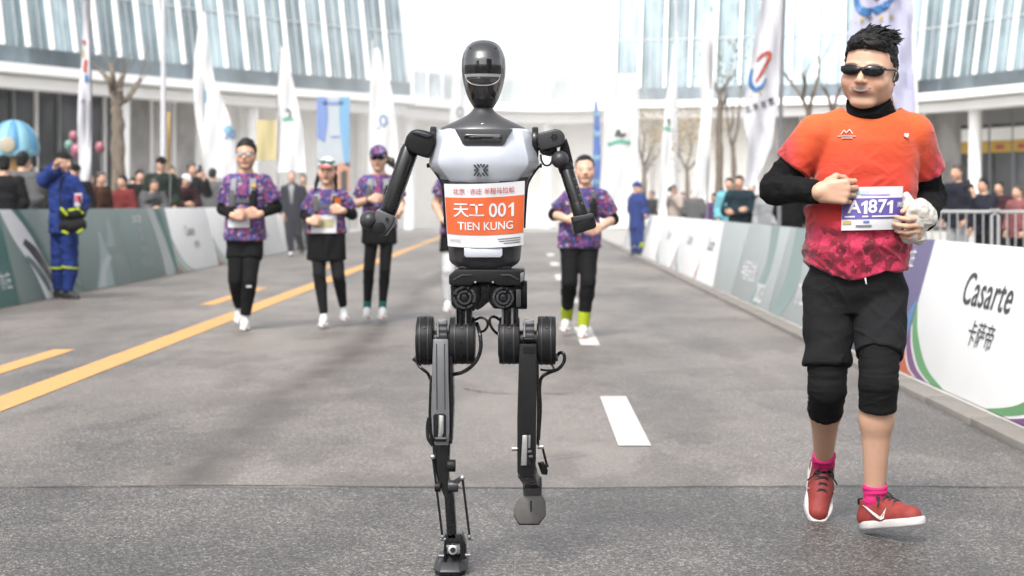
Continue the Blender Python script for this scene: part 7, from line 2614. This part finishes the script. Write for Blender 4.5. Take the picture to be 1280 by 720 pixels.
# D: woman on the right
f = start_figure('woman runner with tied back hair and neon yellow socks, right of the robot', 14.9, 729,
    dict(nb=(731, 233), pv=(724, 304), shL=(714, 246), shR=(750, 246), elL=(693, 268, 0.05), wrL=(709, 274, -0.22), elR=(766, 274, 0.04), wrR=(752, 283, -0.20),
         hiL=(713, 309), hiR=(735, 309), knL=(712, 352, -0.10), anL=(708, 398, 0.18), toL=(706, 412, 0.02), knR=(735, 352, -0.14), anR=(729, 407, -0.06), toR=(728, 420, -0.28)),
    (731, 212, -0.04, 0.25, dict(female=True, round_=0.6, roll=rad(2))), dict(k=0.98, chest=0.152, waist=0.138, hip=0.172, leg=0.98, sleeve_flare=0.010), GR)
body_mesh(f, 0.009, dict(L=dict(d=(0.92, -0.35, 0.0), n=(0.25, 0.95, 0), s=(0, 0, 1), curl=0.9), R=dict(d=(-0.7, -0.5, -0.35), n=(-0.3, 0.9, 0), s=(0, 0, 1), curl=0.5)), hh=0.005, h_head=0.005, skin=SKIN * V(1.12, 1.16, 1.2))
Hd = f.head
F = Field(0.006); Hd.hair_field(F, 0.025, 0.33, -0.30, 0.06); F.ell(Hd.w(0.05, -0.50, 0.18), V(0.15, 0.12, 0.15) * Hd.s, 0.01)
fmesh('hair', F, M_HAIR, f.root, wrinkle(0.008, 60, 60, 60, 3))
garment_top(f, 'shirt', M_CAMO, 0.009, 0.016, f.z(309), 0.78, slack=0.012, disp=CW, flare=0.010, neck_cut=-0.008)
garment_sleeves(f, 'arm_sleeve', M_BLK, 0.008, 0.010, 0.6, 1.22)
garment_bottom(f, 'tights', M_BLK, 0.009, 0.010, f.z(300), 1.72, wrinkle(0.008, 10, 10, 26, 9))
leg_piece(f, 'sock', M_NEON, 0.007, 0.012, 1.66, 2.06)
vest(f, 0.028, m=M_GREYF)
b = MB(); p = front_z(f, 0.13, f.z(326), 0.03); b.box(Vector(p), (0.05, 0.01, 0.012)); b.build('print', M_WHT, f.root)
runner_shoes(f)

# E: runner mostly hidden by the robot
f = start_figure('runner in white tights and black shorts mostly hidden behind the robot', 17.5, 572,
    dict(nb=(574, 217), pv=(572, 292), shL=(554, 229), shR=(593, 229), elL=(545, 256, 0.05), wrL=(553, 276, -0.20), elR=(602, 258, 0.05), wrR=(595, 272, -0.15),
         hiL=(563, 297), hiR=(582, 297), knL=(561, 338, -0.06), anL=(560, 376, 0.0), toL=(559, 391, -0.22), knR=(584, 340, -0.1), anR=(585, 372, 0.22), toR=(586, 388, 0.12)),
    (574, 198, -0.04, 0.245, dict()), dict(k=0.98, chest=0.165, waist=0.15, hip=0.155, sleeve_flare=0.012), GR)
body_mesh(f, 0.010, hands_in(f), hh=0.006, h_head=0.008)
F = Field(0.008); f.head.hair_field(F, 0.03, 0.28, -0.30, 0.03); fmesh('hair', F, M_HAIR, f.root)
garment_top(f, 'shirt', M_CAMO, 0.010, 0.016, f.z(292), 0.55, slack=0.014, disp=CW, flare=0.016, neck_cut=-0.01)
garment_bottom(f, 'shorts', M_BLK, 0.010, 0.02, f.z(287), 0.45, None, flare=0.015, toff=0.01)
leg_piece(f, 'tights', M_WHT, 0.009, 0.008, 0.3, 1.95)
runner_shoes(f)

# ------------------------------------------------------------------ blue uniformed guards
def guard(label, D, cx, spec, headspec, k, cuts, h):
    f = start_figure(label, D, cx, spec, headspec, dict(k=k, chest=0.16, waist=0.155, hip=0.16, chest_d=0.13, waist_d=0.125, hip_d=0.13), 'guards in blue uniform')
    return f
f = guard('guard in blue uniform with black satchel raising one arm, by the teal boards', 21.0, 80,
    21 and dict(nb=(77, 217, 0.0), pv=(81, 288, 0.0), shL=(67, 230, 0.12), shR=(91, 229, -0.12), elL=(57, 224, -0.06), wrL=(70, 208, -0.22), elR=(102, 250, -0.10), wrR=(99, 270, -0.26),
         hiL=(75, 294, 0.06), hiR=(86, 294, -0.06), knL=(73, 331, 0.05), anL=(73, 363, 0.08), toL=(92, 372, 0.02), knR=(88, 331, -0.08), anR=(84, 365, -0.08), toR=(104, 374, -0.14)),
    (79, 203, -0.02, 0.255, dict(yaw=rad(58), round_=0.3)), 1.08, None, 0.01)
body_mesh(f, 0.012, dict(L=dict(d=(0.5, -0.3, 0.8), n=(0.6, -0.6, -0.3), s=(0.3, -0.7, 0.2), curl=0.9), R=dict(d=(0.2, -0.8, -0.4), n=(-0.9, 0, 0), s=(0, 0, 1), curl=1.0)), hh=0.007, h_head=0.008)
F = Field(0.008); f.head.hair_field(F, 0.03, 0.22, -0.34, 0.0); fmesh('hair', F, M_HAIR, f.root)
F = Field(0.008); f.head.cap_field(F, thick=0.05, line=0.20); cp = fmesh('cap', F, M_BLK2, f.root)
garment_top(f, 'jacket', M_BLUE, 0.010, 0.032, f.z(291), 1.9, slack=0.016, disp=wrinkle(0.022, 9, 9, 16, 15), flare=0.02, neck_cut=0.01)
garment_bottom(f, 'trousers', M_BLUE, 0.010, 0.026, f.z(284), 1.98, wrinkle(0.018, 9, 9, 16, 16), toff=0.012)
leg_piece(f, 'reflective_band', M_NEON, 0.010, 0.040, 1.06, 1.14)
for sd in 'LR': make_shoe(f, sd, f.J['an' + sd], f.J['to' + sd], 0.009, M_SHOEB, M_SHOEB, k=1.1, fwd=(0.85, -0.5, 0))
b = MB(); p = Vector(px(98, 250, 20.72) - f.base); b.box(p, (0.09, 0.02, 0.16)); bd = b.build('badge', M_WHT, f.root, bevel=0.004)
b = MB(); b.box(p + Vector((0, -0.012, 0.02)), (0.08, 0.01, 0.09)); b.build('badge_print', mat('badge_pink', (0.35, 0.06, 0.1), 0.6), bd)
sp_ = px(90, 262, 20.6)
st = empty('satchel', sp_, 'black and neon yellow satchel hanging from the left guard', 'bag')
F = Field(0.009)
def sq(x, y, dy=0): return np.array(px(x, y, 20.6 + dy) - sp_)
F.cone(sq(79, 268), sq(101, 266, -0.05), 0.07, 0.07, 0.02); F.cone(sq(80, 283), sq(101, 281, -0.05), 0.075, 0.075, 0.03)
fmesh('satchel_body', F, M_BLK2, st, wrinkle(0.02, 12, 12, 12, 4))
for p, q in (((76, 260), (84, 269)), ((96, 260), (104, 267)), ((78, 289), (85, 292)), ((97, 291), (104, 286)), ((86, 263), (94, 262))):
    b = MB(); b.tube([Vector(sq(*p, -0.09)), Vector(sq((p[0] + q[0]) / 2, (p[1] + q[1]) / 2, -0.10)), Vector(sq(*q, -0.09))], 0.016, 6); b.build('yellow_trim', M_NEON, st)
b = MB(); b.tube([Vector(sq(79, 264, -0.04)), Vector(sq(74, 240, 0.1)), Vector(sq(80, 222, 0.25)), Vector(sq(96, 240, 0.15)), Vector(sq(103, 262, -0.02))], 0.012, 6); b.build('strap', M_BLK, st)

f = guard('distant guard in blue uniform and blue cap at the start of the right boards', 38.0, 796,
    dict(nb=(796, 242), pv=(796, 281), shL=(791, 249, 0.14), shR=(803, 249, -0.14), elL=(789, 263, 0.10), wrL=(800, 269, -0.1), elR=(806, 264, -0.12), wrR=(807, 270, -0.34),
         hiL=(793, 284, 0.07), hiR=(799, 284, -0.07), knL=(793, 301, 0.05), anL=(792, 316, 0.06), toL=(799, 320, 0), knR=(799, 301, -0.08), anR=(799, 316, -0.08), toR=(806, 320, -0.12)),
    (797, 235, -0.03, 0.26, dict(yaw=rad(62))), 1.08, None, 0.016)
body_mesh(f, 0.016, {}, h_head=0.012)
F = Field(0.012); f.head.cap_field(F, thick=0.06, line=0.12); cp = fmesh('cap', F, M_BLUE, f.root)
F = Field(0.012); f.head.brim_field(F, 0.14, 0.05); fmesh('cap_brim', F, M_BLUE, cp)
garment_top(f, 'jacket', M_BLUE, 0.015, 0.032, f.z(286), 1.9, slack=0.016, disp=wrinkle(0.02, 9, 9, 16, 15), flare=0.02, neck_cut=0.01)
garment_bottom(f, 'trousers', M_BLUE, 0.015, 0.03, f.z(280), 1.98, None, toff=0.012)
leg_piece(f, 'reflective_band', M_NEON, 0.012, 0.045, 1.25, 1.36)
for sd in 'LR': make_shoe(f, sd, f.J['an' + sd], f.J['to' + sd], 0.012, M_SHOEB, M_SHOEB, k=1.15, fwd=(0.85, -0.5, 0))

# ------------------------------------------------------------------ the man in a suit far behind
f = start_figure('man in dark suit and white shirt walking far behind the left runners', 38.0, 366,
    dict(nb=(365, 229.5), pv=(366, 268), shL=(356, 237), shR=(377, 237), elL=(352, 253, 0.05), wrL=(354, 268, -0.1), elR=(382, 253, 0.05), wrR=(382, 267, 0.0),
         hiL=(361, 271), hiR=(371, 271), knL=(362, 294, -0.1), anL=(364, 315, -0.1), toL=(363, 319, -0.35), knR=(372, 292, -0.02), anR=(378, 312, 0.30), toR=(379, 316, 0.08)),
    (365, 221, -0.03, 0.255, dict()), dict(k=1.12, chest=0.18, waist=0.165, hip=0.17))
body_mesh(f, 0.016, dict(L=dict(d=(0.1, -0.3, -1), n=(1, 0, 0), s=(0, -1, 0), curl=0.6), R=dict(d=(0, 0, -1), n=(-1, 0, 0), s=(0, -1, 0), curl=0.6)), hh=0.010, h_head=0.010)
F = Field(0.012); f.head.hair_field(F, 0.02, 0.36, -0.2, 0.1); fmesh('hair', F, M_HAIRB, f.root)
garment_top(f, 'jacket', M_NAVY, 0.014, 0.028, f.z(277), 1.9, slack=0.014, disp=wrinkle(0.016, 9, 9, 12, 15), flare=0.02, neck_cut=0.0)
garment_bottom(f, 'trousers', M_NAVY, 0.014, 0.024, f.z(270), 1.98, None, toff=0.01)
g_ = []
for i in range(7):
    v = i / 6
    w = 0.055 * (1 - v) + 0.012
    g_.append([Vector(front_z(f, -w + 2 * w * j / 4, f.z(231 + 24 * v), 0.034)) for j in range(5)])
b = MB(); slab(b, g_, 0.004); b.build('shirt_front', M_LGREY, f.root)
for sd in 'LR': make_shoe(f, sd, f.J['an' + sd], f.J['to' + sd], 0.012, M_SHOEW if sd == 'L' else M_SHOEB, M_SHOEB, k=1.1, fwd=(0, -1, -0.1))


# ------------------------------------------------------------------ spectators behind the boards
def spectator(label, x, top, Y, gz, yaw, coat, trousers=None, hair='short', hm=None, cap=None, pose='down', h=0.013, k=None, cut=1.9, group='spectators behind the boards'):
    Hh = CAM_H + (VY - top) / F_PX * Y - gz
    base = Vector(((x - VX) / F_PX * Y, Y, gz))
    root = empty('person', base, label, 'person', group)
    s = Hh / 1.72
    k = (k or 1.0) * s
    r = np.array((math.cos(yaw), math.sin(yaw), 0)); fw = np.array((math.sin(yaw), -math.cos(yaw), 0)); u = V(0, 0, 1)
    P = lambda a, b_, c: r * a * s + fw * b_ * s + u * c * s
    lean = 0.16 if pose == 'lean' else 0.0
    J = dict(nb=P(0, 0.02 + lean, 1.44 - lean * .35), pv=P(0, 0, 0.93), shL=P(-0.175, lean, 1.36 - lean * .3), shR=P(0.175, lean, 1.36 - lean * .3),
             hiL=P(-0.085, 0, 0.90), hiR=P(0.085, 0, 0.90), knL=P(-0.09, 0.03, 0.49), knR=P(0.09, 0.02, 0.49), anL=P(-0.095, -0.01, 0.09), anR=P(0.095, -0.02, 0.09), toL=P(-0.11, 0.15, 0.03), toR=P(0.11, 0.14, 0.03))
    down = dict(elL=P(-0.24, -0.02, 1.09), wrL=P(-0.20, 0.12, 0.88), elR=P(0.24, -0.02, 1.09), wrR=P(0.20, 0.12, 0.88))
    if pose == 'lean': down = dict(elL=P(-0.26, 0.20, 1.06), wrL=P(-0.08, 0.36, 1.06), elR=P(0.26, 0.20, 1.06), wrR=P(0.06, 0.38, 1.05))
    if pose in ('phone', 'camera'): down.update(elR=P(0.25, 0.20, 1.16), wrR=P(0.09, 0.30, 1.42))
    if pose == 'camera': down.update(elL=P(-0.25, 0.20, 1.16), wrL=P(-0.09, 0.30, 1.42))
    if pose == 'arms_folded': down = dict(elL=P(-0.25, 0.04, 1.08), wrL=P(0.06, 0.20, 1.10), elR=P(0.25, 0.04, 1.08), wrR=P(-0.06, 0.21, 1.06))
    J.update(down)
    hs = 0.235 * s
    hd = Head(P(0, 0.045 + lean * 1.15, 1.595 - lean * .45), hs, yaw, pitch=-lean)
    f = Figure(root, J, hd, dict(k=k, chest=0.165 * k, waist=0.155 * k, hip=0.165 * k, chest_d=0.12 * k, waist_d=0.12 * k, hip_d=0.125 * k))
    f.P, f.base = P, base
    ud = {}
    for sd in 'LR':
        up = J['wr' + sd][2] > 1.3 * s
        ud[sd] = dict(d=(fw * 0.2 + u) if up else (J['wr' + sd] - J['el' + sd]), n=(r * (-1 if sd == 'R' else 1) + fw * .2), s=(-fw if up else u), curl=0.8)
    body_mesh(f, h, ud, hh=0.009, h_head=min(h, 0.010))
    if hair:
        F = Field(0.010)
        if hair == 'long':
            hd.hair_field(F, 0.045, 0.24, -0.7, -0.35)
            F2 = Field(0.010)
            F.prims.insert(2, F2.ell(hd.w(0, -0.20, -0.35), V(0.33, 0.25, 0.45) * hs, 0.02).prims[0])
        else:
            hd.hair_field(F, 0.035, 0.25, -0.34, 0.0)
        fmesh('hair', F, hm or M_HAIR, root, wrinkle(0.012, 45, 45, 45, int(x)))
    if cap:
        F = Field(0.010); hd.cap_field(F, thick=0.055, line=0.17); c = fmesh('cap', F, cap, root)
        F = Field(0.010); hd.brim_field(F, 0.17, 0.05); fmesh('cap_brim', F, cap, c)
    garment_top(f, 'jacket', coat, h, 0.030 * s, 0.80 * s, cut, slack=0.014, disp=wrinkle(0.020, 9, 9, 15, int(x)), flare=0.015, neck_cut=0.012)
    garment_bottom(f, 'trousers', trousers or M_BLK2, 0.016, 0.020 * s, 0.95 * s, 1.97, None, toff=0.01)
    for sd in 'LR': make_shoe(f, sd, J['an' + sd], J['to' + sd], 0.014, M_SHOEB, M_SHOEB, k=1.05 * s, fwd=fw)
    return f


def held(f, kind, label, at=None):
    """a phone or camera in front of the face"""
    r, fw = f.rv, np.array((f.rv[1], -f.rv[0], 0))
    s = f.k
    c = f.head.c + fw * 0.27 * s + V(0, 0, 0.0) if at is None else at
    R3 = Matrix((tuple(r), tuple(fw), (0, 0, 1))).transposed()
    root = empty(kind, f.base + Vector(c), label, 'phone' if kind == 'smartphone' else 'camera')
    if kind == 'smartphone':
        b = MB(); b.box((0, 0, 0), (0.08, 0.012, 0.16), R3); ph = b.build('phone_body', M_PLASTIC, root, bevel=0.004)
        b = MB(); b.box(Vector(-fw * 0.007), (0.07, 0.003, 0.145), R3); b.build('screen', M_LENS, ph)
    else:
        b = MB(); b.box((0, 0, 0), (0.15, 0.07, 0.10), R3); b.box(Vector((0, 0, 0.06)), (0.06, 0.06, 0.04), R3); ph = b.build('camera_body', M_PLASTIC, root, bevel=0.008)
        b = MB(); b.cyl(Vector(fw * 0.03), Vector(fw * 0.17), 0.042, 0.048, 20); b.build('lens', M_BLK2, root, bevel=0.004)


LG = 0.12
spectator('spectator in black jacket with orange trim at the left photo edge', 5, 194, 21.8, LG, rad(-150), M_BLK2, hair='short', cap=M_BLK2)
sf = bpy.data.objects[-1] if False else None
f = spectator('spectator in charcoal jacket seen from behind, filming under the blue dome', 27, 189, 23.2, LG, rad(165), M_GREYF, pose='phone')
held(f, 'smartphone', 'phone held up by the spectator in charcoal jacket')
spectator('spectator in olive jacket just left of the guard with the satchel', 55, 205, 24.6, LG, rad(70), M_OLIVE)
spectator('spectator in black cap and dark jacket right behind the guard with the satchel', 94, 205, 26.0, LG, rad(20), M_BLK2, cap=M_BLK, k=0.95)
spectator('spectator in brown and orange jacket right of the narrow flag', 124, 214, 27.6, LG, rad(60), M_BROWN, trousers=M_BROWN, hm=M_HAIRB, k=0.95)
spectator('child in red jacket beside the pruned brown tree', 155, 219, 29.6, LG, rad(-30), fabric('dull_red_fabric', (0.11, 0.02, 0.02)), k=0.9)
spectator('dark haired spectator in black coat behind the grey hoodie', 174, 212, 32.0, LG, rad(30), M_BLK2, hair='long')
spectator('spectator in grey hoodie leaning on the left boards', 187, 219, 30.0, LG, rad(35), M_GREYF, pose='lean', hm=M_HAIRB)
spectator('spectator in dark cap and dark green jacket, tallest of the left row', 201, 196, 31.4, LG, rad(25), M_DKGREEN, cap=M_BLK)
spectator('spectator in white cap and maroon jacket leaning over the white boards', 226, 213, 32.6, LG, rad(40), fabric('maroon_fabric', (0.03, 0.012, 0.014)), cap=M_WHT, pose='lean')
f = spectator('brown haired spectator in dark coat filming beside the large white flag', 238, 203, 34.4, LG, rad(45), M_BLK2, hair='long', hm=M_HAIRB, pose='phone')
held(f, 'smartphone', 'phone held up beside the large white flag')
spectator('spectator in grey jacket with black hair left of the runner with glasses', 265, 210, 36.8, LG, rad(170), M_GREYF)
f = spectator('woman in beige coat just right of the suited man', 379, 217, 43.0, 0.002, rad(0), M_BEIGEF, trousers=M_BLK2, hair='long', hm=M_HAIRB, h=0.018, group='people walking far behind')

RG = 0.032
f = spectator('photographer in black beside the right hand guard', 816, 238, 47.0, RG, rad(-60), M_BLK2, pose='camera', h=0.018); held(f, 'camera', 'camera of the photographer in black')
f = spectator('photographer in pale coat among the golden trees', 842, 231, 43.0, RG, rad(-25), M_BEIGEF, hair='long', pose='camera', h=0.018); held(f, 'camera', 'camera of the photographer in pale coat')
spectator('spectator in grey raincoat seen from behind at the white feather flag', 868, 235, 39.0, RG, rad(160), M_GREYF, h=0.018, k=1.15)
spectator('spectator in purple top beside the grey raincoat', 893, 241, 37.0, RG, rad(-40), M_PURPF, h=0.018)
f = spectator('man in black and teal jacket with folded arms behind the grey boards', 925, 219, 28.5, RG, rad(-25), M_TEALJ, pose='arms_folded', k=1.08)
for sd, a in (('L', -1),):
    leg = Field(0.012); J_ = f.J; leg.cone(J_['shL'] + V(-0.02, -0.05, 0.03), J_['elL'] + V(-0.03, -0.05, 0), 0.035, 0.03, 0.01); fmesh('shoulder_stripe', leg, M_CYANF, f.root)
spectator('spectator peeking over the shoulder of the man in the teal jacket', 912, 222, 32.0, RG, rad(-20), M_CYANF)
spectator('spectator with brown hair under the grey white race flag', 940, 229, 33.5, RG, rad(-30), M_BROWN, hm=M_HAIRB)
spectator('spectator in pale grey hoodie right of the man in the teal jacket', 960, 229, 27.5, RG, rad(-40), M_LGREY)
spectator('spectator in black coat mostly hidden by the elbow of the man in orange', 990, 216, 26.5, RG, rad(150), M_BLK)
f = spectator('spectator in dark jacket and grey trousers behind the steel barrier', 1198, 205, 25.0, RG, rad(-50), M_NAVY, trousers=M_LGREY, hm=M_HAIRB, k=0.92)
f = spectator('black haired spectator in dark jacket filming over the steel barrier', 1231, 222, 24.0, RG, rad(-65), M_NAVY, pose='phone', k=1.06); held(f, 'smartphone', 'phone of the spectator behind the steel barrier')
spectator('spectator in dusty pink jacket at the right photo edge', 1274, 231, 24.6, RG, rad(-60), fabric('dusty_pink', (0.16, 0.06, 0.06)), hm=M_HAIRB)

spectator('spectator in navy jacket between the dark cap and the white cap', 213, 207, 36.0, LG, rad(30), M_NAVY, hm=M_HAIRB)
spectator('spectator in black jacket just left of the large white flag pole', 249, 211, 39.5, LG, rad(40), M_BLK2)
spectator('spectator in dark brown coat left of the grey hoodie', 166, 222, 33.5, LG, rad(10), M_BROWN, hair='long')
spectator('spectator in navy jacket between the guard with the satchel and the brown jacket', 110, 216, 29.0, LG, rad(45), M_NAVY, k=0.95)
spectator('spectator in black and grey behind the purple top', 903, 236, 41.5, RG, rad(-30), M_BLK2, h=0.018)
spectator('spectator in olive jacket behind the photographer in pale coat', 854, 240, 49.0, RG, rad(-20), M_OLIVE, h=0.018)
spectator('spectator in navy coat between the pale grey hoodie and the black coat', 975, 226, 30.5, RG, rad(-35), M_NAVY, hair='long')
spectator('spectator in maroon jacket behind the filming spectator at the steel barrier', 1250, 226, 29.0, RG, rad(-40), MATS['maroon_fabric'], hair='long')
# ------------------------------------------------------------------ haze over the course
hz = MB()
hz.box2((-410, -70, -1.1), (410, 610, 24))
m = bpy.data.materials.new('haze')
m.use_nodes = True
t = m.node_tree
t.nodes.clear()
pv = t.nodes.new('ShaderNodeVolumePrincipled')
pv.inputs['Color'].default_value = (0.96, 0.97, 1.0, 1)
pv.inputs['Density'].default_value = 0.0004
pv.inputs['Anisotropy'].default_value = 0.2
ot = t.nodes.new('ShaderNodeOutputMaterial')
t.links.new(pv.outputs[0], ot.inputs['Volume'])
tag(hz.build('haze', m, smooth=False), kind='stuff')

# thin white mist drifting over the far part of the course
mb_ = MB()
mb_.box2((-11.5, 27, 0.02), (7.5, 73.5, 8.0))
m = bpy.data.materials.new('mist')
m.use_nodes = True
t = m.node_tree
t.nodes.clear()
tc = N(t, 'ShaderNodeTexCoord')
nz = N(t, 'ShaderNodeTexNoise', Scale=0.11, Detail=3.0)
t.links.new(tc.outputs['Object'], nz.inputs['Vector'])
sp = N(t, 'ShaderNodeSeparateXYZ')
t.links.new(tc.outputs['Generated'], sp.inputs[0])
def ease(v, a, b_):
    r = N(t, 'ShaderNodeMapRange', interpolation_type='SMOOTHSTEP')
    r.inputs[1].default_value = a
    r.inputs[2].default_value = b_
    t.links.new(v, r.inputs[0])
    return r.outputs[0]
e = math_n(t, 'MULTIPLY', ease(sp.outputs[0], 0.0, 0.35), ease(sp.outputs[0], 1.0, 0.65))
e = math_n(t, 'MULTIPLY', e, ease(sp.outputs[1], 0.0, 0.3))
e = math_n(t, 'MULTIPLY', e, ease(sp.outputs[2], 1.0, 0.35))
e = math_n(t, 'MULTIPLY', e, ease(nz.outputs['Fac'], 0.25, 0.7))
e = math_n(t, 'MULTIPLY', e, 0.020)
pv = N(t, 'ShaderNodeVolumePrincipled')
pv.inputs['Color'].default_value = (0.98, 0.97, 0.96, 1)
pv.inputs['Anisotropy'].default_value = 0.2
t.links.new(e, pv.inputs['Density'])
ot = N(t, 'ShaderNodeOutputMaterial')
t.links.new(pv.outputs[0], ot.inputs['Volume'])
tag(mb_.build('mist', m, smooth=False), kind='stuff')
SC.cycles.volume_step_rate = 4.0
SC.cycles.volume_max_steps = 64
